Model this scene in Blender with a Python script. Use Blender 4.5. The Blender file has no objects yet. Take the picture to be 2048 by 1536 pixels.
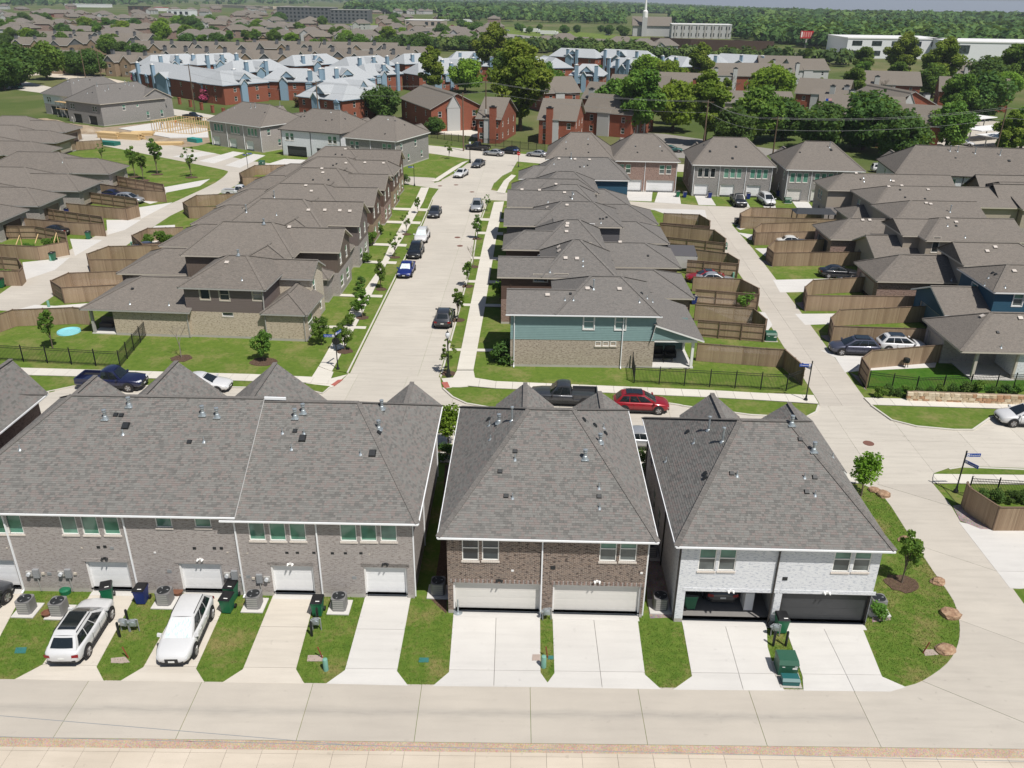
import bpy, bmesh, math, random
from mathutils import Vector, Matrix, Euler
R=math.radians
S=bpy.context.scene
C=S.collection
rnd=random.Random(7)
# ---------------------------------------------------------------- camera, sky, sun, exposure
F=1660.0; PITCH=R(25.0); ROLL=R(0.7); CH=31.5
cd=bpy.data.cameras.new('camera'); cam=bpy.data.objects.new('camera',cd); C.objects.link(cam)
cd.sensor_width=36; cd.lens=36*F/2048; cd.clip_end=60000; cd.clip_start=.5
cam.location=(0,0,CH)
cam.rotation_euler=(Matrix.Rotation(math.pi/2-PITCH,3,'X')@Matrix.Rotation(ROLL,3,'Z')).to_euler()
S.camera=cam
W=bpy.data.worlds.new('World'); S.world=W; W.use_nodes=True
SUN_EL=R(60); SUN_H=Vector((.62,-.785,0))
wn=W.node_tree; bg=wn.nodes['Background']
sk=wn.nodes.new('ShaderNodeTexSky'); sk.sky_type='NISHITA'; sk.sun_disc=False
sk.sun_elevation=SUN_EL; sk.sun_rotation=math.atan2(SUN_H.x,SUN_H.y); sk.air_density=1.0; sk.dust_density=1.2; sk.ozone_density=1.5
wn.links.new(sk.outputs[0],bg.inputs[0]); bg.inputs[1].default_value=.066
sd=bpy.data.lights.new('sun','SUN'); sd.energy=4.9; sd.angle=R(.53); sd.color=(1,.962,.905)
sun=bpy.data.objects.new('sun',sd); C.objects.link(sun)
sun.rotation_euler=(SUN_H.normalized()*math.cos(SUN_EL)+Vector((0,0,math.sin(SUN_EL)))).to_track_quat('Z','Y').to_euler()
sun.location=(60,-60,120)
vs=S.view_settings; vs.view_transform='Standard'; vs.look='None'; vs.exposure=0.08; vs.gamma=1; vs.use_curve_mapping=False
S.cycles.max_bounces=6; S.cycles.transparent_max_bounces=8; S.cycles.volume_bounces=0
S.cycles.use_denoising=True

# ---------------------------------------------------------------- picture direction -> place on the ground (or at height z)
def ray(px,py):
    u=(px-1024)/F; v=(py-768)/F; c,s=math.cos(ROLL),math.sin(ROLL); u,v=c*u+s*v,-s*u+c*v
    cp,sp=math.cos(PITCH),math.sin(PITCH)
    return u,cp-v*sp,-sp-v*cp
def G(px,py,z=0.):
    d=ray(px,py); t=(CH-z)/-d[2]; return (d[0]*t,d[1]*t)
def GY(px,py,Y):
    d=ray(px,py); t=Y/d[1]; return (d[0]*t,CH+d[2]*t)

# ---------------------------------------------------------------- materials
MATS={}
class N:
    def __init__(s,name):
        s.m=bpy.data.materials.new(name); s.m.use_nodes=True; s.t=s.m.node_tree; s.b=s.t.nodes['Principled BSDF']; MATS[name]=s.m
    def n(s,ty,**k):
        x=s.t.nodes.new(ty)
        for a,v in k.items():
            if a.startswith('_'): x.inputs[a[1:].replace('_',' ')].default_value=v
            else: setattr(x,a,v)
        return x
    def l(s,a,b): s.t.links.new(a,b)
    def pos(s): return s.n('ShaderNodeNewGeometry').outputs['Position']
    def uv(s): return s.n('ShaderNodeUVMap').outputs[0]
    def obj(s): return s.n('ShaderNodeTexCoord').outputs['Object']
    def noise(s,vec,scale,detail=3,rough=.55,out='Fac'):
        x=s.n('ShaderNodeTexNoise',_Scale=scale,_Detail=detail,_Roughness=rough)
        if vec is not None: s.l(vec,x.inputs['Vector'])
        return x.outputs[out]
    def ramp(s,fac,stops):
        x=s.n('ShaderNodeValToRGB'); e=x.color_ramp.elements
        while len(e)<len(stops): e.new(.5)
        for i,(p,c) in enumerate(stops): e[i].position=p; e[i].color=(*c,1) if len(c)==3 else c
        s.l(fac,x.inputs[0]); return x.outputs[0]
    def mix(s,fac,a,b,mode='MIX'):
        x=s.n('ShaderNodeMix',data_type='RGBA',blend_type=mode)
        for sock,v in ((x.inputs[0],fac),(x.inputs[6],a),(x.inputs[7],b)):
            if isinstance(v,(int,float)): sock.default_value=v
            elif isinstance(v,tuple): sock.default_value=(*v,1) if len(v)==3 else v
            else: s.l(v,sock)
        return x.outputs[2]
    def math(s,op,a,b=0.,c=None):
        x=s.n('ShaderNodeMath',operation=op)
        for i,v in enumerate((a,b) if c is None else (a,b,c)):
            if isinstance(v,(int,float)): x.inputs[i].default_value=v
            else: s.l(v,x.inputs[i])
        return x.outputs[0]
    def scale(s,vec,v):
        x=s.n('ShaderNodeVectorMath',operation='MULTIPLY'); s.l(vec,x.inputs[0]); x.inputs[1].default_value=v; return x.outputs[0]
    def bump(s,h,strength=.3,dist=.02):
        x=s.n('ShaderNodeBump',_Strength=strength,_Distance=dist); s.l(h,x.inputs['Height']); s.l(x.outputs[0],s.b.inputs['Normal'])
    def fin(s,col=None,rough=.8,metal=0.,spec=.5,coat=0.):
        if col is not None:
            if isinstance(col,tuple): s.b.inputs['Base Color'].default_value=(*col,1)
            else: s.l(col,s.b.inputs['Base Color'])
        if isinstance(rough,(int,float)): s.b.inputs['Roughness'].default_value=rough
        else: s.l(rough,s.b.inputs['Roughness'])
        s.b.inputs['Metallic'].default_value=metal; s.b.inputs['Specular IOR Level'].default_value=spec
        s.b.inputs['Coat Weight'].default_value=coat; s.b.inputs['Coat Roughness'].default_value=.05
        return s.m
def plain(name,col,rough=.6,metal=0.,var=.12,scale=3.,spec=.4,coat=0.):
    m=N(name); c=m.mix(m.noise(m.pos(),scale,4),tuple(x*(1-var) for x in col),tuple(min(1,x*(1+var)) for x in col)); return m.fin(c,rough,metal,spec,coat)
def shingle_mat(name,c1,c2,c3,attr=False):
    m=N(name); 
    if attr:
        a=m.n('ShaderNodeAttribute',attribute_name='tone').outputs['Fac']
        col=m.ramp(a,[(0,c1),(.5,c2),(1,c3)])
        h=m.noise(m.pos(),60,2); col=m.mix(.25,col,m.ramp(h,[(.3,(.05,.05,.05)),(.7,(.35,.33,.3))]))
    else:
        u=m.uv(); b=m.n('ShaderNodeTexBrick',offset=.5,_Scale=1.,_Mortar_Size=.008,_Brick_Width=.34,_Row_Height=.15,_Bias=0.,_Color1=(*c1,1),_Color2=(*c3,1),_Mortar=(*[x*.55 for x in c1],1))
        m.l(u,b.inputs[0]); nz=m.noise(m.scale(u,(2.2,5.5,1)),1.3,3); col=m.mix(m.ramp(nz,[(.35,(0,0,0)),(.65,(1,1,1))]),b.outputs[0],c2)
        oi=m.n('ShaderNodeObjectInfo').outputs['Random']; col=m.mix(m.math('MULTIPLY',oi,.3),col,tuple(x*1.35 for x in c2)); sp=m.noise(m.scale(u,(3.2,7,1)),1.6,3,.7); col=m.mix(m.ramp(sp,[(.38,(.45,.45,.45)),(.6,(0,0,0))]),col,tuple(x*.6 for x in c1)); big=m.noise(m.pos(),.35,2); col=m.mix(m.math('MULTIPLY',big,.35),col,tuple(x*.8 for x in c2))
        sv=m.n('ShaderNodeSeparateXYZ'); m.l(u,sv.inputs[0]); row=m.math('FRACT',m.math('DIVIDE',sv.outputs[1],.15)); m.bump(row,.35,.015)
    return m.fin(col,.9,spec=.25)
def brick_mat(name,c1,c2,mortar,bias=0.,dark=None,patch=.25):
    m=N(name); u=m.uv(); b=m.n('ShaderNodeTexBrick',offset=.5,_Scale=1.,_Mortar_Size=.009,_Mortar_Smooth=.1,_Brick_Width=.21,_Row_Height=.075,_Bias=bias,_Color1=(*c1,1),_Color2=(*c2,1),_Mortar=(*mortar,1))
    m.l(u,b.inputs[0]); col=b.outputs[0]
    if dark:
        nz=m.noise(m.scale(u,(4.7,13,1)),1.,1); col=m.mix(m.ramp(nz,[(.56,(0,0,0)),(.62,(1,1,1))]),col,dark)
    col=m.mix(m.math('MULTIPLY',m.noise(m.pos(),.8,3),patch),col,tuple(x*.75 for x in c1))
    m.bump(m.math('MULTIPLY',b.outputs['Fac'],-1.),.5,.01)
    return m.fin(col,.85,spec=.3)
def siding_mat(name,c,row=.18,vert=False):
    m=N(name); u=m.uv(); sv=m.n('ShaderNodeSeparateXYZ'); m.l(u,sv.inputs[0])
    f=m.math('FRACT',m.math('DIVIDE',sv.outputs[0 if vert else 1],row))
    line=m.ramp(f,[(0,(1,1,1)),(.1,(0,0,0))]); col=m.mix(m.math('MULTIPLY',line,.45),c,tuple(x*.45 for x in c))
    col=m.mix(m.math('MULTIPLY',m.noise(m.pos(),1.5,3),.2),col,tuple(x*.8 for x in c)); m.bump(m.math('SUBTRACT',1.,f),.4,.02)
    return m.fin(col,.65,spec=.3)
def concrete_mat(name,c,c2,scale=.25,stain=None,dirt=.5):
    m=N(name); p=m.pos(); n1=m.noise(p,scale,5,.6); n2=m.noise(m.scale(p,(.35,3.,1)),.8,3); n3=m.noise(p,14,2)
    col=m.mix(m.ramp(n1,[(.3,(0,0,0)),(.7,(1,1,1))]),c,c2)
    col=m.mix(m.math('MULTIPLY',m.ramp(n2,[(.45,(0,0,0)),(.75,(1,1,1))]),dirt*.35),col,tuple(x*.62 for x in c))
    col=m.mix(m.math('MULTIPLY',n3,.22),col,tuple(x*.72 for x in c2))
    sp=m.noise(p,2.4,2); col=m.mix(m.math('MULTIPLY',m.ramp(sp,[(.68,(0,0,0)),(.74,(1,1,1))]),.35*dirt),col,tuple(x*.5 for x in c))
    if stain:   # worn drainage line along a straight channel: y0, half width, strength
        sv=m.n('ShaderNodeSeparateXYZ'); m.l(p,sv.inputs[0]); wob=m.math('MULTIPLY',m.math('SUBTRACT',m.noise(p,.5,2),.5),.5)
        d=m.math('ABSOLUTE',m.math('SUBTRACT',m.math('ADD',sv.outputs[1],wob),stain[0])); k=m.ramp(m.math('DIVIDE',d,stain[1]),[(0,(1,1,1)),(1,(0,0,0))])
        k=m.math('MULTIPLY',k,m.math('MULTIPLY',m.noise(m.scale(p,(.6,5,1)),1.5,4),stain[2])); col=m.mix(k,col,(.16,.16,.155))
    oi=m.n('ShaderNodeObjectInfo').outputs['Random']; col=m.mix(m.math('MULTIPLY',oi,.22),col,tuple(x*.7 for x in c))
    m.bump(n3,.15,.01)
    return m.fin(col,.9,spec=.2)
def grass_mat(name,a,b,c,dry,sc=1.):
    m=N(name); p=m.pos(); n1=m.noise(p,.35*sc,4,.6); n2=m.noise(p,1.6*sc,5,.65); n3=m.noise(p,22,3,.7)
    col=m.ramp(n2,[(.3,a),(.5,b),(.72,c)]); k=m.math('ADD',m.math('MULTIPLY',n1,.7),m.math('MULTIPLY',m.noise(p,3.1*sc,3),.3))
    col=m.mix(m.ramp(k,[(.49,(0,0,0)),(.66,(1,1,1))]),col,dry)
    col=m.mix(m.math('MULTIPLY',n3,.55),col,tuple(x*.42 for x in a)); m.bump(n3,.9,.05)
    return m.fin(col,.95,spec=.1)
SH=((.108,.101,.094),(.172,.162,.150),(.222,.194,.175))
shingle_mat('shingle_near',(.100,.097,.092),(.182,.180,.168),(.180,.146,.135),True)
shingle_mat('shingle',*SH)
shingle_mat('shingle_warm',(.122,.108,.094),(.186,.166,.145),(.238,.202,.172))
shingle_mat('shingle_pale',(.33,.352,.37),(.40,.418,.43),(.45,.463,.467))
shingle_mat('shingle_tan',(.155,.135,.112),(.185,.162,.136),(.205,.178,.148))
brick_mat('brick_greige',(.385,.347,.325),(.29,.26,.247),(.44,.41,.38),dark=(.26,.225,.21))
brick_mat('brick_sand',(.46,.39,.31),(.33,.27,.21),(.50,.45,.38),dark=(.22,.18,.15))
brick_mat('brick_brown',(.235,.165,.125),(.13,.095,.078),(.44,.40,.35),dark=(.065,.053,.05))
brick_mat('brick_white',(.70,.71,.72),(.63,.64,.66),(.72,.73,.74),dark=(.50,.52,.56),patch=.06)
brick_mat('brick_buff',(.55,.46,.35),(.44,.36,.27),(.58,.52,.43),dark=(.30,.24,.18))
brick_mat('brick_red',(.30,.085,.045),(.22,.06,.035),(.24,.12,.08))
brick_mat('brick_rose',(.32,.20,.16),(.22,.13,.10),(.42,.36,.32),dark=(.14,.10,.09))
brick_mat('brick_gray',(.30,.28,.265),(.235,.22,.21),(.36,.35,.33),dark=(.17,.16,.155))
brick_mat('brick_tan',(.30,.215,.14),(.24,.17,.11),(.33,.26,.19))
siding_mat('siding_teal',(.20,.30,.295)); siding_mat('siding_taupe',(.155,.125,.115)); siding_mat('siding_brown',(.11,.068,.052))
siding_mat('siding_navy',(.028,.085,.135)); siding_mat('siding_tan',(.36,.31,.25)); siding_mat('siding_slate',(.115,.11,.115)); siding_mat('siding_olive',(.17,.135,.09),.4,True)
siding_mat('siding_blue',(.23,.33,.42)); siding_mat('siding_gray',(.44,.44,.43)); siding_mat('siding_darkgray',(.13,.135,.14)); siding_mat('board_batten',(.135,.105,.085),.4,True)
siding_mat('metal_white',(.72,.73,.73),.3,True)
plain('trim_white',(.75,.74,.72),.5,var=.05); plain('trim_tan',(.50,.45,.38),.6,var=.06); plain('trim_gray',(.36,.35,.33),.6); plain('trim_dark',(.045,.04,.037),.5)
plain('gutter_white',(.80,.81,.82),.35,var=.04); plain('window_frame',(.78,.77,.73),.5,var=.04); plain('window_frame_tan',(.50,.45,.36),.55,var=.04)
plain('sill_brick',(.62,.56,.50),.8,scale=18,var=.25)
def glass(name,a,b,sc=.8):
    m=N(name); oi=m.n('ShaderNodeObjectInfo').outputs['Random']; c=m.mix(oi,a,b); nz=m.noise(m.pos(),sc,2); c=m.mix(m.ramp(nz,[(.4,(0,0,0)),(.65,(1,1,1))]),c,tuple(x*.55 for x in a)); return m.fin(c,.06,0,.6,.3)  # noise patches in the base colour stand in for reflections on the panes
glass('glass_green',(.10,.27,.20),(.17,.33,.25)); glass('glass_dark',(.02,.03,.033),(.06,.08,.085)); glass('glass_gray',(.07,.085,.085),(.13,.15,.145)); glass('glass_teal',(.03,.25,.26),(.05,.28,.28))
plain('door_white',(.74,.74,.74),.45,var=.03); plain('door_cream',(.62,.60,.56),.5,var=.03); plain('door_charcoal',(.045,.047,.05),.4); plain('door_taupe',(.22,.17,.14),.5); plain('door_tan',(.40,.35,.29),.5); plain('door_slateblue',(.10,.16,.21),.5); plain('door_brown',(.085,.06,.05),.5)
plain('vent_galv',(.42,.46,.48),.4,.6,scale=9); plain('vent_black',(.018,.02,.022),.5); plain('vent_tan',(.50,.45,.40),.6); plain('flashing',(.60,.63,.65),.4,.3)
plain('meter_gray',(.30,.31,.32),.45,.2); plain('black_plastic',(.012,.012,.013),.45); plain('black_iron',(.012,.014,.013),.5); plain('hose',(.03,.03,.03),.6)
concrete_mat('conc_alley',(.435,.395,.342),(.50,.455,.39),.22,(29.7,.38,.55))
concrete_mat('conc_lane',(.45,.412,.358),(.515,.472,.408),.22,None,.8)
concrete_mat('conc_drive',(.55,.53,.50),(.61,.59,.555),.35,None,.6)
concrete_mat('conc_drive_old',(.54,.49,.42),(.60,.55,.475),.35,None,.9)
concrete_mat('conc_street',(.475,.437,.378),(.545,.505,.437),.16,None,1.)
concrete_mat('conc_walk',(.58,.545,.475),(.64,.605,.535),.3,None,.5)
concrete_mat('conc_near_walk',(.53,.46,.37),(.60,.525,.43),.3,None,.9)
concrete_mat('conc_kerb',(.52,.49,.43),(.60,.57,.51),.5,None,.5)
concrete_mat('conc_foundation',(.42,.39,.35),(.48,.45,.41),.6,None,.5)
concrete_mat('asphalt_old',(.24,.225,.205),(.29,.27,.245),.12,None,.5)
plain('joint_dark',(.10,.085,.07),.95)
grass_mat('lawn',(.095,.160,.024),(.132,.200,.032),(.172,.230,.046),(.27,.25,.095))
grass_mat('lawn_near',(.090,.165,.024),(.130,.205,.032),(.18,.235,.048),(.30,.25,.10),1.2)
grass_mat('lawn_lush',(.045,.125,.012),(.065,.16,.018),(.09,.18,.028),(.12,.16,.035))
grass_mat('ground_far',(.075,.11,.028),(.10,.135,.038),(.15,.16,.06),(.22,.19,.10),.02)
m=N('gravel_strip'); p_=m.pos(); v=m.n('ShaderNodeTexVoronoi',_Scale=30.); m.l(p_,v.inputs[0]); c_=m.mix(.5,m.ramp(m.noise(p_,1.2,4),[(.3,(.38,.285,.212)),(.7,(.46,.355,.27))]),v.outputs['Color'],'SOFT_LIGHT'); m.bump(v.outputs['Distance'],.5,.02); m.fin(c_,.9,spec=.15)
m=N('gravel_gray'); p_=m.pos(); v=m.n('ShaderNodeTexVoronoi',_Scale=22.); m.l(p_,v.inputs[0]); c_=m.mix(.45,m.ramp(m.noise(p_,2,4),[(.3,(.20,.16,.15)),(.7,(.34,.28,.26))]),v.outputs['Color'],'SOFT_LIGHT'); m.bump(v.outputs['Distance'],.6,.03); m.fin(c_,.9,spec=.15)
m=N('mulch'); p_=m.pos(); c_=m.ramp(m.noise(p_,16,4,.7),[(.3,(.035,.022,.015)),(.6,(.13,.085,.06)),(.8,(.22,.17,.13))]); m.bump(m.noise(p_,25,3),.8,.04); m.fin(c_,.95,spec=.1)
m=N('dirt'); p_=m.pos(); c_=m.ramp(m.noise(p_,.5,6,.65),[(.3,(.20,.155,.11)),(.5,(.30,.235,.165)),(.7,(.36,.30,.225))]); m.bump(m.noise(p_,3,5),.6,.1); m.fin(c_,.95,spec=.1)
def wood_mat(name,a,b,c):
    m=N(name); oi=m.n('ShaderNodeAttribute',attribute_name='tone').outputs['Fac']; o=m.obj(); g=m.noise(m.scale(o,(9,9,.7)),2.,4); col=m.ramp(oi,[(0,a),(.5,b),(1,c)])
    col=m.mix(m.math('MULTIPLY',g,.5),col,tuple(x*.55 for x in a)); r2=m.n('ShaderNodeObjectInfo').outputs['Random']; col=m.mix(m.math('MULTIPLY',r2,.42),col,tuple(x*1.25 for x in c)); return m.fin(col,.85,spec=.2)
wood_mat('fence_wood',(.22,.150,.095),(.29,.205,.135),(.37,.275,.185)); wood_mat('fence_rail',(.13,.09,.06),(.16,.11,.075),(.19,.135,.095))
wood_mat('lumber',(.50,.34,.15),(.58,.41,.20),(.66,.49,.27)); plain('plywood',(.46,.31,.15),.7,scale=4)

# ---------------------------------------------------------------- mesh builder
class MB:
    def __init__(s): s.v=[]; s.f=[]; s.m=[]; s.t=[]
    def add(s,verts,faces,mi=0,tone=.5):
        o=len(s.v); s.v+= [tuple(v) for v in verts]
        for f in faces: s.f.append(tuple(i+o for i in f)); s.m.append(mi); s.t.append(tone)
    def quad(s,a,b,c,d,mi=0,tone=.5): s.add((a,b,c,d),((0,1,2,3),),mi,tone)
    def tri(s,a,b,c,mi=0,tone=.5): s.add((a,b,c),((0,1,2),),mi,tone)
    def box(s,x0,y0,z0,x1,y1,z1,mi=0,tone=.5):
        s.add([(x0,y0,z0),(x1,y0,z0),(x1,y1,z0),(x0,y1,z0),(x0,y0,z1),(x1,y0,z1),(x1,y1,z1),(x0,y1,z1)],
              [(0,3,2,1),(4,5,6,7),(0,1,5,4),(1,2,6,5),(2,3,7,6),(3,0,4,7)],mi,tone)
    def bar(s,a,b,w,h=None,mi=0,tone=.5,up=(0,0,1)):
        a=Vector(a); b=Vector(b); h=w if h is None else h; d=(b-a).normalized(); u=Vector(up)
        if abs(d.dot(u))>.98: u=Vector((1,0,0))
        x=d.cross(u).normalized()*w/2; y=x.cross(d).normalized()*h/2
        s.add([a-x-y,a+x-y,a+x+y,a-x+y,b-x-y,b+x-y,b+x+y,b-x+y],[(0,1,2,3),(7,6,5,4),(4,5,1,0),(5,6,2,1),(6,7,3,2),(7,4,0,3)],mi,tone)
    def tube(s,pts,rads,n=8,mi=0,tone=.5,cap=True):
        pts=[Vector(p) for p in pts]; o=len(s.v)
        if isinstance(rads,(int,float)): rads=[rads]*len(pts)
        for i,p in enumerate(pts):
            d=(pts[min(i+1,len(pts)-1)]-pts[max(i-1,0)]).normalized(); u=Vector((0,0,1)) if abs(d.z)<.9 else Vector((1,0,0))
            x=d.cross(u).normalized(); y=d.cross(x)
            for k in range(n):
                a=2*math.pi*k/n; s.v.append(tuple(p+(x*math.cos(a)+y*math.sin(a))*rads[i]))
        for i in range(len(pts)-1):
            for k in range(n):
                s.f.append((o+i*n+k,o+(i+1)*n+k,o+(i+1)*n+(k+1)%n,o+i*n+(k+1)%n)); s.m.append(mi); s.t.append(tone)
        if cap:
            s.f.append(tuple(o+k for k in range(n))); s.f.append(tuple(o+(len(pts)-1)*n+n-1-k for k in range(n))); s.m+=[mi,mi]; s.t+=[tone,tone]
    def lathe(s,prof,n=16,c=(0,0,0),mi=0,axis='z',tone=.5):
        o=len(s.v)
        for r,z in prof:
            for k in range(n):
                a=2*math.pi*k/n; x,y=r*math.cos(a),r*math.sin(a)
                p=(x,y,z) if axis=='z' else ((x,z,y) if axis=='y' else (z,x,y)); s.v.append((p[0]+c[0],p[1]+c[1],p[2]+c[2]))
        for i in range(len(prof)-1):
            for k in range(n):
                f=(o+i*n+k,o+i*n+(k+1)%n,o+(i+1)*n+(k+1)%n,o+(i+1)*n+k); s.f.append(f if axis!='y' else f[::-1]); s.m.append(mi); s.t.append(tone)
        for i,rev in ((0,True),(len(prof)-1,False)):
            if prof[i][0]>1e-4:
                f=tuple(o+i*n+k for k in range(n)); s.f.append(f[::-1] if rev!=(axis=='y') else f); s.m.append(mi); s.t.append(tone)
    def prism(s,poly,z0,z1,mi=0,tone=.5,bottom=True):
        ar=sum(poly[i][0]*poly[(i+1)%len(poly)][1]-poly[(i+1)%len(poly)][0]*poly[i][1] for i in range(len(poly)))
        if ar<0: poly=poly[::-1]
        n=len(poly); f=[tuple(range(n,2*n))]+[(i,(i+1)%n,n+(i+1)%n,n+i) for i in range(n)]
        if bottom: f.append(tuple(range(n-1,-1,-1)))
        s.add([(x,y,z0) for x,y in poly]+[(x,y,z1) for x,y in poly],f,mi,tone)
    def mesh(s,name,mats,smooth=None,uv=True,tone=False):
        me=bpy.data.meshes.new(name); me.from_pydata(s.v,[],s.f)
        for mt in (mats if isinstance(mats,(list,tuple)) else [mats]): me.materials.append(MATS[mt] if isinstance(mt,str) else mt)
        if any(s.m): me.polygons.foreach_set('material_index',s.m)
        if tone:
            a=me.attributes.new('tone','FLOAT','FACE'); a.data.foreach_set('value',s.t)
        if uv:
            ul=me.uv_layers.new(name='UVMap'); co=[0.]*(2*len(me.loops)); vs_=s.v
            for p in me.polygons:
                n=p.normal
                if abs(n.z)>.985: e1=(1,0,0); e2=(0,1,0)
                else:
                    L=math.hypot(n.x,n.y); e1=(-n.y/L,n.x/L,0); e2=(-n.z*n.x/L,-n.z*n.y/L,L)
                for li in p.loop_indices:
                    v=vs_[me.loops[li].vertex_index]; co[2*li]=v[0]*e1[0]+v[1]*e1[1]; co[2*li+1]=v[0]*e2[0]+v[1]*e2[1]+v[2]*e2[2]
            ul.data.foreach_set('uv',co)
        if smooth is not None:
            me.polygons.foreach_set('use_smooth',[True]*len(me.polygons)); me.set_sharp_from_angle(angle=R(smooth))
        me.update(); return me
    def build(s,name,mats,parent=None,**k): return link(name,s.mesh(name,mats,**k),parent)
KIDS={}
def link(name,me,parent=None,loc=None,rot=0.,scl=None):
    o=bpy.data.objects.new(name,me); C.objects.link(o)
    if parent:
        o.parent=parent; KIDS.setdefault(parent.session_uid,[]).append(o)
    if loc: o.location=loc
    if rot: o.rotation_euler=(0,0,rot) if isinstance(rot,(int,float)) else rot
    if scl: o.scale=scl
    return o
def tag(o,label,cat,group=None,kind=None):
    if label: o['label']=label
    if cat: o['category']=cat
    if group: o['group']=group
    if kind: o['kind']=kind
    return o
def thing(name,label,cat,loc=(0,0,0),rot=0.,group=None):
    o=bpy.data.objects.new(name,None); C.objects.link(o); o.empty_display_size=.3; o.location=loc; o.rotation_euler=(0,0,rot); return tag(o,label,cat,group)
def copy_tree(o,parent=None,top=True):
    c=o.copy(); C.objects.link(c); c.parent=parent
    if parent: KIDS.setdefault(parent.session_uid,[]).append(c)
    for ch in kids_of(o): copy_tree(ch,c,False)
    return c
def kids_of(o): return list(KIDS.get(o.session_uid,()))
def struct(name,mb,mats,label=None,**k):
    o=mb.build(name,mats,**k); o['kind']='structure'
    return o
def place(o,x,y,z=0.,rot=0.,label=None,group=None,scl=None):
    o.location=(x,y,z); o.rotation_euler=(0,0,rot)
    if scl: o.scale=(scl,scl,scl) if isinstance(scl,(int,float)) else scl
    if label: o['label']=label
    if group: o['group']=group
    return o
# ================================================================ ground, streets, walks
def gp(pts,z=0.): return [G(x,y,z) for x,y in pts]
def clip(poly,p,n):
    out=[]; L=len(poly)
    for i in range(L):
        a=poly[i]; b=poly[(i+1)%L]; da=(a[0]-p[0])*n[0]+(a[1]-p[1])*n[1]; db=(b[0]-p[0])*n[0]+(b[1]-p[1])*n[1]
        if da<=0: out.append(a)
        if (da<0<db) or (db<0<da):
            t=da/(da-db); out.append((a[0]+(b[0]-a[0])*t,a[1]+(b[1]-a[1])*t))
    return out
def area(p): return abs(sum(p[i][0]*p[(i+1)%len(p)][1]-p[(i+1)%len(p)][0]*p[i][1] for i in range(len(p))))/2
def strips(poly,ang,cuts,gap=.012):
    d=(math.cos(ang),math.sin(ang)); out=[]
    ks=[-1e5]+sorted(cuts)+[1e5]
    for a,b in zip(ks,ks[1:]):
        q=clip(poly,(d[0]*(b-gap),d[1]*(b-gap)),d); 
        if len(q)>2: q=clip(q,(d[0]*(a+gap),d[1]*(a+gap)),(-d[0],-d[1]))
        if len(q)>2 and area(q)>.02: out.append(q)
    return out
def every(poly,ang,step,off=0.):
    ts=[p[0]*math.cos(ang)+p[1]*math.sin(ang) for p in poly]; a=math.floor((min(ts)-off)/step)*step+off; r=[]
    while a<max(ts): r.append(a); a+=step
    return r
def paving(name,poly,mat,z,grids,piece='slab',thick=.03,gap=.012,tone=None):
    """a bed with its concrete slabs: each slab is its own piece, joints between them"""
    b=MB(); b.prism(poly,z-thick-.006,z-thick*.75); bed=struct(name,b,'joint_dark')
    ps=[poly]
    for ang,cuts in grids: ps=[q for p in ps for q in strips(p,ang,cuts,gap)]
    for q in ps:
        m_=MB(); m_.prism(q,z-thick,z+rnd.uniform(-.003,.003),bottom=False); m_.build(piece,mat,bed)
    return bed
def sheet(name,poly,mat,z,th=.004,kind='structure'):
    b=MB(); b.prism(poly,z-th,z); o=b.build(name,mat); o['kind']=kind; return o
def strip_along(pts,w,z0,z1,mb,side=1):
    """kerb: a low bar following a line"""
    P=[Vector((*p,0)) for p in pts]; n=len(P); L=[];Rr=[]
    for i in range(n):
        d=(P[min(i+1,n-1)]-P[max(i-1,0)]).normalized(); o=Vector((-d.y,d.x,0))*w*side; L.append(P[i]); Rr.append(P[i]+o)
    for i in range(n-1):
        a,b,c,d=L[i],L[i+1],Rr[i+1],Rr[i]
        up=Vector((0,0,z1)); lo=Vector((0,0,z0))
        mb.add([a+lo,b+lo,c+lo,d+lo,a+up,b+up,c+up,d+up],[(4,5,6,7) if side>0 else (7,6,5,4),(0,1,5,4),(2,3,7,6),(1,2,6,5),(3,0,4,7)])
def smooth(pts,n=4):
    out=[]
    for i in range(len(pts)-1):
        p0=pts[max(i-1,0)];p1=pts[i];p2=pts[i+1];p3=pts[min(i+2,len(pts)-1)]
        for k in range(n):
            t=k/n; out.append(tuple(.5*((2*p1[j])+(-p0[j]+p2[j])*t+(2*p0[j]-5*p1[j]+4*p2[j]-p3[j])*t*t+(-p0[j]+3*p1[j]-3*p2[j]+p3[j])*t**3) for j in (0,1)))
    out.append(pts[-1]); return out

def gz_at(x,y):
    t=min(1,max(0,(x/max(y,1)-.02)/.45)); t=t*t*(3-2*t); return -max(0,y-1700)*.011*t
b=MB(); ys_=[-300,1700]+[1700*1.16**k for k in range(1,19)]; us_=[-14,-3,-1.2,-.6,-.2]+[.02+.05*k for k in range(14)]+[1.2,3,14]
V_=[]; 
for yy in ys_:
    for u_ in us_: xx=max(-19000,min(19000,u_*max(yy,1500))); V_.append((xx,yy,gz_at(xx,yy)-.02))
n_=len(us_); b.add(V_,[(j*n_+i,j*n_+i+1,(j+1)*n_+i+1,(j+1)*n_+i) for j in range(len(ys_)-1) for i in range(n_-1)]); struct('ground',b,'ground_far',uv=False)
sheet('lawn',[(-75,26),(30,26),(31,53),(-4,56),(-75,58)],'lawn_near',.004)
sheet('lawn',[(-75,58),(-4,56),(31,53),(60,51),(95,48),(95,140),(48,172),(-20,200),(-75,205),(-110,170),(-110,60)],'lawn',.0)
sheet('lawn',[(31,26),(60,26),(60,51),(31,53)],'lawn',.0)

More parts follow.
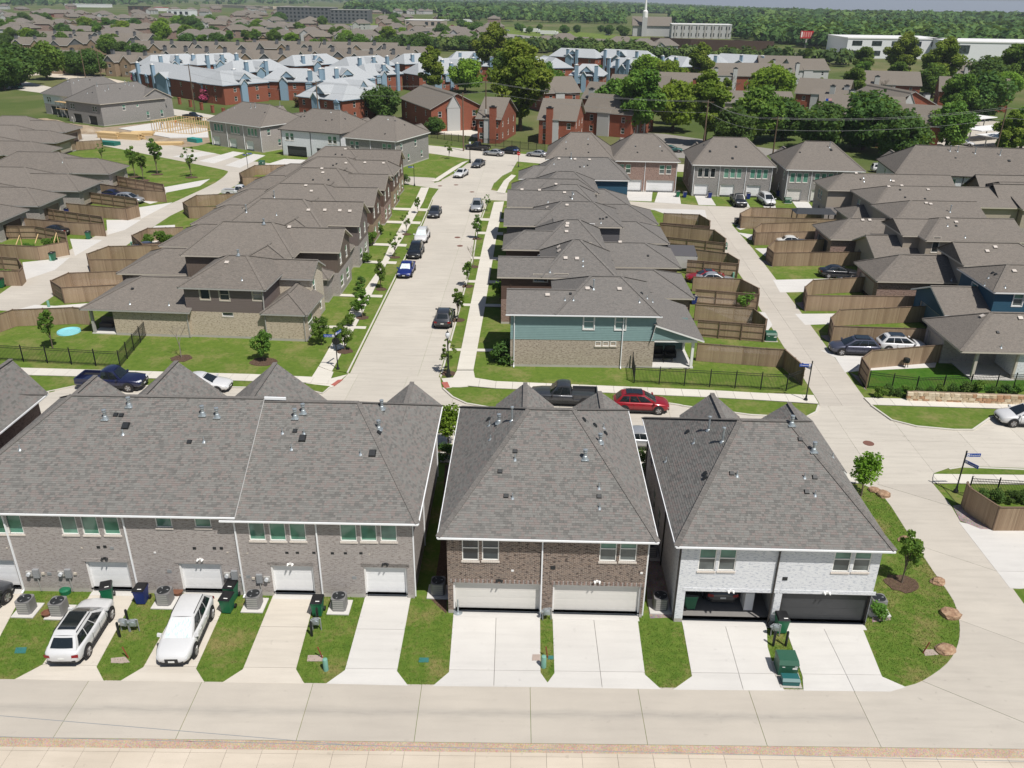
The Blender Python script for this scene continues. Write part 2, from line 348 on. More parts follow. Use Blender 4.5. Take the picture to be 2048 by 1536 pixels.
# alley in front, with slabs, pebble strip and the walk below it
ax=[G(x,1368)[0] for x in (174,402,626,844,1060,1274,1493)]
al=[(-70,27.92),(40,28.0),(40,31.4),(18.9,31.4),(-70,31.45)]
paving('alley',[(-70,27.92),(17.4,27.98),(17.4,31.5),(-70,31.58)],'conc_alley',.02,[(0,[ax[0]-5.5*k for k in range(1,9)]+ax),(R(90),[])])
lane_l=smooth(gp([(1722,968),(1766,992),(1817,1068),(1866,1142),(1891,1177),(1909,1207),(1919,1247),(1916,1288),(1894,1327),(1845,1362),(1808,1374)]),3)
lane_r=gp([(1866,968),(1901,1010),(1920,1043),(2023,1174),(2060,1225)])
lane=[(17.42,31.4)]+lane_l[::-1]+lane_r+[(40,34),(40,28.0),(17.42,27.98)]
paving('lane',lane,'conc_lane',.018,[(R(55),every(lane,R(55),6.2,1.3)),(R(-35),[13.2,17.0])])
struct('pebble_strip',(lambda m_:(m_.prism([(-70,27.36),(40,27.44),(40,27.98),(-70,27.9)],.0,.012),m_)[1])(MB()),'gravel_strip')
nw=[(-70,20),(40,20),(40,27.45),(-70,27.36)]
paving('near_sidewalk',nw,'conc_near_walk',.03,[(0,every(nw,0,1.63,.15)),(R(90),[27.2])],gap=.007)
def drive(px,mat,grid=None,z=.028):
    poly=gp(px); xs=[p[0] for p in poly]; paving('driveway',poly,mat,z,grid or [(R(90),[G(px[0][0],1340)[1]]) ,])
yj=[32.55]
drive([(-95,1178),(48,1183),(-30,1330),(-70,1360),(-250,1358)],'conc_drive_old',[(R(90),yj)])
drive([(186,1182),(275,1183),(193,1334),(208,1363),(30,1359),(85,1330)],'conc_drive_old',[(R(90),yj+[36.])])
drive([(373,1181),(462,1182),(392,1338),(409,1365),(240,1363),(287,1335)],'conc_drive_old',[(R(90),yj+[36.])])
drive([(547,1190),(632,1191),(592,1339),(609,1368),(444,1366),(486,1339)],'conc_drive_old',[(R(90),yj+[35.6])])
drive([(731,1192),(822,1193),(794,1343),(816,1372),(652,1368),(690,1341)],'conc_drive',[(R(90),yj+[35.5])])
drive([(907,1229),(1080,1229),(1081,1346),(1095,1366),(1095,1375),(865,1373),(898,1345)],'conc_drive',[(R(90),yj),(0,[G(990,1300)[0]])])
drive([(1105,1229),(1274,1230),(1290,1350),(1322,1379),(1095,1375.5),(1095,1366),(1109,1347)],'conc_drive',[(R(90),yj),(0,[G(1195,1300)[0]])])
drive([(1365,1248),(1533,1248),(1535,1294),(1552,1353),(1569,1382),(1346,1380),(1384,1353)],'conc_drive',[(R(90),yj),(R(-2),[G(1464,1300)[0]*math.cos(R(2))-G(1464,1300)[1]*math.sin(R(2))])])
drive([(1569,1250),(1722,1250),(1764,1354),(1812,1375),(1780,1384),(1607,1382),(1605,1353)],'conc_drive',[(R(90),yj),(0,[G(1668,1300)[0]])])
drive([(1917,1044),(1990,1060),(2130,1062),(2130,1170),(2040,1178),(2020,1177)],'conc_drive',[(R(90),[41.3])])

# cross street (left to right) and the street running away from it, both in slabs
far1=gp([(-120,795),(94,786),(146,775),(300,774),(600,779),(645,789),(662,776)])+[G(680,765)]
mid1=[G(697,747),G(880,755)]
far2=gp([(884,778),(904,796),(932,809),(985,818),(1120,806),(1330,808),(1358,812),(1366,814),(1500,832),(1610,838),(1634,826),(1639,812)])
far3=gp([(1740,812),(1782,842),(1833,855),(1909,862),(1947,862),(1984,836),(2060,834)])+[(60,59.5)]
near1=[(60,50.9),G(2048,940),G(1921,935),G(1896,939),G(1866,968),G(1722,968),G(1690,944),G(1680,938),(10,54.0),(-4.5,54.9),(-30,56.2),(-75,58.4)]
st1=far1+mid1+far2+far3+near1
a1=R(-2.6)
paving('cross_street',st1,'conc_street',.01,[(a1,every(st1,a1,4.6,1.2)),(a1+R(90),[59.2])],gap=.008)
kl=gp([(697,747),(717,707),(790,559),(813,513),(845,447),(867,396),(880,378)]); kr=gp([(880,755),(912,640),(946,513),(953,464),(968,423),(975,400)])
st2=kl+gp([(800,367),(806,357),(868,366),(884,362),(909,349),(937,328),(943,318)])+gp([(1035,322),(1023,342),(1003,352),(988,366),(982,380),(1016,386),(1016,402)])+kr[::-1]
a2=R(88.6)
paving('side_street',st2,'conc_street',.011,[(a2,every(st2,a2,4.6)),(a2-R(90),[-10.3])],gap=.008)
kb=MB()
for ln,sd in ((smooth(far1[:-1],1),1),(kl,1),(kr,-1),(far2[:8],1),(far2[7:],1),(far3,1)): strip_along(ln,.16,0,.12,kb,sd)
kk=gp([(884,362),(909,349),(937,328)]); strip_along(kk,.16,0,.12,kb,1); strip_along(gp([(1023,342),(1003,352),(988,366)]),.16,0,.12,kb,1)
strip_along([(60,50.9),G(2048,940),G(1921,935),G(1896,939)],.16,0,.12,kb,1); strip_along([(10,54.0),(-4.5,54.9),(-30,56.2),(-75,58.4)],.16,0,.12,kb,1)
struct('kerb',kb,'conc_kerb')
def walk(name,pts,ang=None,step=1.5,z=.1,mat='conc_walk',piece='slab'):
    poly=gp(pts); paving(name,poly,mat,z,[(ang,every(poly,ang,step))] if ang is not None else [(0,[])],piece,thick=.05)
walk('sidewalk',[(-120,733),(0,736),(508,750),(655,757),(664,770),(600,766),(450,762),(0,750),(-120,747)],a1)
walk('sidewalk',[(948,757),(990,764),(1420,782),(1528,788),(1627,792),(1637,809),(1528,802),(1420,796),(1217,787),(990,778),(935,773)],a1)
walk('sidewalk',[(1727,797),(2048,806),(2120,808),(2120,823),(2048,820),(1741,811)],a1)
walk('sidewalk',[(914,741),(938,625),(968,480),(988,405),(1008,404),(992,480),(969,620),(947,741)],a2,1.6)
walk('sidewalk',[(638,734),(704,617),(757,541),(778,495),(829,404),(842,376),(858,376),(847,404),(804,480),(772,531),(724,630),(680,714),(664,744)],a2,1.6)
walk('sidewalk',[(862,364),(905,336),(925,325),(937,322),(920,334),(876,363)],R(60),1.6)
walk('sidewalk',[(993,386),(1008,362),(1023,350),(1032,352),(1018,366),(1010,387)],R(60),1.6)
walk('sidewalk',[(1866,955),(1868,950),(2048,952),(2120,953),(2120,971),(2048,970),(1866,968)],a1)
walk('sidewalk',[(880,911),(960,914),(1290,927),(1330,929),(1330,942),(1290,940),(960,929),(880,926)],a1)
walk('sidewalk',[(1680,938),(1690,944),(1722,968),(1704,968),(1660,940)],a1)
for pts in ([(637,734),(667,745),(662,758),(694,750),(664,776),(612,767),(622,758)],[(914,742),(947,742),(950,757),(936,774),(893,777),(883,758),(906,756)]): walk('corner_ramp',pts,z=.06)
rp=MB(); rp.prism(gp([(676,761),(686,760),(669,773),(662,771)]),.02,.075); rp.prism(gp([(883,766),(895,765),(900,776),(889,777)]),.02,.075); struct('ramp_mat',rp,plain('brick_paver',(.36,.11,.085),.85))
# verges (grass between kerb and walk)
def verge(pts): sheet('verge',gp(pts),'lawn',.088,.09)
verge([(700,747),(719,707),(792,559),(815,513),(847,447),(866,400),(850,401),(805,480),(773,531),(725,630),(681,714),(668,742)])
verge([(878,755),(911,640),(944,513),(951,464),(966,423),(974,404),(987,406),(968,480),(938,625),(913,741),(905,755)])
verge([(100,785),(146,774),(300,773),(600,778),(645,786),(660,774),(600,767),(450,763),(0,751),(-120,748),(-120,793)])
verge([(906,794),(933,807),(985,816),(1120,804),(1330,806),(1360,811),(1500,830),(1608,836),(1632,825),(1636,811),(1528,803),(1420,797),(1217,788),(990,779),(905,776),(893,780)])
verge([(1742,813),(1784,841),(1834,853),(1909,860),(1945,860),(1982,834),(2060,832),(2060,822),(1745,812)])
verge([(1868,948),(1897,938),(1921,934),(2048,938),(2120,939),(2120,952),(2048,951),(1868,950)])
# walks across the verge and to the front doors
cw=MB()
for y,xa,xb in ((657,667,733),(594,709,766),(527,758,794),(492,776,814),(447,800,842),(421,816,856)):
    cw.prism(gp([(xa-28,y-4.5),(xb,y-2.5),(xb-2,y+2.5),(xa-30,y-.5)]),.05,.104)
for y,xa,xb in ((701,893,1014),(611,916,1006),(564,928,998),(517,941,1000),(467,952,1006),(440,960,1008)):
    cw.prism(gp([(xa,y-2.5),(xb,y-1),(xb,y+4),(xa,y+2)]),.05,.104)
struct('front_walk',cw,'conc_walk')

# back alleys, right and left, and the lanes beyond
ra=gp([(1640,812),(1637,804),(1528,631),(1487,560),(1450,507),(1418,464),(1400,441),(1352,423),(1289,419),(1230,412),(1245,402),(1363,408),(1397,411),(1528,416),(1600,419),(1660,424),(1660,436),(1556,428),(1482,431),(1464,450),(1505,497),(1588,606),(1738,808),(1741,812)])
paving('right_alley',ra,'conc_lane',.016,[(R(87),every(ra,R(87),5.2)),(R(-3),[25.0])],gap=.008)
la=smooth(gp([(-140,705),(-60,655),(0,621),(80,610),(240,500),(340,432),(420,395),(470,372),(498,350),(520,335)]),2)+gp([(560,333),(800,356),(806,368),(790,372),(560,352)])[:0]
la2=gp([(540,330),(600,338),(690,345),(780,352),(870,356),(868,367),(806,367),(690,360),(600,352),(560,352),(520,370)])
lw=smooth(gp([(500,322),(430,307),(330,288),(240,272),(150,268)]),2)
lw2=smooth(gp([(150,282),(210,292),(300,310),(400,330),(448,340),(455,346),(430,366),(380,390),(330,412),(250,442),(100,522),(0,588),(-60,628),(-140,670)]),2)
lap=la+gp([(545,360),(600,355),(690,362),(806,369),(868,367),(870,356),(780,351),(690,344),(600,335),(550,328)])+lw+lw2
paving('left_alley',lap,'conc_lane',.016,[(R(88),every(lap,R(88),5.4))],gap=.008)
pr=gp([(-60,148),(60,165),(150,185),(330,215),(600,258),(860,291),(960,300),(1090,312),(1300,325),(1500,336),(1500,350),(1300,341),(1090,328),(1035,323),(943,319),(862,307),(600,278),(400,240),(250,212),(100,188),(-60,168)])
sheet('perimeter_road',pr,'conc_street',.014)
# ================================================================ houses
CACHE={}
def cached(key,fn):
    if key not in CACHE: CACHE[key]=fn()
    return CACHE[key]
def win_frame(w,h,kind,fm):
    def f():
        b=MB(); t=.055
        b.box(-w/2,.03,0,-w/2+t,.12,h); b.box(w/2-t,.03,0,w/2,.12,h); b.box(-w/2+t,.03,h-t,w/2-t,.12,h); b.box(-w/2+t,.03,0,w/2-t,.12,t)
        if kind=='dh': b.box(-w/2+t,.035,h*.5-.03,w/2-t,.115,h*.5+.03)
        return b.mesh('window',fm)
    return cached(('wf',w,h,kind,fm),f)
def pane_mesh(w,z0,z1,gm):
    def f():
        b=MB(); b.box(-w/2+.05,.075,z0,w/2-.05,.085,z1); return b.mesh('pane',gm)
    return cached(('pn',w,z0,z1,gm),f)
def sill_mesh(w,sm): 
    def f():
        b=MB(); n=max(3,int(w/.085))
        for i in range(n):
            a=-w/2-.04+(w+.08)*i/n; b.box(a+.004,-.05,-.11,a+(w+.08)/n-.004,.06,0)
        return b.mesh('sill',sm)
    return cached(('sl',w,sm),f)
def flat_sill(w,sm):
    def f():
        b=MB(); b.box(-w/2-.05,-.03,-.1,w/2+.05,.06,0); b.box(-w/2-.06,-.02,0,-w/2,.03,.02); return b.mesh('sill',sm)
    return cached(('fs',w,sm),f)
def casing(w,h,sm):
    def f():
        b=MB(); t=.09; b.box(-w/2-t,-.03,-t,w/2+t,.0,0); b.box(-w/2-t,-.03,h,w/2+t,.0,h+t); b.box(-w/2-t,-.03,0,-w/2,.0,h); b.box(w/2,-.03,0,w/2+t,.0,h); return b.mesh('casing',sm)
    return cached(('cs',w,h,sm),f)
def add_window(par,x,y,z,ang,w,h,kind,gm='glass_green',fm='window_frame',sill='brick',det=True):
    o=link('window',win_frame(w,h,kind,fm),par,(x,y,z),ang)
    if kind=='dh':
        g2={'glass_green':'glass_gray'}.get(gm,gm)
        link('pane',pane_mesh(w,.05,round(h*.5-.03,3),g2),o); link('pane',pane_mesh(w,round(h*.5+.03,3),round(h-.05,3),gm),o)
    else: link('pane',pane_mesh(w,.05,round(h-.05,3),gm),o)
    if sill=='brick': link('sill',sill_mesh(w,'sill_brick'),o)
    elif sill=='flat': link('sill',flat_sill(w,'trim_tan'),o)
    elif sill: link('casing',casing(w,h,sill),o)
    return o
def door_panel(w,h,dm):
    def f():
        b=MB(); b.box(-w/2,0,.004,w/2,.045,h-.004); n=max(2,round(w/.62))
        for i in range(n):
            a=-w/2+w*i/n+.07; c=-w/2+w*(i+1)/n-.07; b.box(a,-.004,.1,c,.0,h-.1)
        return b.mesh('panel',dm)
    return cached(('gd',w,h,dm),f)
def door_frame(w,h,fm):
    def f():
        b=MB(); t=.09; b.box(-w/2,-.13,0,-w/2+t,0,h); b.box(w/2-t,-.13,0,w/2,0,h); b.box(-w/2+t,-.13,h-t,w/2-t,0,h); return b.mesh('garage_door',fm)
    return cached(('gf',w,h,fm),f)
def add_garage(par,x,y,z,ang,w,h,dm,fm,depth=.22):
    o=link('garage_door',door_frame(w,h,fm),par,(x-math.sin(ang)*depth*-1*-1*0,y,z),ang)
    n=Vector((math.sin(ang),-math.cos(ang))); o.location=(x-n.x*depth,y-n.y*depth,z)
    for k in range(4): link('panel',door_panel(round(w-.18,3),round((h-.09)/4,3),dm),o,(0,.0,(h-.09)/4*k))
    return o
def wall_skin(mb,p0,p1,z0,z1,ops,depth=.1):
    d=Vector((p1[0]-p0[0],p1[1]-p0[1],0)); L=d.length; d/=L; n=Vector((d.y,-d.x,0)); o=Vector((p0[0],p0[1],0))
    P=lambda u,z,k=0.: o+d*u-n*k+Vector((0,0,z))
    ops=[(max(a,0),min(b,L),max(c,z0),min(e,z1),dp) for a,b,c,e,dp in ops if c<z1 and e>z0]
    us=sorted({0,L,*[q for op in ops for q in op[:2]]}); zs=sorted({z0,z1,*[q for op in ops for q in op[2:4]]})
    for ua,ub in zip(us,us[1:]):
        for za,zb in zip(zs,zs[1:]):
            um,zm=(ua+ub)/2,(za+zb)/2
            if any(a<um<b and c<zm<e for a,b,c,e,_ in ops): continue
            mb.quad(P(ua,za),P(ub,za),P(ub,zb),P(ua,zb))
    for a,b,c,e,dp in ops:
        mb.quad(P(a,c,0),P(a,c,dp),P(a,e,dp),P(a,e,0)); mb.quad(P(b,c,dp),P(b,c,0),P(b,e,0),P(b,e,dp))
        mb.quad(P(a,e,0),P(a,e,dp),P(b,e,dp),P(b,e,0)); mb.quad(P(a,c,dp),P(a,c,0),P(b,c,0),P(b,c,dp))
SIDES={'S':((0,0),(1,0)),'E':((1,0),(1,1)),'N':((1,1),(0,1)),'W':((0,1),(0,0))}
def side_pts(v,s):
    (a,b),(c,d)=SIDES[s]; X=(v['x0'],v['x1']); Y=(v['y0'],v['y1']); return (X[a],Y[b]),(X[c],Y[d])
def roof_geo(v):
    o=v.get('o',.4); ax=v.get('ax','x'); i0=v.get('i0',0); i1=v.get('i1',0); ze=v['ze']; rise=v['rise']; rc=v.get('rc',.5)
    x0,x1,y0,y1=v['x0']-o,v['x1']+o,v['y0']-o,v['y1']+o
    if ax=='x': T=lambda a,b,z: Vector((a,b,z)); a0,a1,b0,b1=x0,x1,y0,y1
    else: T=lambda a,b,z: Vector((b,a,z)); a0,a1,b0,b1=y0,y1,x0,x1
    bm_=b0+(b1-b0)*rc; zr=ze+rise
    A,B,Cc,D=T(a0,b0,ze),T(a1,b0,ze),T(a1,b1,ze),T(a0,b1,ze); r0,r1=T(a0+i0,bm_,zr),T(a1-i1,bm_,zr)
    pl=[[A,B,r1,r0],[Cc,D,r0,r1]]; per=[A,B]; edges=[(r0,r1)]
    if i1>0: pl.append([B,Cc,r1]); edges+=[(B,r1),(Cc,r1)]
    else: per.append(r1)
    per+=[Cc,D]
    if i0>0: pl.append([D,A,r0]); edges+=[(D,r0),(A,r0)]
    else: per.append(r0)
    if ax=='y': pl=[p[::-1] for p in pl]; per=per[::-1]
    g=[]
    for end,ins in ((0,i0),(1,i1)):
        if ins==0:
            aw=(a0+o) if end==0 else (a1-o); hb0=bm_-b0; hb1=b1-bm_
            zl=ze+rise*o/hb0-.14; zrr=ze+rise*o/hb1-.14
            poly=[T(aw,b0+o,ze-.05),T(aw,b1-o,ze-.05),T(aw,b1-o,zrr),T(aw,bm_,zr-.14),T(aw,b0+o,zl)]
            nn=(poly[1]-poly[0]).cross(poly[2]-poly[1]); out=T(-1 if end==0 else 1,0,0)
            if nn.dot(out)<0: poly=poly[::-1]
            g.append(poly)
    return pl,per,edges,g
def shingle_plane(mb,poly,rng,ex=.145):
    n=(poly[1]-poly[0]).cross(poly[2]-poly[0]).normalized()
    if n.z<0: n=-n
    e1=Vector((-n.y,n.x,0)).normalized(); e2=n.cross(e1)
    if e2.z<0: e2=-e2; e1=-e1
    o=poly[0]; q=[((p-o).dot(e1),(p-o).dot(e2)) for p in poly]; v=min(p[1] for p in q); vmax=max(p[1] for p in q)
    P=lambda u,w,h: o+e1*u+e2*w+n*h
    while v<vmax-.03:
        vm=min(v+ex*.5,vmax-.01); xs=[]
        for i in range(len(q)):
            a=q[i];b=q[(i+1)%len(q)]
            if (a[1]-vm)*(b[1]-vm)<0: t=(vm-a[1])/(b[1]-a[1]); xs.append(a[0]+(b[0]-a[0])*t)
        if len(xs)>=2:
            u,ue=min(xs),max(xs); u-=0; first=True
            while u<ue-.01:
                w=rng.choice((.11,.15,.2,.25,.3))*(rng.random()*.5+.3 if first else 1); first=False; un=min(u+w,ue); tone=rng.random(); h=.016+rng.random()*.008; vt=min(v+ex+.01,vmax)
                a,b,c,d=P(u,v,h),P(un-.004,v,h),P(un-.004,vt,.004),P(u,vt,.004)
                if (b-a).cross(c-a).dot(n)<0: a,b,c,d=b,a,d,c
                mb.quad(a,b,c,d,0,tone); mb.quad(a-n*h,b-n*h,b,a,0,tone*.5); u=un
        v+=ex
def near_hit(o,px,py,planes):
    """where the line of sight through a photo pixel meets the roof planes of house o"""
    M=o.matrix_basis.inverted(); a=M@Vector((0,0,CH)); d=(M.to_3x3()@Vector(ray(px,py))); best=None
    for pl in planes:
        n=(pl[1]-pl[0]).cross(pl[2]-pl[0]); 
        if n.length<1e-6: continue
        n.normalize(); dn=d.dot(n)
        if abs(dn)<1e-5: continue
        t=(pl[0]-a).dot(n)/dn; p=a+d*t
        if n.z<0: n=-n
        ok=True; L=len(pl); s0=None
        for i in range(L):
            c=(pl[(i+1)%L]-pl[i]).cross(p-pl[i]).dot(n); s=c>-.02*0-1e-3 if c>=0 else c>1e-3
            if s0 is None: s0=c>=0
            elif (c>=0)!=s0: ok=False; break
        if ok and t>0 and (best is None or t<best[0]): best=(t,p,n)
    return best
def vent_mesh(k):
    def f():
        b=MB()
        if k=='box': b.add([(-.17,-.17,0),(.17,-.17,0),(.17,.17,0),(-.17,.17,0),(-.14,-.15,.12),(.14,-.15,.12),(.12,.1,.15),(-.12,.1,.15)],[(0,1,5,4),(1,2,6,5),(2,3,7,6),(3,0,4,7),(4,5,6,7)]); return b.mesh('roof_vent','vent_black')
        if k=='bigbox': b.add([(-.25,-.3,0),(.25,-.3,0),(.25,.3,0),(-.25,.3,0),(-.21,-.27,.17),(.21,-.27,.17),(.19,.2,.2),(-.19,.2,.2)],[(0,1,5,4),(1,2,6,5),(2,3,7,6),(3,0,4,7),(4,5,6,7)]); return b.mesh('roof_vent','vent_black')
        if k=='tan': b.box(-.24,-.22,.05,.24,.22,.17); b.box(-.16,-.16,-.06,.16,.16,.05); return b.mesh('roof_vent','vent_tan')
        if k=='pipe': b.lathe([(.2,-.08),(.1,.05),(.055,.14),(.05,.42),(.0,.42)],10); return b.mesh('vent_pipe','vent_galv')
        if k=='flue': b.box(-.3,-.3,-.05,.3,.3,.02); b.lathe([(.27,.0),(.17,.28),(.12,.32),(.12,.62),(.17,.63),(.17,.68),(.12,.7),(.12,.78),(.18,.79),(.18,.86),(0,.9)],12); return b.mesh('flue_pipe','vent_galv')
        if k=='tall': b.lathe([(.24,-.1),(.14,.05),(.09,.1),(.09,1.15),(.15,1.16),(.15,1.28),(0,1.34)],12); return b.mesh('flue_pipe','vent_galv')
    return cached(('v',k),f)
def add_vents(o,planes,lst):
    for px,py,k in lst:
        h=near_hit(o,px,py,planes)
        if not h: continue
        p,n=h[1],h[2]; sc=.72 if k in('flue','tall','pipe') else .85
        ob=link({'box':'roof_vent','bigbox':'roof_vent','tan':'roof_vent','pipe':'vent_pipe','flue':'flue_pipe','tall':'flue_pipe'}[k],vent_mesh(k),o,p,scl=(sc,sc,sc))
        if k in('box','bigbox','tan'):
            e1=Vector((-n.y,n.x,0)).normalized(); e2=n.cross(e1)
            if e2.z<0: e1,e2=-e1,-e2
            ob.rotation_euler=Matrix((e1,e2,n)).transposed().to_euler()
        elif k in('flue',) : pass
def house(name,label,cat,x,y,rot,vols,wins=(),doors=(),vents=(),near=False,roof='shingle',trim='trim_white',group=None,z=0.,shadow=None,caps=True):
    H=thing(name,label,cat,(x,y,z),rot,group); H.matrix_basis; allp=[]; Mi=Matrix.Translation((x,y,z))@Matrix.Rotation(rot,4,'Z')
    def hit(v,s,px,py):
        a,b=side_pts(v,s); A=Mi@Vector((*a,0)); B=Mi@Vector((*b,0)); d=(B-A).normalized(); n=Vector((d.y,-d.x,0)); r=Vector(ray(px,py)); c=Vector((0,0,CH)); t=(A-c).dot(n)/r.dot(n); p=c+r*t
        return (p-A).dot(d),p.z-z
    ops={}; todo=[]
    for w in wins:     # (vol, side, u|None, z, w, h, kind, opts, [px,py bottom centre])
        vi,s,u,zz,ww,hh,kind=w[:7]; op=w[7] if len(w)>7 else {}
        if len(w)>8: u,zz=hit(vols[vi],s,*w[8])
        ops.setdefault((vi,s),[]).append((u-ww/2,u+ww/2,zz,zz+hh,.1)); todo.append(('w',vi,s,u,zz,ww,hh,kind,op))
    for w in doors:    # (vol, side, u|None, w, h, doormat, framemat, opts,[px])
        vi,s,u,ww,hh,dm,fm=w[:7]; op=w[7] if len(w)>7 else {}
        if len(w)>8: u=hit(vols[vi],s,*w[8])[0]
        ops.setdefault((vi,s),[]).append((u-ww/2,u+ww/2,op.get('z',0.),op.get('z',0.)+hh,op.get('dp',.22))); todo.append(('d',vi,s,u,op.get('z',0.),ww,hh,dm,fm,op))
    for vi,v in enumerate(vols):
        z0=v.get('z0',0.); zones=v.get('walls')
        if zones:
            for (za,zb,mt) in zones:
                b=MB()
                for s in v.get('sides','SENW'):
                    p0,p1=side_pts(v,s); wall_skin(b,p0,p1,za,zb,ops.get((vi,s),[]))
                b.build('foundation' if mt=='conc_foundation' else 'wall',mt,H)
        if 'rise' in v:
            pl,per,ed,gb=roof_geo(v); allp+=pl; rm=v.get('rm',roof); rb=MB()
            for p in pl: rb.add(p,[tuple(range(len(p)))])
            ro=rb.build('roof',rm,H); tk=v.get('tk',.17)
            fb=MB(); dz=Vector((0,0,tk))
            for i in range(len(per)):
                a,c=per[i],per[(i+1)%len(per)]; fb.quad(a-dz,c-dz,c+Vector((0,0,-.012)),a+Vector((0,0,-.012)))
            for p in pl: fb.add([q-dz*.85 for q in p[::-1]],[tuple(range(len(p)))])
            fb.build('fascia',v.get('fm',trim),ro)
            if caps:
                cb=MB()
                for a,c in ed:
                    if (c-a).length>.2: cb.bar(a+Vector((0,0,.012)),c+Vector((0,0,.012)),.3,.035)
                if cb.v: cb.build('ridge_cap',rm if rm!='shingle_near' else 'shingle',ro)
            if near:
                sb=MB(); rng=random.Random(vi*7+int(x*10))
                for p in pl: shingle_plane(sb,p,rng)
                so=sb.build('shingles','shingle_near',ro,tone=True,uv=False); so['kind']='stuff'
            if gb:
                for g in gb:
                    b=MB(); b.add(g,[tuple(range(len(g)))]); b.build('gable',v.get('gm',zones[-1][2] if zones else 'siding_taupe'),H)
    for t in todo:
        v=vols[t[1]]; p0,p1=side_pts(v,t[2]); d=Vector((p1[0]-p0[0],p1[1]-p0[1])).normalized(); ang=math.atan2(d.y,d.x); px,py=p0[0]+d.x*t[3],p0[1]+d.y*t[3]
        if t[0]=='w': add_window(H,px,py,t[4],ang,t[5],t[6],t[7],**t[8])
        elif t[9].get('open'): pass
        else: add_garage(H,px,py,t[4],ang,t[5],t[6],t[7],t[8],t[9].get('dp',.22))
    if vents:
        H.location=(x,y,z); H.matrix_basis=Mi; add_vents(H,allp,vents)
    H['_p']=0; del H['_p']
    return H,allp
def downspout(H,pts,mat='gutter_white',r=.045):
    b=MB()
    for a,c in zip(pts,pts[1:]): b.bar(a,c,r*2,r*1.6)
    return b.build('downspout',mat,H)
def gutter(H,a,c,mat='gutter_white'):
    b=MB(); b.bar(a,c,.065,.09); return b.build('gutter',mat,H)
def small(H,name,x0,y0,z0,x1,y1,z1,mat):
    b=MB(); b.box(x0,y0,z0,x1,y1,z1); return b.build(name,mat,H)
def wallpt(H,px,py,y=-.0):
    M=H.matrix_basis; A=M@Vector((0,y,0)); n=M.to_3x3()@Vector((0,-1,0)); r=Vector(ray(px,py)); c=Vector((0,0,CH)); return M.inverted()@(c+r*((A-c).dot(n)/r.dot(n)))
# ================================================================ the three buildings along the front alley (and the one at the left edge)
G6=lambda *p:p
def vol(x0,y0,x1,y1,ze=None,rise=None,**k):
    d=dict(x0=x0,y0=y0,x1=x1,y1=y1,**k)
    if ze is not None: d['ze']=ze
    if rise is not None: d['rise']=rise
    return d
def front_unit_clutter(H): pass
# ---- A: grey-brown brick townhouse block
AX,AY,AR=-31.4,38.42,R(-.6)
def bw(mat,z1,f=.25): return [(0,f,'conc_foundation'),(f,z1,mat)]
ga=dict(ax='y',o=.3,gm='brick_greige')
volsA=[vol(0,0,15.95,13.5,5.66,3.72,i0=5.1,i1=0,o=.42,rc=.5,walls=bw('brick_greige',5.62)),
       vol(15.95,-.02,25.95,13.6,5.46,3.72,i0=0,i1=4.3,o=.42,walls=bw('brick_greige',5.42)),
       vol(.3,8.,4.1,13.9,5.5,1.75,**ga),vol(4.9,8.,11.2,13.9,5.55,2.9,**ga),vol(11.7,8.,18.1,13.9,5.5,2.95,**ga),vol(22.6,8.,26.0,13.9,5.4,1.75,**ga)]
def W(v,px,py,w=.92,h=1.62,kind='fixed',**o): return (v,'S',None,None,w,h,kind,o,(px,py))
winsA=[W(0,5,1068),W(0,33,1068),W(0,142,1069),W(0,184,1070),W(0,226,1070),W(0,329,1055,h=.95),W(0,407,1055,h=.95),
       W(1,516,1081),W(1,557,1082),W(1,597,1082),W(1,698,1083),W(1,738,1083),W(1,778,1083)]
def D(v,px,w=2.44,h=2.15,dm='door_white',fm='trim_white',**o): return (v,'S',None,w,h,dm,fm,o,(px,1180))
doorsA=[D(0,3),D(0,225),D(0,408),D(1,589),D(1,773)]
ventsA=[(211,838,'flue'),(259,813,'flue'),(406,830,'flue'),(435,834,'flue'),(232,830,'box'),(243,831,'box'),(252,852,'bigbox'),(379,884,'box'),(246,868,'pipe'),(408,883,'pipe'),(40,899,'pipe'),
        (591,836,'flue'),(607,826,'flue'),(758,859,'flue'),(764,818,'flue'),(590,862,'box'),(605,877,'bigbox'),(757,866,'box'),(745,907,'bigbox'),(565,866,'pipe'),(608,867,'pipe'),(583,898,'pipe'),(721,908,'pipe')]
HA,plA=house('townhouse_row','long grey-brown brick townhouse block with five single white garage doors','building',AX,AY,AR,volsA,winsA,doorsA,ventsA,near=True,roof='shingle_near')
# ---- B: dark brown brick duplex
BX,BY,BR=-3.42,36.92,R(-1.0)
gb_=dict(ax='y',o=.3,gm='brick_brown')
volsB=[vol(0,0,10.85,14.7,5.45,3.85,ax='x',i0=4.75,i1=4.3,o=.42,walls=bw('brick_brown',5.42)),
       vol(2.35,8.6,5.8,15.3,5.4,1.75,**gb_),vol(7.6,8.6,10.9,15.1,5.3,1.4,**gb_)]
winsB=[W(0,941,1121,kind='dh',gm='glass_dark'),W(0,981,1121,kind='dh',gm='glass_dark'),W(0,1215,1123,kind='dh'),W(0,1255,1123,kind='dh')]
doorsB=[(0,'S',None,4.88,2.15,'door_cream','trim_white',{},(994,1226)),(0,'S',None,4.88,2.15,'door_cream','trim_white',{},(1191,1226))]
ventsB=[(1024,841,'tall'),(998,846,'flue'),(1170,918,'flue'),(1200,886,'flue'),(978,839,'box'),(1030,903,'box'),(1000,943,'box'),(1012,992,'box'),(1167,840,'box'),(1189,851,'box'),(1210,867,'box'),(1198,993,'box'),
        (1030,919,'pipe'),(1025,996,'pipe'),(979,851,'pipe'),(981,879,'pipe'),(1198,976,'pipe'),(1199,1016,'pipe'),(1207,856,'pipe')]
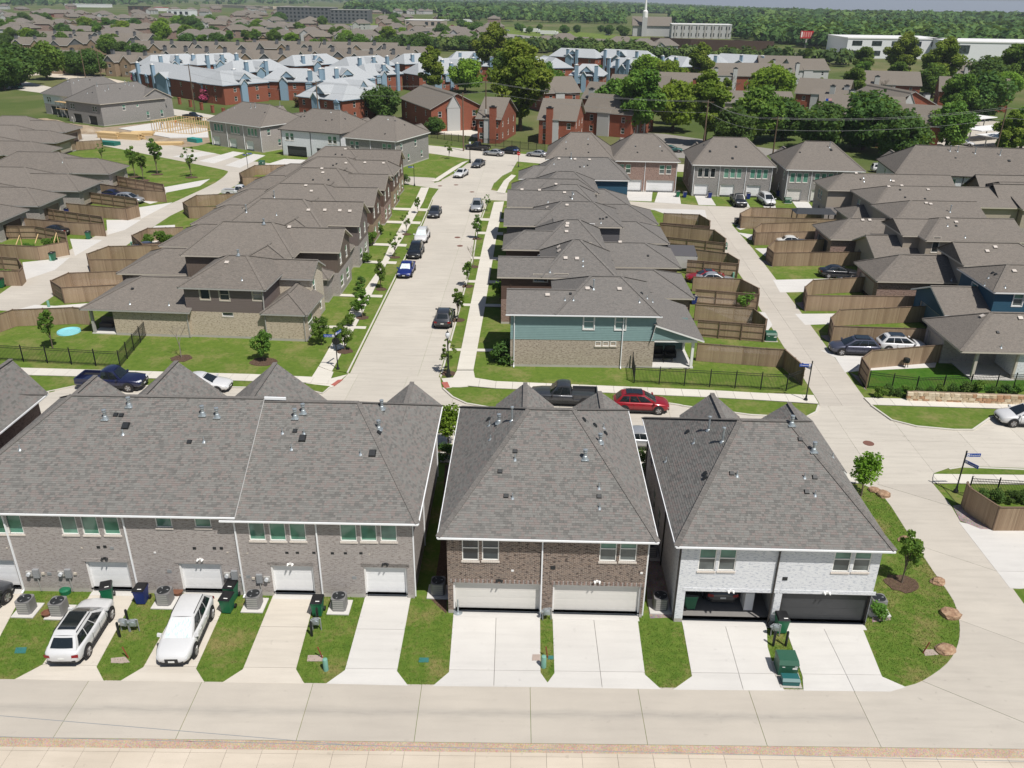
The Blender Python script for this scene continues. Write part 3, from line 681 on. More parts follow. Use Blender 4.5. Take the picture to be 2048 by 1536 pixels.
HB,plB=house('duplex','dark brown brick duplex with two cream double garage doors','building',BX,BY,BR,volsB,winsB,doorsB,ventsB,near=True,roof='shingle_near')
# ---- C: white brick duplex with one garage open
CX,CY,CR=9.18,36.42,R(-1.0)
gc_=dict(ax='y',o=.3,gm='brick_white')
volsC=[vol(0,0,10.6,13.9,5.42,3.75,ax='x',i0=4.55,i1=4.1,o=.42,walls=bw('brick_white',5.4),fm='gutter_white'),
       vol(2.5,8.,6.0,14.6,5.35,1.75,**gc_),vol(8.0,8.,11.0,14.4,5.25,1.35,**gc_)]
winsC=[W(0,1412,1142,kind='dh'),W(0,1452,1142,kind='dh'),W(0,1680,1144,kind='dh'),W(0,1720,1144,kind='dh'),
       (0,'W',2.2,3.4,.9,1.3,'dh',{}),(0,'W',6.6,1.0,.9,1.6,'dh',{}),(0,'W',4.4,1.0,.9,1.6,'dh',{})]
doorsC=[(0,'S',None,4.88,2.15,'door_charcoal','trim_dark',{'open':1,'dp':.25},(1451,1248)),(0,'S',None,4.88,2.15,'door_charcoal','trim_dark',{},(1642,1248))]
ventsC=[(1417,860,'tall'),(1445,883,'tall'),(1583,850,'flue'),(1627,903,'flue'),(1376,864,'box'),(1411,948,'box'),(1411,956,'box'),(1463,947,'box'),(1613,984,'box'),(1629,955,'box'),(1600,879,'box'),
        (1388,886,'pipe'),(1332,923,'pipe'),(1474,951,'pipe'),(1609,955,'pipe'),(1630,990,'pipe'),(1665,914,'pipe')]
HC,plC=house('duplex','white painted brick duplex with one garage door up and one charcoal door down','building',CX,CY,CR,volsC,winsC,doorsC,ventsC,near=True,roof='shingle_near')
# open garage room behind C
gx=wallpt(HC,1451,1248).x
b=MB()
for q in (((gx-2.6,.25,.03),(gx+2.6,.25,.03),(gx+2.6,6.4,.03),(gx-2.6,6.4,.03)),): b.quad(*q)
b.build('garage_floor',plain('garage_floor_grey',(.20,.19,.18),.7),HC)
b=MB(); x0,x1,y1,h=gx-2.6,gx+2.6,6.4,2.6
b.quad((x0,.25,0),(x0,y1,0),(x0,y1,h),(x0,.25,h)); b.quad((x1,y1,0),(x1,.25,0),(x1,.25,h),(x1,y1,h)); b.quad((x0,y1,0),(x1,y1,0),(x1,y1,h),(x0,y1,h)); b.quad((x0,.25,h),(x0,y1,h),(x1,y1,h),(x1,.25,h))
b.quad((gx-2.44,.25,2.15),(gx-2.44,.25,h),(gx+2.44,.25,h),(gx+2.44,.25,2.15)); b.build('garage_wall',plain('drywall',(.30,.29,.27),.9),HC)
# ---- A0: neighbour at the left edge
volsZ=[vol(0,0,12,14,5.4,3.6,i0=4.3,i1=4.3,o=.42,walls=bw('brick_rose',5.4)),vol(8.5,8,12,14.6,5.3,2.6,ax='y',o=.3,gm='brick_rose')]
HZ,_=house('townhouse_row','reddish brick townhouse with white eave beside the long townhouse block','building',-45.9,39.0,R(-.8),volsZ,roof='shingle_near',near=True)
# gutters and downspouts
def eave(H,v,s='S',mat='gutter_white'):
    o=v.get('o',.4); z=v['ze']-.06
    if s=='S': gutter(H,(v['x0']-o-.02,v['y0']-o-.035,z),(v['x1']+o+.02,v['y0']-o-.035,z),mat)
    if s=='E': gutter(H,(v['x1']+o+.035,v['y0']-o,z),(v['x1']+o+.035,v['y1']+o,z),mat)
    if s=='W': gutter(H,(v['x0']-o-.035,v['y0']-o,z),(v['x0']-o-.035,v['y1']+o,z),mat)
for H,v,ss in ((HA,volsA[0],'S'),(HA,volsA[1],'SE'),(HB,volsB[0],'SEW'),(HC,volsC[0],'SW'),(HZ,volsZ[0],'SE')):
    for s in ss: eave(H,v,s)
b=MB(); v=volsA[0]; a=Vector((15.95+.44,-.44,5.66)); c=Vector((15.95+.44,6.75,9.38)); b.bar(c,c+Vector((1.3,.0,-.02)),.1,.16); b.build('rake_board','gutter_white',HA)
def spout_s(H,v,px,mat='gutter_white',py=1100):
    M=H.matrix_basis; A=M@Vector((v['x0'],v['y0'],0)); r=Vector(ray(px,py)); c=Vector((0,0,CH)); d=(M.to_3x3()@Vector((1,0,0))); n=Vector((d.y,-d.x,0)); t=(A-c).dot(n)/r.dot(n); u=(c+r*t-A).dot(d)+v['x0']; y=v['y0']; ze=v['ze']
    return downspout(H,[(u,y-.44,ze-.08),(u,y-.06,ze-.42),(u,y-.06,.12),(u,y-.3,.06)],mat)
spout_s(HA,volsA[0],26); spout_s(HA,volsA[0],260); spout_s(HA,volsA[1],477); spout_s(HA,volsA[1],637)
spout_s(HB,volsB[0],1085); spout_s(HC,volsC[0],1555,'trim_dark',1130)
for H,v,xx,mt in ((HA,volsA[1],1,'gutter_white'),(HB,volsB[0],1,'gutter_white'),(HC,volsC[0],0,'trim_dark')):
    X=v['x1']+.05 if xx else v['x0']-.05; o=.38 if xx else -.38
    downspout(H,[(X+o,v['y0']+.1,v['ze']-.1),(X,v['y0']+.1,v['ze']-.4),(X,v['y0']+.1,.1)],mt)
    downspout(H,[(X+o,v['y0']+5.,v['ze']-.1),(X,v['y0']+5.,v['ze']-.4),(X,v['y0']+5.,.1)],mt)
    downspout(H,[(X+o,v['y1']-.3,v['ze']-.1),(X,v['y1']-.3,v['ze']-.4),(X,v['y1']-.3,.1)],mt)

# concrete sills in the garage openings
for H,lst,w in ((HA,((3,1180),(225,1180),(408,1180),(589,1180),(773,1180)),2.44),(HB,((994,1226),(1191,1226)),4.88),(HC,((1451,1248),(1642,1248)),4.88)):
    for px,py in lst: p=wallpt(H,px,py); small(H,'threshold',p.x-w/2+.005,-.32,.0,p.x+w/2-.005,.24,.034,'conc_drive')
# ================================================================ houses beyond the cross street
BR_=R(-1.6)
def two(lo,hi,z,top,f=.22): return [(0,f,'conc_foundation'),(f,z,lo),(z,top,hi)]
# ---------------- right-hand block, fronts to the side street, garages to the right alley
def rrow(x,y,label,lo,hi,w2=12.5,rear=20.2,rot=-.8,trim='trim_tan',pyr=(4.6,9.4),wins=(),vents=(),rearmat=None,wing=6.0,d=9.3,ex=(),doors=(),rz=5.35):
    q=random.Random(int(y*10)); k=y>75; wing=wing+q.uniform(-.6,.5)*k; e0=(q.choice((0,0,2.6)) if k else 0); rz=rz+q.uniform(-.25,.2)*k
    vs_=[vol(0,0,w2,wing,rz,1.28+q.uniform(-.1,.35)*k,i0=e0,i1=3.1,o=.42,walls=two(lo,hi,2.75,rz-.02),gm=hi),
         vol(pyr[0]+q.uniform(-1.2,1)*k,.02,w2-.05,d,rz+.03,2.1+q.uniform(-.1,.7)*k,i0=3.6,i1=q.uniform(2.8,4),o=.4,walls=two(lo,hi,2.75,rz-.02))]
    if k: vs_.append(vol(w2*.35+q.uniform(-1,2),d-3.5,w2*.35+q.uniform(3.6,5),d+.5,rz-q.choice((0,.0,1.2)),1.2,ax='y',i0=0,i1=q.choice((0,1.6)),o=.35,gm=hi))
    if rear: vs_.append(vol(w2-.1,1.2,rear,d-.2,2.9,1.75,i0=0,i1=3.9,o=.42,walls=bw(rearmat or lo,2.88),gm=hi))
    vs_+=ex
    return house('house',label,'house',x,y,R(rot),vs_,wins,doors,vents,trim=trim)
def dhw(v,s,px,py,w=.95,h=1.45,kind='dh',**o): return (v,s,None,None,w,h,kind,dict(dict(sill='trim_white'),**o),(px,py))
teal_ex=[vol(13.3,.0,17.6,9.2,2.95,1.5,ax='y',i0=0,i1=0,rc=.06,o=.3,gm='siding_teal',fm='trim_white')]
H1,p1=rrow(-.2,71.5,'teal sided house over buff brick with covered patio at the street corner','brick_sand','siding_teal',13.35,None,-.3,'trim_white',(4.4,9.4),
  [dhw(0,'S',1177,658,gm='glass_teal'),dhw(0,'S',1240,659,gm='glass_teal'),(0,'S',None,None,.55,.45,'fixed',{'gm':'glass_gray','sill':'flat'},(1196,692)),(0,'S',None,None,.55,.45,'fixed',{'gm':'glass_dark','sill':'flat'},(1211,692)),(0,'S',None,None,.55,.45,'fixed',{'gm':'glass_dark','sill':'flat'},(1226,692))],
  [(1095,591,'tan'),(1175,578,'tan'),(1239,579,'tan'),(1130,600,'pipe'),(1147,600,'pipe'),(1279,604,'pipe'),(1305,604,'pipe'),(1141,588,'box'),(1187,578,'tall'),(1283,587,'box'),(1294,597,'pipe')],ex=teal_ex)
# lap boards on the corner house's upper wall, one by one, cut round the windows
plain('teal_board',(.20,.30,.295),.6,var=.1)
wz=[(o.location.x-.57,o.location.x+.57,o.location.z-.1,o.location.z+1.56) for o in kids_of(H1) if o.name.startswith('window') and o.location.z>2.8]
for k in range(15):
    z=2.77+k*.172; cuts=[0.]; 
    for a,c,z0,z1 in sorted(wz):
        if z+.17>z0 and z<z1: cuts+=[a,c]
    cuts.append(13.35)
    for a,c in zip(cuts[::2],cuts[1::2]):
        b=MB(); b.add([(a,-.035,z),(c,-.035,z),(c,-.012,z+.176),(a,-.012,z+.176),(a,0,z),(c,0,z)],[(0,1,2,3),(4,5,1,0)]); b.build('siding_board','teal_board',H1,uv=False)
for o in kids_of(H1):
    if o.name.startswith('window'): o.location.y-=.05
downspout(H1,[(.35,-.44,5.3),(.35,-.08,5.0),(.35,-.08,.15),(.35,-.4,.08)]); downspout(H1,[(10.35,-.44,5.3),(10.35,-.08,5.0),(10.35,-.08,.15),(10.35,-.4,.08)]); gutter(H1,(-.45,-.48,5.29),(13.8,-.48,5.29))
small(H1,'patio_slab',13.35,.05,.0,17.2,4.6,.12,'conc_drive')
for px_ in (17.0,): small(H1,'patio_post',px_-.12,.1,.12,px_+.12,.34,2.9,'trim_white'); small(H1,'patio_post',px_-.12,4.2,.12,px_+.12,4.44,2.9,'trim_white')
b=MB(); wall_skin(b,(17.2,4.6),(17.2,9.1),0,2.8,[]); wall_skin(b,(13.35,4.6),(17.2,4.6),0,3.4,[]); b.build('wall','siding_teal',H1)
small(H1,'patio_beam',13.35,.06,2.62,17.35,.3,2.9,'trim_white')
H2,_=rrow(-1.25,82.7,'dark brown sided house with rose brick base next to the teal corner house','brick_rose','siding_brown',11.7,20.0,-.8,wins=[dhw(0,'S',1081,563,1.4,.75,'fixed',gm='glass_dark',sill='trim_tan'),dhw(0,'S',1122,562,1.4,.75,'fixed',gm='glass_dark',sill='trim_tan')],
  vents=[(1033,510,'tan'),(1079,512,'tan'),(1131,517,'tan'),(1154,518,'tan'),(1166,522,'pipe'),(1166,532,'pipe'),(1100,544,'pipe'),(1118,494,'tan'),(1119,502,'tan'),(1225,554,'box'),(1247,530,'tall')])
downspout(H2,[(1.,-.06,5.2),(1.,-.06,.1)],'siding_brown'); downspout(H2,[(20.0,1.1,2.8),(20.0,1.1,.1)],'siding_brown')
H3,_=rrow(-.9,93.7,'brown house with recessed stone-trimmed entry, second along from the teal house','brick_tan','siding_brown',11.2,20.2,-.8,wins=[dhw(1,'S',1173,506,.9,1.2,gm='glass_teal',sill='trim_tan')],rearmat='brick_rose',
  vents=[(1133,464,'tan'),(1134,453,'tan'),(1135,448,'tan'),(1107,435,'box'),(1240,485,'tan'),(1296,512,'box')])
H4,_=rrow(-.9,104.3,'charcoal sided house with teal upstairs window above a pale rear roof','brick_rose','siding_slate',14.4,20.6,-.8,wins=[dhw(1,'S',1180,468,.9,1.3,'fixed',gm='glass_teal',sill='trim_white')],rearmat='brick_greige',
  vents=[(1095,415,'tan'),(1134,411,'tan'),(1200,438,'box'),(1206,438,'box'),(1213,435,'box'),(1202,446,'pipe'),(1143,402,'tall')])
H5,_=rrow(-.6,114.4,'low-pitched grey roofed house midway along the right side of the side street','brick_tan','siding_taupe',12.0,20.4,-.8,vents=[(1044,380,'tan'),(1079,381,'tan'),(1129,386,'tan'),(1147,388,'pipe'),(1144,397,'tall'),(1096,404,'pipe')])
H6,_=rrow(-.1,124.6,'dark walled house beside the navy house on the right of the side street','brick_tan','siding_slate',12.4,17.5,-.8,vents=[(1116,340,'tan'),(1131,334,'pipe'),(1112,369,'tan'),(1112,375,'tan')])
H7,_=rrow(1.0,134.6,'navy blue sided house with stone base at the lane corner','brick_tan','siding_navy',17.2,None,-.8,'trim_white',(3.5,9.4),vents=[(1118,318,'tan'),(1150,319,'tan'),(1179,320,'tan'),(1142,317,'tall'),(1160,334,'box'),(1168,333,'pipe'),(1175,331,'box'),(1108,328,'pipe'),(1080,328,'pipe')])
# ---------------- left-hand block (x runs west from the street wall)
def lrow(x,y,label,lo,hi,rot=-1.8,wins=(),vents=(),rear=-24.2,g=(2.6,9.0),trim='trim_tan',rl='brick_rose',front=True,ex=(),xr=-15.2):
    q=random.Random(int(y*10)); rz=5.35+q.uniform(-.25,.2); xr=xr+q.uniform(-1.5,1.)
    vs_=[vol(-12,g[0],0,g[1],rz,1.5+q.uniform(-.2,.7),i0=3,i1=q.choice((0,0,1.8)),o=.4,walls=two(lo,hi,2.8,rz-.02),gm=hi),
         vol(xr,.0,-4.4-q.uniform(-.8,1.6),9.4,rz+.05,2.0+q.uniform(-.2,.6),i0=q.uniform(3,4.2),i1=3.6,o=.4,walls=two(lo,hi,2.8,rz)),
         vol(-9,-.3,-5.2,5,rz-.02,1.1,ax='y',i0=q.choice((0,1.5)),i1=0,o=.35,gm=hi,walls=[(2.6,rz-.05,hi)]),
         vol(rear,.8,xr+.1,9.0,2.9,1.75,i0=3.9,i1=0,o=.42,walls=bw(rl,2.88),gm=hi)]
    if front: vs_.append(vol(-4.4,.4,-.8,g[0],2.9,.8,i0=0,i1=1.2,o=.35,walls=bw(lo,2.88)))
    vs_+=ex
    return house('house',label,'house',x,y,R(rot),vs_,wins,(),vents,trim=trim,roof='shingle_warm')
stone='stone_cream'; brick_mat(stone,(.58,.52,.42),(.48,.41,.32),(.62,.57,.48),dark=(.38,.30,.22))
v1=[vol(-12.0,.25,-4.0,9.2,5.35,1.95,i0=3.6,i1=3.4,o=.42,walls=two('brick_buff','siding_taupe',2.75,5.33)),
    vol(-4.05,0,0,5.4,2.95,1.5,ax='y',i0=2.2,i1=0,o=.35,walls=bw('brick_buff',2.93)),
    vol(-6.5,5.0,-.7,9.4,5.0,1.3,i0=0,i1=0,o=.35,walls=two('stone_cream','stone_cream',2.75,4.98),gm='stone_cream'),
    vol(-22.3,.0,-11.9,9.2,2.85,1.95,i0=4.4,i1=0,o=.42),vol(-19.6,.0,-11.9,9.2,2.85,walls=bw('brick_buff',2.83))]
L1,_=house('house','buff brick corner house with taupe siding upstairs beside the fenced lawn','house',-20.55,77.0,R(-3.4),v1,
  [dhw(0,'S',411,599,.95,1.2,'fixed',gm='glass_dark',sill='trim_tan',fm='window_frame_tan'),dhw(0,'S',450,601,.95,1.2,gm='glass_gray',sill='trim_tan',fm='window_frame_tan'),dhw(0,'S',516,601,.95,1.2,gm='glass_gray',sill='trim_tan',fm='window_frame_tan'),(0,'S',None,None,1.15,.42,'fixed',{'gm':'glass_gray','sill':'flat'},(456,633)),
   (1,'E',1.7,.8,1.6,1.5,'dh',{'gm':'glass_green','sill':'flat'}),(2,'E',1.2,3.2,.9,1.3,'dh',{'sill':'flat'}),(2,'E',2.9,.6,.9,1.5,'dh',{'sill':'flat'})],(),
  [(348,543,'tan'),(289,541,'tan'),(265,578,'box'),(260,608,'pipe'),(338,610,'pipe'),(484,560,'pipe'),(454,526,'tan'),(477,511,'flue')],trim='trim_gray',roof='shingle_warm')
small(L1,'patio_slab',-22.2,.1,.0,-19.6,5.5,.1,'conc_drive')
for yy in (.15,5.2): small(L1,'patio_post',-22.1,yy,.1,-21.85,yy+.25,2.75,'trim_gray')
downspout(L1,[(-11.95,-.06,2.8),(-11.95,-.06,.1)],'trim_gray'); downspout(L1,[(-4.0,.18,5.3),(-4.0,-.06,2.9),(-4.0,-.06,.1)],'trim_gray'); downspout(L1,[(-.1,-.06,2.9),(-.1,-.06,.1)],'trim_gray')
E_=lambda v,u,z,w=.9,h=1.4,**o:(v,'E',u,z,w,h,'dh',dict(dict(sill='flat'),**o))
fw=[E_(0,1.6,3.4),E_(0,4.6,3.4),E_(0,1.6,.7,1.5),E_(0,4.6,.7,1.5)]
L2,_=lrow(-20.0,88.3,'brick house with dark upper gable next to the buff corner house','brick_greige','board_batten',wins=fw,vents=[(579,455,'tan'),(528,448,'flue'),(561,436,'pipe')])
L3,_=lrow(-19.7,99.6,'pinkish brick house with tall gable beyond the dark gabled house','brick_greige','siding_taupe',wins=fw,vents=[(617,421,'tan'),(650,421,'tan'),(680,422,'tan'),(700,423,'tan'),(493,424,'tall'),(553,430,'pipe')])
L4,_=lrow(-19.6,110.5,'long brown roofed house midway along the left side of the side street','brick_tan','siding_brown',wins=fw,vents=[(623,383,'tan'),(612,372,'tan'),(549,395,'tall')],rl='brick_tan')
L5,_=lrow(-19.6,121.2,'red brick and brown sided house behind the dark sedan','brick_rose','siding_brown',wins=fw,vents=[(646,346,'tan'),(644,338,'tan'),(626,360,'box'),(657,360,'box')],rl='brick_tan')
L6,_=lrow(-19.7,131.8,'brown brick house with twin gables near the far end of the side street','brick_tan','siding_brown',wins=fw,vents=[(692,327,'tan'),(730,326,'tan'),(767,327,'tan'),(666,331,'box'),(673,328,'box')],rl='brick_tan')
L7,_=lrow(-20.0,142.0,'last house on the left before the lane, with stepped roof','brick_tan','siding_brown',-2.5,wins=fw,vents=[(691,299,'tan'),(671,309,'box'),(684,310,'box'),(691,316,'box')],rear=-23,rl='brick_tan',g=(1.0,7.0),front=False)
# ---------------- houses right of the right alley, garages facing it (x runs east)
def rr(x,y,label,lo,hi,gd,vs_,wins=(),doors=(),vents=(),trim='trim_tan'): return house('house',label,'house',x,y,R(-1.5),vs_,wins,doors,vents,trim=trim,roof='shingle_warm')
Q1,_=rr(41.0,69.9,'single storey pale brick house with covered patio above the stone wall','brick_greige','siding_tan',None,
  [vol(0,0,16,7.6,2.9,2.3,i0=4.2,i1=4,o=.42),vol(0,3.6,16,7.5,2.9,walls=bw('brick_greige',2.88)),vol(5.2,.0,16,7.5,2.9,walls=bw('brick_white',2.88))],
  [],[(1,'W',2.0,3.2,2.15,'door_tan','trim_tan',{})],[(1965,633,'tan'),(2040,637,'tan'),(1995,665,'box'),(2002,695,'pipe')])
small(Q1,'patio_slab',1.2,-.2,.0,5.2,3.6,.1,'conc_drive'); small(Q1,'patio_post',1.3,.0,.1,1.55,.25,2.8,'trim_tan'); small(Q1,'patio_post',5.0,.0,.1,5.2,.2,2.8,'trim_tan')
Q2,_=rr(44.1,79.6,'navy blue house with slate blue garage door under a white rake','siding_navy','siding_navy',None,
  [vol(0,0,5.6,7.6,2.85,1.7,i0=0,i1=0,o=.45,walls=bw('siding_navy',2.83),fm='trim_white'),vol(4.4,.2,16,7.6,5.3,1.7,i0=3,i1=3,o=.42,walls=bw('siding_navy',5.28),fm='trim_white')],
  [dhw(1,'S',2033,612,.95,1.5,gm='glass_green'),(1,'W',3.2,4.1,1.2,.55,'fixed',{'gm':'glass_teal','sill':'trim_white'})],[(0,'W',3.8,4.88,2.15,'door_slateblue','trim_tan',{})],
  [(2028,543,'tan'),(1986,546,'box'),(1992,549,'box'),(1977,556,'pipe'),(1969,571,'pipe'),(2010,575,'pipe')],trim='trim_white')
downspout(Q2,[(8.2,.1,5.2),(8.2,.1,.1)])
Q3,_=rr(41.4,89.2,'pinkish brick house with wide hipped garage roof past the navy house','brick_white','siding_tan',None,
  [vol(0,1.2,13,7.9,2.9,2.1,i0=3.8,i1=2,o=.42,walls=bw('brick_rose',2.88)),vol(8.6,.0,18,6.0,5.3,1.7,i0=0.01,i1=3,o=.42,walls=bw('siding_tan',5.28))],
  [],[(0,'W',3.3,4.6,2.15,'door_tan','trim_tan',{})],[(1974,453-0+50,'tan'),(1990,495,'tan'),(1903,561,'pipe')])
Q4,_=rr(45.0,99.6,'tan sided house with stepped upper storey and slim dark window','siding_tan','siding_tan',None,
  [vol(0,.6,8,7.9,2.85,1.75,i0=0,i1=0,o=.42,walls=bw('siding_tan',2.83)),vol(5.4,-.2,17,8.2,5.3,1.75,i0=3.4,i1=0,o=.42,walls=bw('siding_tan',5.28)),vol(3.5,2.0,8.5,8.2,5.28,1.3,i0=0.01,i1=0,o=.4,walls=bw('siding_tan',5.26))],
  [dhw(1,'S',1868,505,.8,1.9,'fixed',gm='glass_dark',sill='trim_tan')],[(0,'W',3.6,4.6,2.15,'door_tan','trim_tan',{})],[(1883,431,'tan'),(1895,437,'tan'),(1912,445,'tan'),(1895,452,'pipe'),(1912,452,'box'),(1930,475,'pipe'),(1828,437,'tan')])
Q5,_=rr(42.3,108.4,'rose brick house with dark garage door under a broad hip roof','brick_rose','siding_tan',None,
  [vol(0,.0,14,7.0,2.9,1.9,i0=3.6,i1=2,o=.42,walls=bw('brick_rose',2.88)),vol(8.5,1.,20,9.5,5.3,1.7,i0=3.6,i1=0,o=.42,walls=bw('siding_tan',5.28))],
  [],[(0,'W',3.4,4.6,2.15,'door_charcoal','trim_tan',{})],[(1725,441,'tan'),(1739,441,'tan'),(1764,434,'tall'),(1852,407,'tan'),(1861,409,'tan'),(1900,424,'tall')])
Q6,_=rr(51.5,118.0,'tan two-storey house between the navy roofed row and white townhouses','siding_tan','siding_tan',None,
  [vol(0,0,20,9.5,5.3,1.8,i0=3.6,i1=0,o=.42,walls=bw('siding_tan',5.28)),vol(-2.5,1.0,6,8.0,2.85,1.4,i0=2.5,i1=0,o=.4,walls=bw('siding_tan',2.83))],
  [(0,'W',3.0,3.2,1.2,1.4,'dh',{'sill':'trim_tan'})],[],[(1777,354-0+20,'tan'),(1803,372,'tan'),(1788,370,'tan'),(1856,380,'tan'),(1850,398,'box'),(1769,413,'box'),(1810,395,'box'),(1800,380,'box')])
Q7,_=rr(48.2,128.2,'tan sided house with stone base and paired corner windows by the lane','brick_tan','siding_tan',None,
  [vol(0,0,19,6.4,5.3,1.9,i0=3.4,i1=0,o=.42,walls=two('brick_greige','siding_tan',2.6,5.28))],
  [(0,'W',2.2,3.1,.7,1.4,'dh',{'sill':'trim_tan'}),(0,'W',3.4,3.1,.7,1.4,'dh',{'sill':'trim_tan'})],[(0,'W',4.3,2.8,2.1,'door_tan','trim_tan',{})],[(1712,347,'tan'),(1721,359,'box'),(1727,356,'pipe'),(1728,363,'pipe'),(1781,360,'pipe'),(1786,363,'tan')])
Q8,_=rr(70.6,116.4,'olive board-and-batten house with two gables at the right edge','brick_tan','siding_olive',None,
  [vol(0,9.5,12,15.5,5.3,2.4,i0=0,i1=0,o=.5,walls=two('brick_tan','siding_olive',2.6,5.28),gm='siding_olive',fm='trim_dark'),vol(-.8,2.2,12,8.5,5.3,2.4,i0=0,i1=0,o=.5,walls=two('brick_greige','siding_olive',2.6,5.28),gm='siding_olive',fm='trim_dark'),vol(1.0,0,16,15,5.3,2.3,i0=.01,i1=3,o=.3,walls=two('brick_greige','siding_tan',2.6,5.28))],
  [(0,'W',3.0,3.0,1.0,1.5,'dh',{'sill':'trim_dark'}),(1,'W',2.2,3.0,1.0,1.5,'dh',{'sill':'trim_tan'}),(1,'W',3.6,3.0,1.0,1.5,'dh',{'sill':'trim_tan'}),(1,'W',4.6,.6,.9,1.5,'dh',{'sill':'trim_tan'}),(2,'W',6.4+0,3.0,.9,1.4,'dh',{'sill':'trim_tan'})],[],[(2037,425,'tan'),(2043,426-2,'box')])
# ---------------- houses left of the left alley (x runs west from the garage wall)
def ll(x,y,label,lo,gd,dy=7.0,L=22,up=None,wins=(),vents=()):
    vs_=[vol(-9,0,0,dy,2.9,1.9,i0=0,i1=3.6,o=.45,walls=bw(lo,2.88)),vol(-L,-.6,-6.5,dy+2.6,3.0,2.6,i0=4.5,i1=4.5,o=.45,walls=bw(lo,2.9))]
    return house('house',label,'house',x,y,R(-1.0),vs_,wins,[(0,'E',dy/2,4.7,2.15,gd,'trim_tan',{})],vents,roof='shingle_warm',trim='trim_gray')
ll(-70.7,101.2,'brown house with dark garage at the near left edge','brick_greige','door_brown')
ll(-70.7,111.8,'house with brown garage door beside the black sedan','brick_greige','door_brown')
ll(-70.2,121.6,'house with framed taupe garage door and blue bin','brick_greige','door_taupe',vents=[(55,332,'tan'),(100,334,'tan'),(67,362,'box')])
ll(-69.2,132.0,'house with wide hip roof behind the silver wagon','brick_greige','door_tan',vents=[(27,279,'tan'),(57,287,'tan')])
ll(-70.8,146.2,'hip roofed house at the edge of the park lawn','brick_greige','door_tan',vents=[(190,314,'tan'),(125,325,'pipe')])
ll(-92.0,163.0,'low house with stone rear wall facing the lane','brick_tan','door_tan',8.5)
ll(-96.0,178.0,'brown roofed house beside the plank fenced yard','brick_tan','door_tan',7.5,20)
ll(-101.5,192.5,'dark roofed house by the construction dirt','brick_tan','door_brown',7.5,20)
# ================================================================ townhouses along the far lane
def edge(pL,pR,z=5.5):
    A=G(*pL,z); B=G(*pR,z); return A[0],A[1],math.atan2(B[1]-A[1],B[0]-A[0]),math.hypot(B[0]-A[0],B[1]-A[1])
def town(pL,pR,label,mat,units,wide,win='fixed',dm='door_white',side=None,vents=(),dep=13.5,rot=None,trim='trim_white',gab=True,L=None,g='glass_green',lit=()):
    x,y,a,l=edge(pL,pR); a=rot if rot is not None else a; l=(L or l)-.9
    x+=.45*math.cos(a)+.42*-math.sin(a); y+=.45*math.sin(a)+.42*math.cos(a)
    vs_=[vol(0,0,l,dep,5.5,3.7,i0=min(4.4,l*.38),i1=min(4.4,l*.38),o=.42,walls=bw(mat,5.46))]
    if gab:
        vs_+=[vol(.2,7.5,3.8,dep+.6,5.4,1.7,ax='y',o=.3,gm=mat),vol(l-3.8,7.5,l-.2,dep+.6,5.4,1.6,ax='y',o=.3,gm=mat)]
        if l>14: vs_.append(vol(l/2-2.5,7.5,l/2+2.5,dep+.6,5.4,2.6,ax='y',o=.3,gm=mat))
    ws=[];ds=[]; U=l/units
    for k in range(units):
        c=U*(k+.5)
        if wide: ws+=[(0,'S',U*k+(1.5 if k==0 else U-2.7),3.3,.9,1.5,win,{'gm':g}),(0,'S',U*k+(2.7 if k==0 else U-1.5),3.3,.9,1.5,win,{'gm':g})]; ds.append((0,'S',c,4.88 if U>5.6 else U-.9,2.15,dm,trim,{}))
        else: ws+=[(0,'S',c-1.1+i*1.1,3.3,.85,1.6,win,{'gm':('glass_dark' if k in lit else g)}) for i in range(3)]; ds.append((0,'S',U*k+1.6,2.44,2.15,dm,trim,{}))
    for s_ in (side or ''):
        for u,z_ in ((2.2,3.4),(5.,.9),(8.,3.4),(10.5,.9)): ws.append((0,s_,u if s_=='E' else dep-u,z_,.9,1.4,'dh',{'gm':g}))
    H,pl=house('townhouse',label,'building',x,y,a,vs_,ws,ds,vents,trim=trim,roof='shingle_warm')
    for k in range(units):
        if k: downspout(H,[(U*k,-.06,5.3),(U*k,-.06,.1)],'gutter_white' if trim=='trim_white' else 'trim_dark')
    for xx in (.1,l-.1): downspout(H,[(xx,-.06,5.3),(xx,-.06,.1)],'gutter_white' if trim=='trim_white' else 'trim_dark')
    return H
town((413,240),(520,254),'grey-brown brick triplex of townhouses beside the house frame being built','brick_greige',3,False,side='E',vents=[(469,216,'pipe'),(502,216,'tall'),(511,214,'tall'),(550,210,'tall'),(560,212,'tall'),(530,225,'box'),(456,220,'pipe')])
town((555,258),(682,268),'white brick townhouse with charcoal double garages by the far lane','brick_white',2,True,'dh','door_charcoal',side='E',trim='trim_dark',vents=[(602,234,'box'),(609,233,'box'),(652,241,'box'),(664,240,'box'),(690,238,'box'),(662,225,'pipe')])
town((684,274),(793,283),'tan-grey brick townhouse with long lit side wall facing the far corner','brick_gray',2,True,'dh','door_cream',side='E',vents=[(737,238,'box'),(733,243,'box'),(776,239,'pipe'),(790,242,'box'),(809,250,'box'),(770,268,'box'),(714,256,'box')])
town((1090,318),(1246,330),'pale grey hip roofed townhouse at the corner by the stop sign','brick_rose',2,True,'dh','door_white',rot=R(-4),L=12.5,vents=[(1108,274,'box'),(1116,279,'box'),(1132,284,'pipe'),(1176,278,'pipe'),(1176,289,'box'),(1132,298,'box'),(1177,305,'box')])
town((1222,321),(1363,327),'brown brick duplex with two white double garages on the far lane','brick_rose',2,True,'dh','door_white',rot=R(-3.0),vents=[(1270,293,'pipe'),(1275,305,'box'),(1320,293,'pipe'),(1271,293,'box'),(1324,302,'box')])
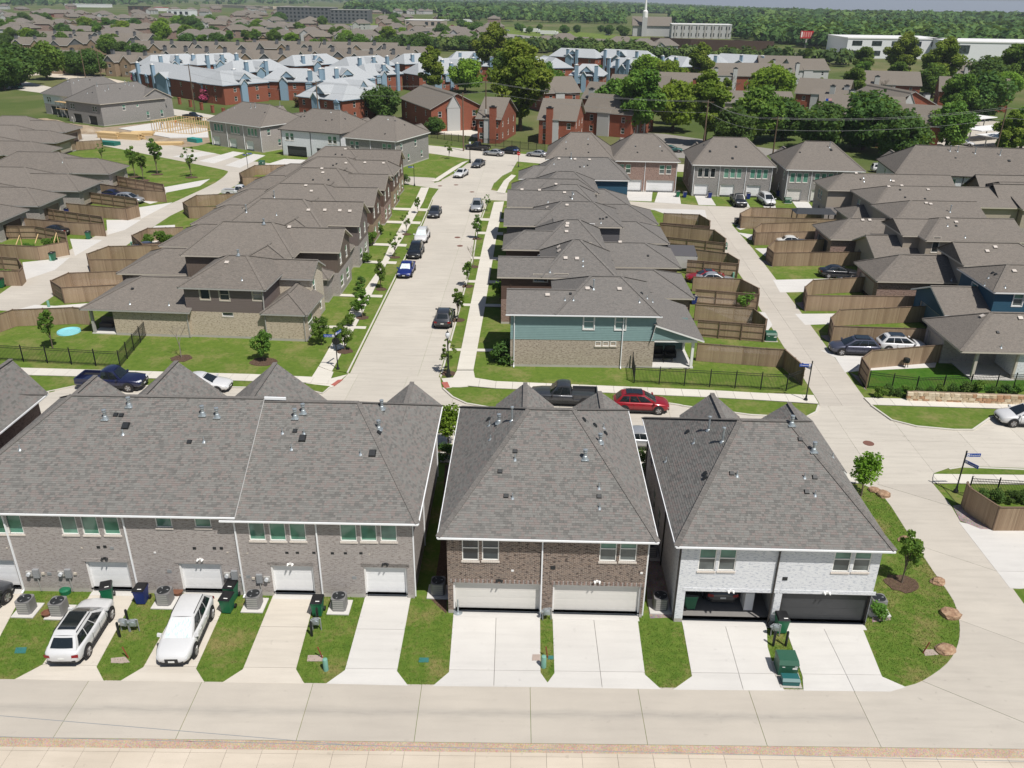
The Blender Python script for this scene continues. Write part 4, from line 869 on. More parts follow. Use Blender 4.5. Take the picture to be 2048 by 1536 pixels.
town((1384,329),(1556,336),'grey brick triplex with black open windows and dark pickup in front','brick_gray',3,False,rot=R(-4.0),lit=(0,),side='W',vents=[(1420,303,'bigbox'),(1472,294,'bigbox'),(1465,317,'bigbox'),(1408,290,'box')])
town((1572,339),(1735,345),'tan brick triplex townhouse behind the tan lane-corner house','brick_gray',3,False,dm='door_cream',rot=R(-4.0),side='W',vents=[(1662,300,'bigbox'),(1600,305,'box'),(1659,295,'tall')])
town((1791,347),(2048,360),'long white brick townhouse row with green windows at the right edge','brick_white',5,False,rot=R(-9),L=27.,side='W',trim='trim_dark',dm='door_charcoal',vents=[(1900,302,'tall'),(1915,303,'tall'),(1950,307,'tall'),(2000,310,'tall'),(1911,316,'box'),(2018,322,'bigbox')])
# driveways of the far townhouses
for pts in ([(1246,382),(1305,384),(1303,403),(1246,401)],[(1316,384),(1358,385),(1362,408),(1309,405)],[(1388,388),(1418,389),(1432,411),(1397,410)],[(1459,392),(1488,393),(1500,414),(1468,413)],[(1517,393),(1545,394),(1552,416),(1528,415)],[(1580,397),(1612,398),(1628,420),(1596,419)],
            [(404,303),(432,307),(376,318),(345,313)],[(466,303),(489,306),(428,327),(398,322)],[(507,308),(531,311),(480,336),(450,331)],[(568,318),(616,320),(575,338),(520,333)]):
    drive(pts,'conc_drive',[(0,[])],.024)
for pts in ([(310,378),(420,358),(400,372),(318,388)],[(205,377),(333,380),(330,400),(300,408)],[(278,415),(345,405),(320,418),(282,438)],[(213,440),(282,440),(250,460),(215,470)],[(140,478),(205,480),(180,495),(150,512)],[(45,525),(140,515),(110,540),(50,560)],
            [(1410,420),(1300,417),(1330,428),(1416,447)],[(1425,690),(1560,700),(1570,712),(1410,700)],[(1400,612),(1530,625),(1545,650),(1530,668)],[(1392,590),(1480,600),(1510,610),(1400,606)],
            [(1546,560),(1720,556),(1720,582),(1560,585)],[(1590,628),(1830,626),(1830,642),(1610,650)],[(1640,700),(1720,712),(1880,702),(1870,735),(1720,742),(1690,745),(1670,715)],[(1510,497),(1640,495),(1635,508),(1530,512)],[(1475,465),(1510,470),(1600,470),(1560,478),(1500,480)],[(1472,455),(1480,448),(1530,432),(1560,440),(1480,460)],
            [(70,610),(0,628),(0,640),(130,625),(240,612),(235,602),(110,612)],[(240,560),(180,556),(150,560),(110,585),(165,590),(250,580)],[(350,450),(310,452),(260,490),(350,485)],[(440,395),(520,390),(520,378),(470,378)]):
    drive(pts,'conc_drive',[(0,[])],.022)
# ================================================================ apartments
def chimney(H,x,y,z0,z1,mat,w=1.1,d=.8):
    b=MB(); b.box(x-w/2,y-d/2,z0,x+w/2,y+d/2,z1); o=b.build('chimney',mat,H); c=MB(); c.box(x-w/2-.1,y-d/2-.1,z1,x+w/2+.1,y+d/2+.1,z1+.12); c.box(x-w/4,y-d/4,z1+.12,x+w/4,y+d/4,z1+.4); c.build('chimney_cap','vent_black' if mat!='siding_blue' else 'trim_white',o)
def bay(H,x,y,z,mat='siding_blue'):
    b=MB(); b.box(x-.95,y-.55,z,x+.95,y,z+2.2); b.add([(x-1.15,y-.7,z+2.2),(x+1.15,y-.7,z+2.2),(x,y-.7,z+3.0),(x-1.15,y+.6,z+2.2),(x+1.15,y+.6,z+2.2),(x,y+1.2,z+3.0)],[(0,1,2),(1,4,5,2),(3,0,2,5)]); o=b.build('bay_window',mat,H)
    add_window(o,x,y-.6,z+.35,0,1.3,1.5,'dh','glass_dark','window_frame',None)
def bluebl(pL,pR,label,dep=13,chim=((.25,.0),(.4,.0)),bays=(.18,.62),ze=5.8,rise=3.6,mats=('brick_red','siding_blue'),roof='shingle_pale',gablet=True,L=None,rot=None,hip=True,nwin=4,ch=9.3,base_z=None):
    x,y,a,l=edge(pL,pR,ze); a=rot if rot is not None else a; l=L or l
    i=dep*.33 if hip else 0
    vs_=[vol(0,0,l,dep,ze,rise,i0=i,i1=i,o=.5,walls=[(0,ze-.04,mats[0])],gm=mats[1],fm='siding_blue' if mats[1]=='siding_blue' else 'trim_white')]
    if gablet: vs_.append(vol(l*.5-2.2,-.05,l*.5+2.2,dep*.55,ze+1.3,2.0,ax='y',o=.2,gm=mats[1]))
    vs_.append(vol(l*.36,-.9,l*.5,dep*.4,ze-.02,1.6,ax='y',o=.3,walls=[(0,ze-.06,mats[1])],gm=mats[1]))
    ws=[(0,'S',l*(k+.5)/nwin,z,1.0,1.4,'dh',{'gm':'glass_dark','sill':None}) for k in range(nwin) for z in (.9,3.6)]+[(0,'E',dep*u,z,.9,1.5,'dh',{'gm':'glass_dark','sill':None}) for u in (.35,.7) for z in (.9,3.6)]+[(0,'W',dep*u,z,.9,1.5,'dh',{'gm':'glass_dark','sill':None}) for u in (.3,.65) for z in (.9,3.6)]
    H,_=house('apartment_block',label,'building',x,y,a,vs_,ws,(),(),trim='trim_white',roof=roof,caps=False,group=None)
    for u,v in chim: chimney(H,l*u,v*dep-.3,0,ch,mats[1] if mats[1]!='siding_gray' else 'siding_gray',1.3,1.0)
    for u in bays: bay(H,l*u,0,3.0,mats[1])
    return H
bluebl((262,144),(440,171),'long blue and red brick apartment block along the perimeter road','%s'and 12,((.12,.0),(.32,.0)),(.05,.22,.5,.9),L=58,gablet=False,nwin=7)
bluebl((446,171),(534,164),'red brick end block with pale roof behind the brick fence pillars',13,((.7,.8),),(),nwin=2)
bluebl((522,162),(628,164),'apartment block with pale hip roof and blue gablet beside the red shrub',13,((.93,.05),(1.05,.6)),(.9,))
bluebl((640,160),(735,157),'wide pale roofed apartment block with two blue chimneys in front',14,((.02,.0),(.3,.0)),(.2,.95),L=19)
bluebl((735,152),(818,146),'pale roofed apartment wing with twin chimneys next to the leafy tree',12,((.45,.0),(.85,.0)),(.3,),L=16)
bluebl((596,192),(694,202),'low red brick apartment wing with pale roof behind the white townhouse',13,(),(.9,),L=17,gablet=True)
bluebl((690,190),(800,172),'pale gabled apartment wing rising behind the dark round tree',14,(),(.3,),L=19,hip=False)
bluebl((470,146),(560,140),'pale roofed apartment block set behind the red brick end block',13,((.2,.0),(.55,.0)),(.4,),L=24)
bluebl((590,132),(690,126),'pale roofed apartment row backing onto the tan gabled apartments',12,((.2,.1),(.45,.1)),(.4,),L=24)
bluebl((810,128),(900,124),'pale roofed apartments half hidden by the yellow-green trees',12,((.2,.1),(.5,.1)),(.4,),L=22)
bluebl((880,140),(960,134),'broad pale roof between the two tall cottonwoods',13,((.1,.1),(.6,.1),(.9,.1)),(.5,),L=22)
bluebl((1055,128),(1140,148),'blue and brick apartments with a stepped pale roof behind the round dark tree',12,((.35,.0),(.55,.0)),(.3,.8),L=22)
bluebl((1140,150),(1205,152),'blue sided apartments with tall bay windows',12,((.2,.0),(.8,.0)),(.3,.8),L=12)
bluebl((1210,134),(1300,140),'pale roofed apartments with a row of five slim chimneys',12,((.1,.0),(.3,.0),(.55,.0),(.75,.0),(.95,.0)),(.5,),L=20)
bluebl((1100,112),(1185,116),'pale roofed apartments furthest back beside the road trees',11,((.4,.0),(.6,.0)),(.5,),L=24)
bluebl((1190,114),(1300,120),'long far pale roof with paired chimneys near the tree belt',11,((.2,.0),(.45,.0),(.8,.0)),(.5,),L=28)
bluebl((1420,124),(1535,130),'long pale roofed apartment row with brick front right of the tall tree',10,((.45,.0),(.75,.0)),(.4,),L=32,gablet=False)
bluebl((1310,128),(1385,136),'pale roofed apartments beside the bare branched tree',12,((.3,.0),(.8,.0)),(.5,),L=17)
for pL,pR,lab,L_ in (((900,122),(960,122),'pale roofed block glimpsed between cottonwood crowns',22),((965,132),(1030,134),'pale roofed block right of the tallest cottonwood',20),((1000,148),(1060,150),'pale roof tucked behind the huge yellow-green tree',17),((838,150),(900,147),'pale roofed wing behind the airy yellow-green tree',17),((700,136),(790,130),'long pale roof with chimneys behind the wide pale block',24),((1380,126),(1425,128),'short pale roof left of the long brick fronted row',14),((395,130),(470,126),'pale roof at the foot of the tan gables',22),((300,132),(390,128),'pale roof behind the long blue block',22)):
    bluebl(pL,pR,lab,12,((.2,.0),(.5,.0),(.8,.0)),(.35,.7),L=L_)
def redbl(pL,pR,label,dep=12,L=None,rot=None,ch=((.2,.0),),lo='brick_red',hi='siding_gray',ax='x',rise=4.0,ze=5.6,roof='shingle_tan',rc=.5,nwin=3,chm='siding_gray',z=None):
    x,y,a,l=edge(pL,pR,ze if z is None else z); a=rot if rot is not None else a; l=L or l
    vs_=[vol(0,0,l,dep,ze,rise,ax=ax,i0=0,i1=0,o=.45,rc=rc,walls=[(0,ze-.04,lo)],gm=lo),
         vol(l*.3,-.4,l*.55,dep+.4,ze+.1,rise*.9,ax=ax,i0=0,i1=0,o=.2,rc=rc,walls=[(0,ze-.02,hi)],gm=hi)]
    ws=[(0,s_,(l if s_=='S' else dep)*(k+.5)/n,zz,.95,1.4,'dh',{'gm':'glass_dark','sill':None}) for s_,n in (('S',nwin),('E',3),('W',3)) for k in range(n) for zz in (.9,3.5)]
    H,_=house('apartment_block',label,'building',x,y,a,vs_,ws,(),(),trim='trim_gray',roof=roof,caps=False)
    for u,v in ch: chimney(H,l*u,dep*v-.2,0,ze+2.6,chm,1.5,1.0)
    return H
redbl((862,218),(933,208),'red brick apartment block with stair and balcony facing the corner lawn',26,ch=((.45,.1),),L=14,rot=R(24),ax='y',rise=3.6)
redbl((955,236),(1000,238),'red brick apartments mostly hidden behind the big yellow-green tree',16,ch=((.7,.0),),chm='brick_red')
redbl((1078,238),(1150,241),'red brick apartments with brick chimney behind the grey hip townhouse',14,ch=((.3,.0),),chm='brick_red')
redbl((1168,222),(1225,246),'red brick gable with grey siding strip and twin grey chimneys',15,L=13,rot=R(-30),ax='x',ch=((.95,.3),(.95,.6)),rc=.3)
redbl((1165,196),(1230,206),'stepped grey roofed brick apartments behind the brick chimney block',13,L=14,rot=R(-25))
redbl((1090,186),(1160,184),'broad tan roofed apartments among the dark trees',14,ch=())
redbl((1216,178),(1290,186),'grey roofed gable apartments left of the brick chimney',13,L=18,rot=R(-20))
redbl((1300,172),(1362,176),'brown roofed apartments with tall red brick chimney',13,L=16,rot=R(-15),ch=((.9,.0),),chm='brick_red')
redbl((1392,150),(1480,156),'long tan roofed apartments behind the bare tree',14,L=24,rot=R(-4),ch=((.3,.0),(.6,.0)))
redbl((1480,150),(1555,156),'tan roofed apartments with gable facing the bright green tree',13,L=20,rot=R(-8),ch=((.5,.0),(.9,.0)))
redbl((1520,132),(1585,136),'grey chimney apartments on the rise beside the far pale row',12,L=18,rot=R(-6),ch=((.3,.0),(.8,.0)))
redbl((1586,140),(1660,140),'white gabled apartments with brick base',12,L=16,rot=R(10),ch=((.1,.0),),lo='siding_gray')
redbl((1592,186),(1650,200),'grey and red brick gable apartments with paired chimneys',14,L=15,rot=R(-25),ch=((.7,.0),(.95,.2)))
redbl((1640,226),(1735,236),'tan roofed brick apartments above the dark round tree',14,L=20,rot=R(-15),ch=((.1,.0),(.9,.0)))
redbl((1768,214),(1870,212),'brick and grey gable apartments with a row of six chimneys',22,L=16,rot=R(8),ax='y',ch=((-.02,.2),(-.02,.4),(-.02,.6),(-.02,.8),(1.0,.3),(1.0,.6)))
redbl((1760,246),(1828,262),'grey sided brick gable beside the power line',13,L=13,rot=R(-25))
redbl((1900,146),(1975,154),'stepped tan roofed row with five slim chimneys near the white warehouse',16,L=20,rot=R(-5),ch=((.1,.0),(.3,.0),(.55,.0),(.8,.0)))
redbl((1880,182),(1970,196),'grey shingled apartments between the two dark trees',14,L=20,rot=R(-20))
redbl((1730,168),(1800,176),'grey roofed apartments behind the pinkish bare tree',13,L=18,rot=R(-12))
redbl((1450,205),(1560,208),'low beige clubhouse with front gable among the trees',13,L=20,rot=R(-3),ch=(),lo='siding_tan',hi='siding_tan',ze=4.0,rise=2.8)
def tanbl(px,py,label,rot=-6,L=30,dep=13,n=3,z=5.6):
    x,y=G(px,py,z); vs_=[vol(0,0,L,dep,z,3.4,i0=0,i1=0,o=.4,walls=[(0,z-.04,'brick_tan')],gm='siding_darkgray')]
    for k in range(n):
        c=L*(k+.5)/n; vs_.append(vol(c-2.8,-2.2,c+2.8,dep*.5,z,2.7,ax='y',o=.35,walls=[(0,z-.03,'brick_tan')],gm='brick_tan' if k%2 else 'siding_darkgray'))
    ws=[(1+k,'S',2.8,zz,1.5,1.2,'dh',{'gm':'glass_dark','sill':None}) for k in range(n) for zz in (.9,3.5)]
    H,_=house('apartment_block',label,'building',x,y,R(rot),vs_,ws,(),(),trim='trim_white',roof='shingle_tan',caps=False,group='tan gabled apartments')
    for k in range(n): chimney(H,L*(k+.12)/n,dep*.3,0,z+4.2,'siding_darkgray',1.4,1.)
tl='tan brick apartment block with white-edged gables and dark chimneys'
for px,py,r_,L_,n_ in ((210,122,-22,26,3),(100,118,-20,16,2),(318,113,-8,30,3),(440,117,-6,34,4),(566,112,-5,32,3),(690,118,-5,30,3),(640,98,-4,40,3),(500,96,-4,36,3),(380,98,-5,34,3),(255,96,-8,32,3),(130,86,-10,36,3),(20,88,-10,34,3),(60,74,-10,40,3),(190,78,-8,34,3),(760,108,-5,24,2)):
    tanbl(px,py,tl,r_,L_,13,n_)
# ================================================================ suburb further out
SUB=[(17,44),(75,50),(135,52),(225,66),(270,60),(205,46),(310,46),(365,64),(398,84),(415,58),(440,50),(425,80),(470,76),(495,62),(512,82),(545,86),(570,70),(600,76),(650,66),(655,82),(680,64),(690,88),(635,92),(740,94),(790,70),(808,82),(835,78),(862,74),(872,92),(925,96),(935,88),(910,80),(962,80),(985,84),(1130,98),(1165,96),(1187,100),(1208,103),(45,58),(110,62),(160,70),(255,74),(340,74),(452,62),(530,66),(585,88),(705,74),(765,80),(610,60),(560,58),(720,60),(1240,106),(1290,112),(1330,112),(1100,92)]
def sub_proto(k,wall,roof,L,D_,two_):
    z=5.4 if two_ else 2.9
    vs_=[vol(-L/2,0,L/2,D_,z,3.0,i0=D_*.42,i1=D_*.42,o=.5,walls=[(0,z-.04,wall)],tk=.25),vol(-L/2+1,-2.5,-L/2+6,D_*.5,z-(.6 if two_ else 0),2.2,ax='y',o=.4,walls=[(0,z-.7,wall)],gm=wall)]
    ws=[(0,'S',L*u,zz,1.2,1.4,'dh',{'gm':'glass_dark','sill':None}) for u in (.5,.8) for zz in ((.9,3.3) if two_ else (.9,))]
    return house('suburban_house','x','house',0,0,0,vs_,ws,(),(),trim='trim_tan',roof=roof,caps=False)[0]
protos=[sub_proto(0,'brick_rose','shingle_tan',15,11,True),sub_proto(1,'brick_tan','shingle_tan',16,12,False),sub_proto(2,'siding_gray','shingle_warm',13,11,True),sub_proto(3,'brick_rose','shingle_warm',17,12,False)]
slab=['two-storey pinkish brick suburban house with hipped tan roof','single storey tan brick suburban house with hipped roof','grey sided two-storey suburban house with brown roof','low brick suburban house with dark brown roof']
q=random.Random(4)
SUB+=[(q.uniform(0,1000),q.uniform(36,92)) for _ in range(70)]+[(q.uniform(0,640),q.uniform(18,38)) for _ in range(45)]+[(q.uniform(700,1000),q.uniform(14,30)) for _ in range(25)]
for i,(px,py) in enumerate(SUB):
    k=rnd.randrange(4); o=copy_tree(protos[k]); x,y=G(px,py); place(o,x,y,0,R(rnd.choice((-12,-6,0,4,78,90))),slab[k],'suburban houses %d'%k,1.15)
for p in protos:
    for ch in list(KIDS.get(p.session_uid,())):
        for c2 in list(KIDS.get(ch.session_uid,())): bpy.data.objects.remove(c2)
        bpy.data.objects.remove(ch)
    bpy.data.objects.remove(p)
# ================================================================ commercial buildings and the highway
def boxb(name,label,pL,pR,dep,h,mat,roofm='trim_white',cat='building',stripes=0,nwin=0,glassm='glass_dark',floors=1,rot=None,L=None,par=.6):
    A=G(*pL); B=G(*pR); a=math.atan2(B[1]-A[1],B[0]-A[0]) if rot is None else rot; l=L or math.hypot(B[0]-A[0],B[1]-A[1])
    H=thing(name,label,cat,(A[0],A[1],0),a); b=MB(); 
    for p0,p1 in (((0,0),(l,0)),((l,0),(l,dep)),((l,dep),(0,dep)),((0,dep),(0,0))): wall_skin(b,p0,p1,0,h,[])
    b.build('wall',mat,H); b=MB(); b.box(-.3,-.3,h,l+.3,dep+.3,h+par); b.build('roof',roofm,H)
    fh=h/floors
    for f in range(floors):
        for k in range(nwin):
            u=l*(k+.5)/nwin; w=l/nwin*.5; bb=MB(); bb.box(u-w/2,-.12,f*fh+fh*.3,u+w/2,-.02,f*fh+fh*.8); bb.build('window',glassm,H)
    for k in range(stripes):
        u=l*(k+.5)/stripes; bb=MB(); bb.box(u-l/stripes*.12,-.4,0,u+l/stripes*.12,.0,h-.2); bb.build('pilaster','trim_gray',H)
    return H,l
boxb('hotel','long grey four-storey hotel beyond the suburb with rows of windows',(556,44),(655,48),20,17,'siding_darkgray','trim_gray',nwin=14,floors=4,L=72,rot=R(-9))
boxb('hotel','dark grey hotel wing with white ground floor',(662,47),(732,46),22,15,'siding_darkgray','trim_gray',nwin=9,floors=4,L=46,rot=R(-4))
boxb('school','grey ribbed two-storey school building beside the steepled church',(1342,76),(1462,80),24,11,'siding_gray','trim_white',stripes=8,nwin=8,floors=2,L=52,rot=R(-5))
Hs,_=boxb('warehouse','white storage warehouse with glass corner behind the tall trees',(1690,116),(1892,122),45,11,'metal_white','trim_white',nwin=5,floors=2,L=58,rot=R(-4))
Hs2,_=boxb('warehouse','white storage warehouse with orange door at the right edge',(1896,126),(2110,138),45,11,'metal_white','trim_white',nwin=0,L=75,rot=R(-6))
for u in range(2): 
    b=MB(); b.box(22+u*4,-.2,0,25.4+u*4,-.05,3.2); b.build('roller_door',plain('door_red%d'%u,(.45,.03,.03),.5),Hs2)
b=MB(); b.box(3,-.25,5.2,10,-.05,9.6); b.build('window','glass_dark',Hs2); b=MB(); b.box(38,-.25,5.5,70,-.05,8.5); b.build('panel','trim_tan',Hs2)
boxb('brick_school','low red brick school building far beyond the field',(955,28),(1062,30),40,10,'brick_red','trim_gray',nwin=0,L=110,rot=R(-3))
boxb('bank','cream commercial building with flat metal roofs by the highway',(810,54),(900,58),26,7,'siding_tan','trim_white',nwin=6,L=42,rot=R(-8))
boxb('restaurant','white restaurant with stepped front and red awnings',(335,32),(415,34),22,8,'metal_white','trim_white',nwin=4,L=36,rot=R(-10))
boxb('shop','red roofed shop beside the white restaurant',(308,22),(340,24),16,6,'trim_white',plain('red_roof',(.50,.05,.04),.5),nwin=0,L=22,rot=R(-8))
boxb('store','dark maroon storefront building behind the suburb trees',(258,28),(306,30),20,11,'siding_brown','trim_dark',nwin=3,floors=2,L=28,rot=R(-8))
boxb('shop','long white commercial roof near the top left',(130,14),(250,18),30,6,'metal_white','trim_white',nwin=0,L=95,rot=R(-6))
Hc,lc=boxb('community_hall','brick hall with white columned porch and grey roof',(75,34),(165,36),18,4.5,'brick_red','trim_white',nwin=4,L=46,rot=R(-8))
b=MB(); b.add([(-1,-1,4.9),(47,-1,4.9),(47,19,4.9),(-1,19,4.9),(8,9,9.5),(38,9,9.5)],[(0,1,5,4),(1,2,5),(2,3,4,5),(3,0,4)]); b.build('roof','shingle_warm',Hc)
# church
x,y=G(1265,72); Hch=thing('church','grey stone church with tall white steeple','church',(x,y,0),R(-6))
for nm,(a,b_,c,d,h) in {'nave':(0,0,34,22,9),'tower':(8,-4,12.5,.5,16)}.items():
    b=MB(); b.box(a,b_,0,c,d,h); b.build('wall','siding_gray',Hch)
b=MB(); b.add([(-1,-1,8.9),(35,-1,8.9),(35,23,8.9),(-1,23,8.9),(-1,11,16.5),(35,11,16.5)],[(0,1,5,4),(2,3,4,5),(0,4,3),(1,2,5)]); b.build('roof','shingle_tan',Hch)
b=MB(); b.lathe([(2.4,16),(2.4,21),(1.2,22),(.9,28),(.05,42)],8,(10.2,-1.8,0)); b.build('steeple','trim_white',Hch)
# highway: raised wall, road, overpass
sheet('highway_verge',gp([(700,44),(960,50),(1130,62),(1300,76),(1460,90),(1560,100),(1560,112),(1300,98),(1110,90),(940,76),(700,62)]),'lawn',.01)
sheet('highway',gp([(640,52),(850,49),(960,62),(1120,78),(1300,86),(1300,92),(1110,86),(940,72),(840,60),(640,58)]),'asphalt_old',.03)
sheet('highway',gp([(1300,86),(1560,104),(1700,112),(1700,118),(1560,110),(1300,92)]),'conc_street',.03)
def wallbar(name,label,pts,h,mat,w=1.2,cat='wall'):
    P=gp(pts); H=thing(name,label,cat,(P[0][0],P[0][1],0))
    for a,c in zip(P,P[1:]):
        b=MB(); a=Vector((a[0]-P[0][0],a[1]-P[0][1],0)); c=Vector((c[0]-P[0][0],c[1]-P[0][1],0)); b.bar(a+Vector((0,0,h/2)),c+Vector((0,0,h/2)),w,h); b.build('wall_panel',mat,H)
    return H
wallbar('retaining_wall','long dark maroon highway retaining wall behind the pale roofs',[(1300,98),(1380,102),(1460,105),(1545,108)],7.5,'siding_brown')
wallbar('overpass','tan concrete highway overpass near the top left',[(405,14),(450,15),(500,17),(552,19)],6.5,'brick_buff',14,'overpass')
wallbar('sound_wall','pale tan highway barrier along the embankment',[(1080,76),(1160,80),(1240,84),(1300,88)],1.6,'trim_tan',.5)
# billboards
def billboard(px,py,label,mat,w,h,zb,rot=0.):
    x,y=G(px,py); H=thing('billboard',label,'billboard',(x,y,0),rot); b=MB(); b.box(-.5,-.4,0,.5,.4,zb); b.build('post','trim_gray',H)
    b=MB(); b.box(-w/2,-.6,zb,w/2,.6,zb+h); o=b.build('panel',mat,H)
    if 'red' in label:
        for k,(u0,u1,z0,z1) in enumerate(((-.46,-.36,.15,.9),(-.3,-.2,.2,.85),(-.12,-.02,.2,.85),(.06,.16,.2,.85),(.24,.34,.2,.85),(.38,.45,.1,.4))):
            b=MB(); b.box(w*u0,-.66,zb+h*z0,w*u1,-.61,zb+h*z1); b.build('lettering','trim_white' if k in(0,5) else plain('sign_pink%d'%k,(.6,.25,.22),.5),o)
billboard(1610,96,'red billboard with pale lettering on a grey post','door_red0',9.5,5.,6.5)
billboard(770,33,'small dark billboard by the far field','vent_black',9,4,7)
# semi trucks on the highway
def semi(px,py,rot,label):
    x,y=G(px,py); H=thing('semi_truck',label,'truck',(x,y,0),rot,'white semi trucks on the highway')
    b=MB(); b.box(-8,-1.3,1.1,6,1.3,4.1); b.build('trailer','trim_white',H); b=MB(); b.box(6.4,-1.2,.7,8.4,1.2,3.6); b.box(8.4,-1.1,.7,9.8,1.1,2.2); b.build('cab','door_white',H)
    for xx in (-6.5,-5.2,5,7.4,9): 
        for s_ in (-1,1): b=MB(); b.lathe([(.5,-.15),(.5,.15)],10,(xx,s_*1.15,.5),axis='y'); b.build('wheel','black_plastic',H)
semi(1063,66,R(-18),'white semi truck with long trailer on the highway'); semi(1098,71,R(-18),'white semi truck with long trailer on the highway')
semi(948,57,R(-14),'white semi truck with long trailer on the highway'); semi(930,45,R(-10),'white semi truck with long trailer on the highway')
# construction site
x,y,a,l=edge((200,206),(333,193)); Hk,_=house('townhouse','grey brick townhouse under construction with garage openings still bare','building',*G(200,208,5.5),R(57),[vol(0,0,19,15.5,5.5,3.9,i0=5,i1=3,o=.45,walls=bw('brick_gray',5.46)),vol(12,1,22,12,5.4,2.6,i0=0,i1=0,o=.3,walls=bw('brick_gray',5.36),ax='y')],
  [(0,'S',6.5,3.4,.9,1.4,'dh',{}),(0,'S',10.5,3.9,.6,.6,'fixed',{}),(0,'S',13.2,.7,.9,1.8,'dh',{}),(0,'S',17.5,.7,.9,1.8,'dh',{}),(0,'W',2.0,3.4,.8,1.3,'dh',{'gm':'glass_dark'}),(0,'W',3.1,3.4,.8,1.3,'dh',{'gm':'glass_dark'}),(0,'W',12.,3.4,.8,1.3,'dh',{'gm':'glass_dark'}),(0,'W',13.1,3.4,.8,1.3,'dh',{'gm':'glass_dark'})],
  [(0,'W',4.2,3.6,2.3,'vent_black','trim_gray',{}),(0,'W',11.,3.6,2.3,'vent_black','trim_gray',{})],[(194,172,'tall'),(210,182,'pipe'),(175,187,'pipe'),(217,178,'tall'),(250,168,'tall'),(258,170,'tall'),(267,172,'pipe'),(185,185,'box'),(240,178,'box')],trim='trim_tan')  # black door panels stand in for the dark inside the bare garage openings
Hk2,_=house('townhouse','scaffolded house under construction with white wrap upstairs','building',*G(148,194,5.5),R(57),[vol(0,0,18,15.5,5.5,4.0,i0=5,i1=4,o=.45,walls=two('brick_gray','door_white',2.9,5.46))],[(0,'W',2.2,3.4,.8,1.3,'dh',{'gm':'glass_dark'}),(0,'W',3.3,3.4,.8,1.3,'dh',{'gm':'glass_dark'}),(0,'W',11.,3.4,.8,1.3,'dh',{'gm':'glass_dark'}),(0,'W',12.1,3.4,.8,1.3,'dh',{'gm':'glass_dark'})],
  [(0,'W',5.,4.2,2.4,'vent_black','trim_gray',{}),(0,'W',11.2,4.2,2.4,'vent_black','trim_gray',{})],[(136,163,'tall'),(147,166,'pipe'),(157,161,'tall'),(180,160,'box')],trim='trim_gray')
sheet('construction_dirt',gp([(40,232),(90,240),(205,255),(310,245),(345,240),(415,252),(420,285),(395,292),(330,298),(205,272),(60,262)]),'dirt',.01)
b=MB(); b.prism(gp([(237,258),(330,244),(415,258),(417,276),(340,277)]),0,.2); tag(b.build('foundation_slab','conc_drive'),'fresh white concrete slab beside the stacked lumber','slab')
# house frame of studs
cx,cy=G(372,262); Hf=thing('timber_house','open timber stud frame going up on the fresh slab','house frame',(cx,cy,.2),R(-20)); 
for (x0,y0,x1,y1) in ((-6,-5,6,-5),(-6,5,6,5),(-6,-5,-6,5),(6,-5,6,5),(-1,-5,-1,5)):
    d=Vector((x1-x0,y1-y0,0)); n=int(d.length/.8)
    for z_ in (.05,2.55): b=MB(); b.bar((x0,y0,z_),(x1,y1,z_),.12,.1,tone=rnd.random()); b.build('plate','lumber',Hf,tone=True)
    for k in range(n+1): p=Vector((x0,y0,0))+d*k/n; b=MB(); b.bar(p,p+Vector((0,0,2.55)),.1,.12,tone=rnd.random()); b.build('stud','lumber',Hf,tone=True)
def lumber(px,py,rot,label,n=(4,5),L=4.,mat='lumber'):
    x,y=G(px,py); H=thing('lumber_stack',label,'lumber',(x,y,.0),rot)
    for i in range(n[0]):
        for k in range(n[1]): b=MB(); o=rnd.uniform(-.3,.3); b.box(-L/2+o,-n[1]*.2+k*.4,i*.28,L/2+o,-n[1]*.2+k*.4+.36,i*.28+.24,tone=rnd.random()); b.build('beam',mat,H,tone=True)
lumber(222,276,R(-20),'stack of yellow roof trusses on a green tarp by the lane',(5,6),6); lumber(262,278,R(-15),'wide stack of yellow joists behind the trusses',(5,6),6); lumber(285,270,R(10),'loose pile of plywood and boards near the slab',(3,7),5); lumber(335,289,R(8),'low stack of long pale planks by the kerb',(2,6),6.5)
b=MB(); x,y=G(390,284); b.box(-1.8,-.8,0,1.8,.8,.9); o=tag(b.build('wrapped_pallet',plain('tarp_teal',(.02,.25,.22),.4)),'teal wrapped pallet of material at the slab corner','pallet'); place(o,x,y,0,R(-35))
b=MB(); x,y=G(222,288); b.box(-2.6,-1.,0,2.6,1.,.8); o=tag(b.build('dumpster',plain('dump_green',(.015,.13,.10),.5)),'green tarp covered crate under the yellow trusses','crate'); place(o,x,y-1.2,0,R(-20))
Hsc=thing('scaffold','metal scaffold with plank decks against the wrapped house','scaffold',(*G(125,235),0),R(-33))
for k in range(6):
    for yy in (0,1.2): b=MB(); b.bar((k*2.2-2,yy,0),(k*2.2-2,yy,4.4),.08); b.build('pole','trim_gray',Hsc)
for z_ in (2.2,4.0): b=MB(); b.box(-2.2,-.2,z_,9.4,1.4,z_+.08); b.build('deck','plywood',Hsc)
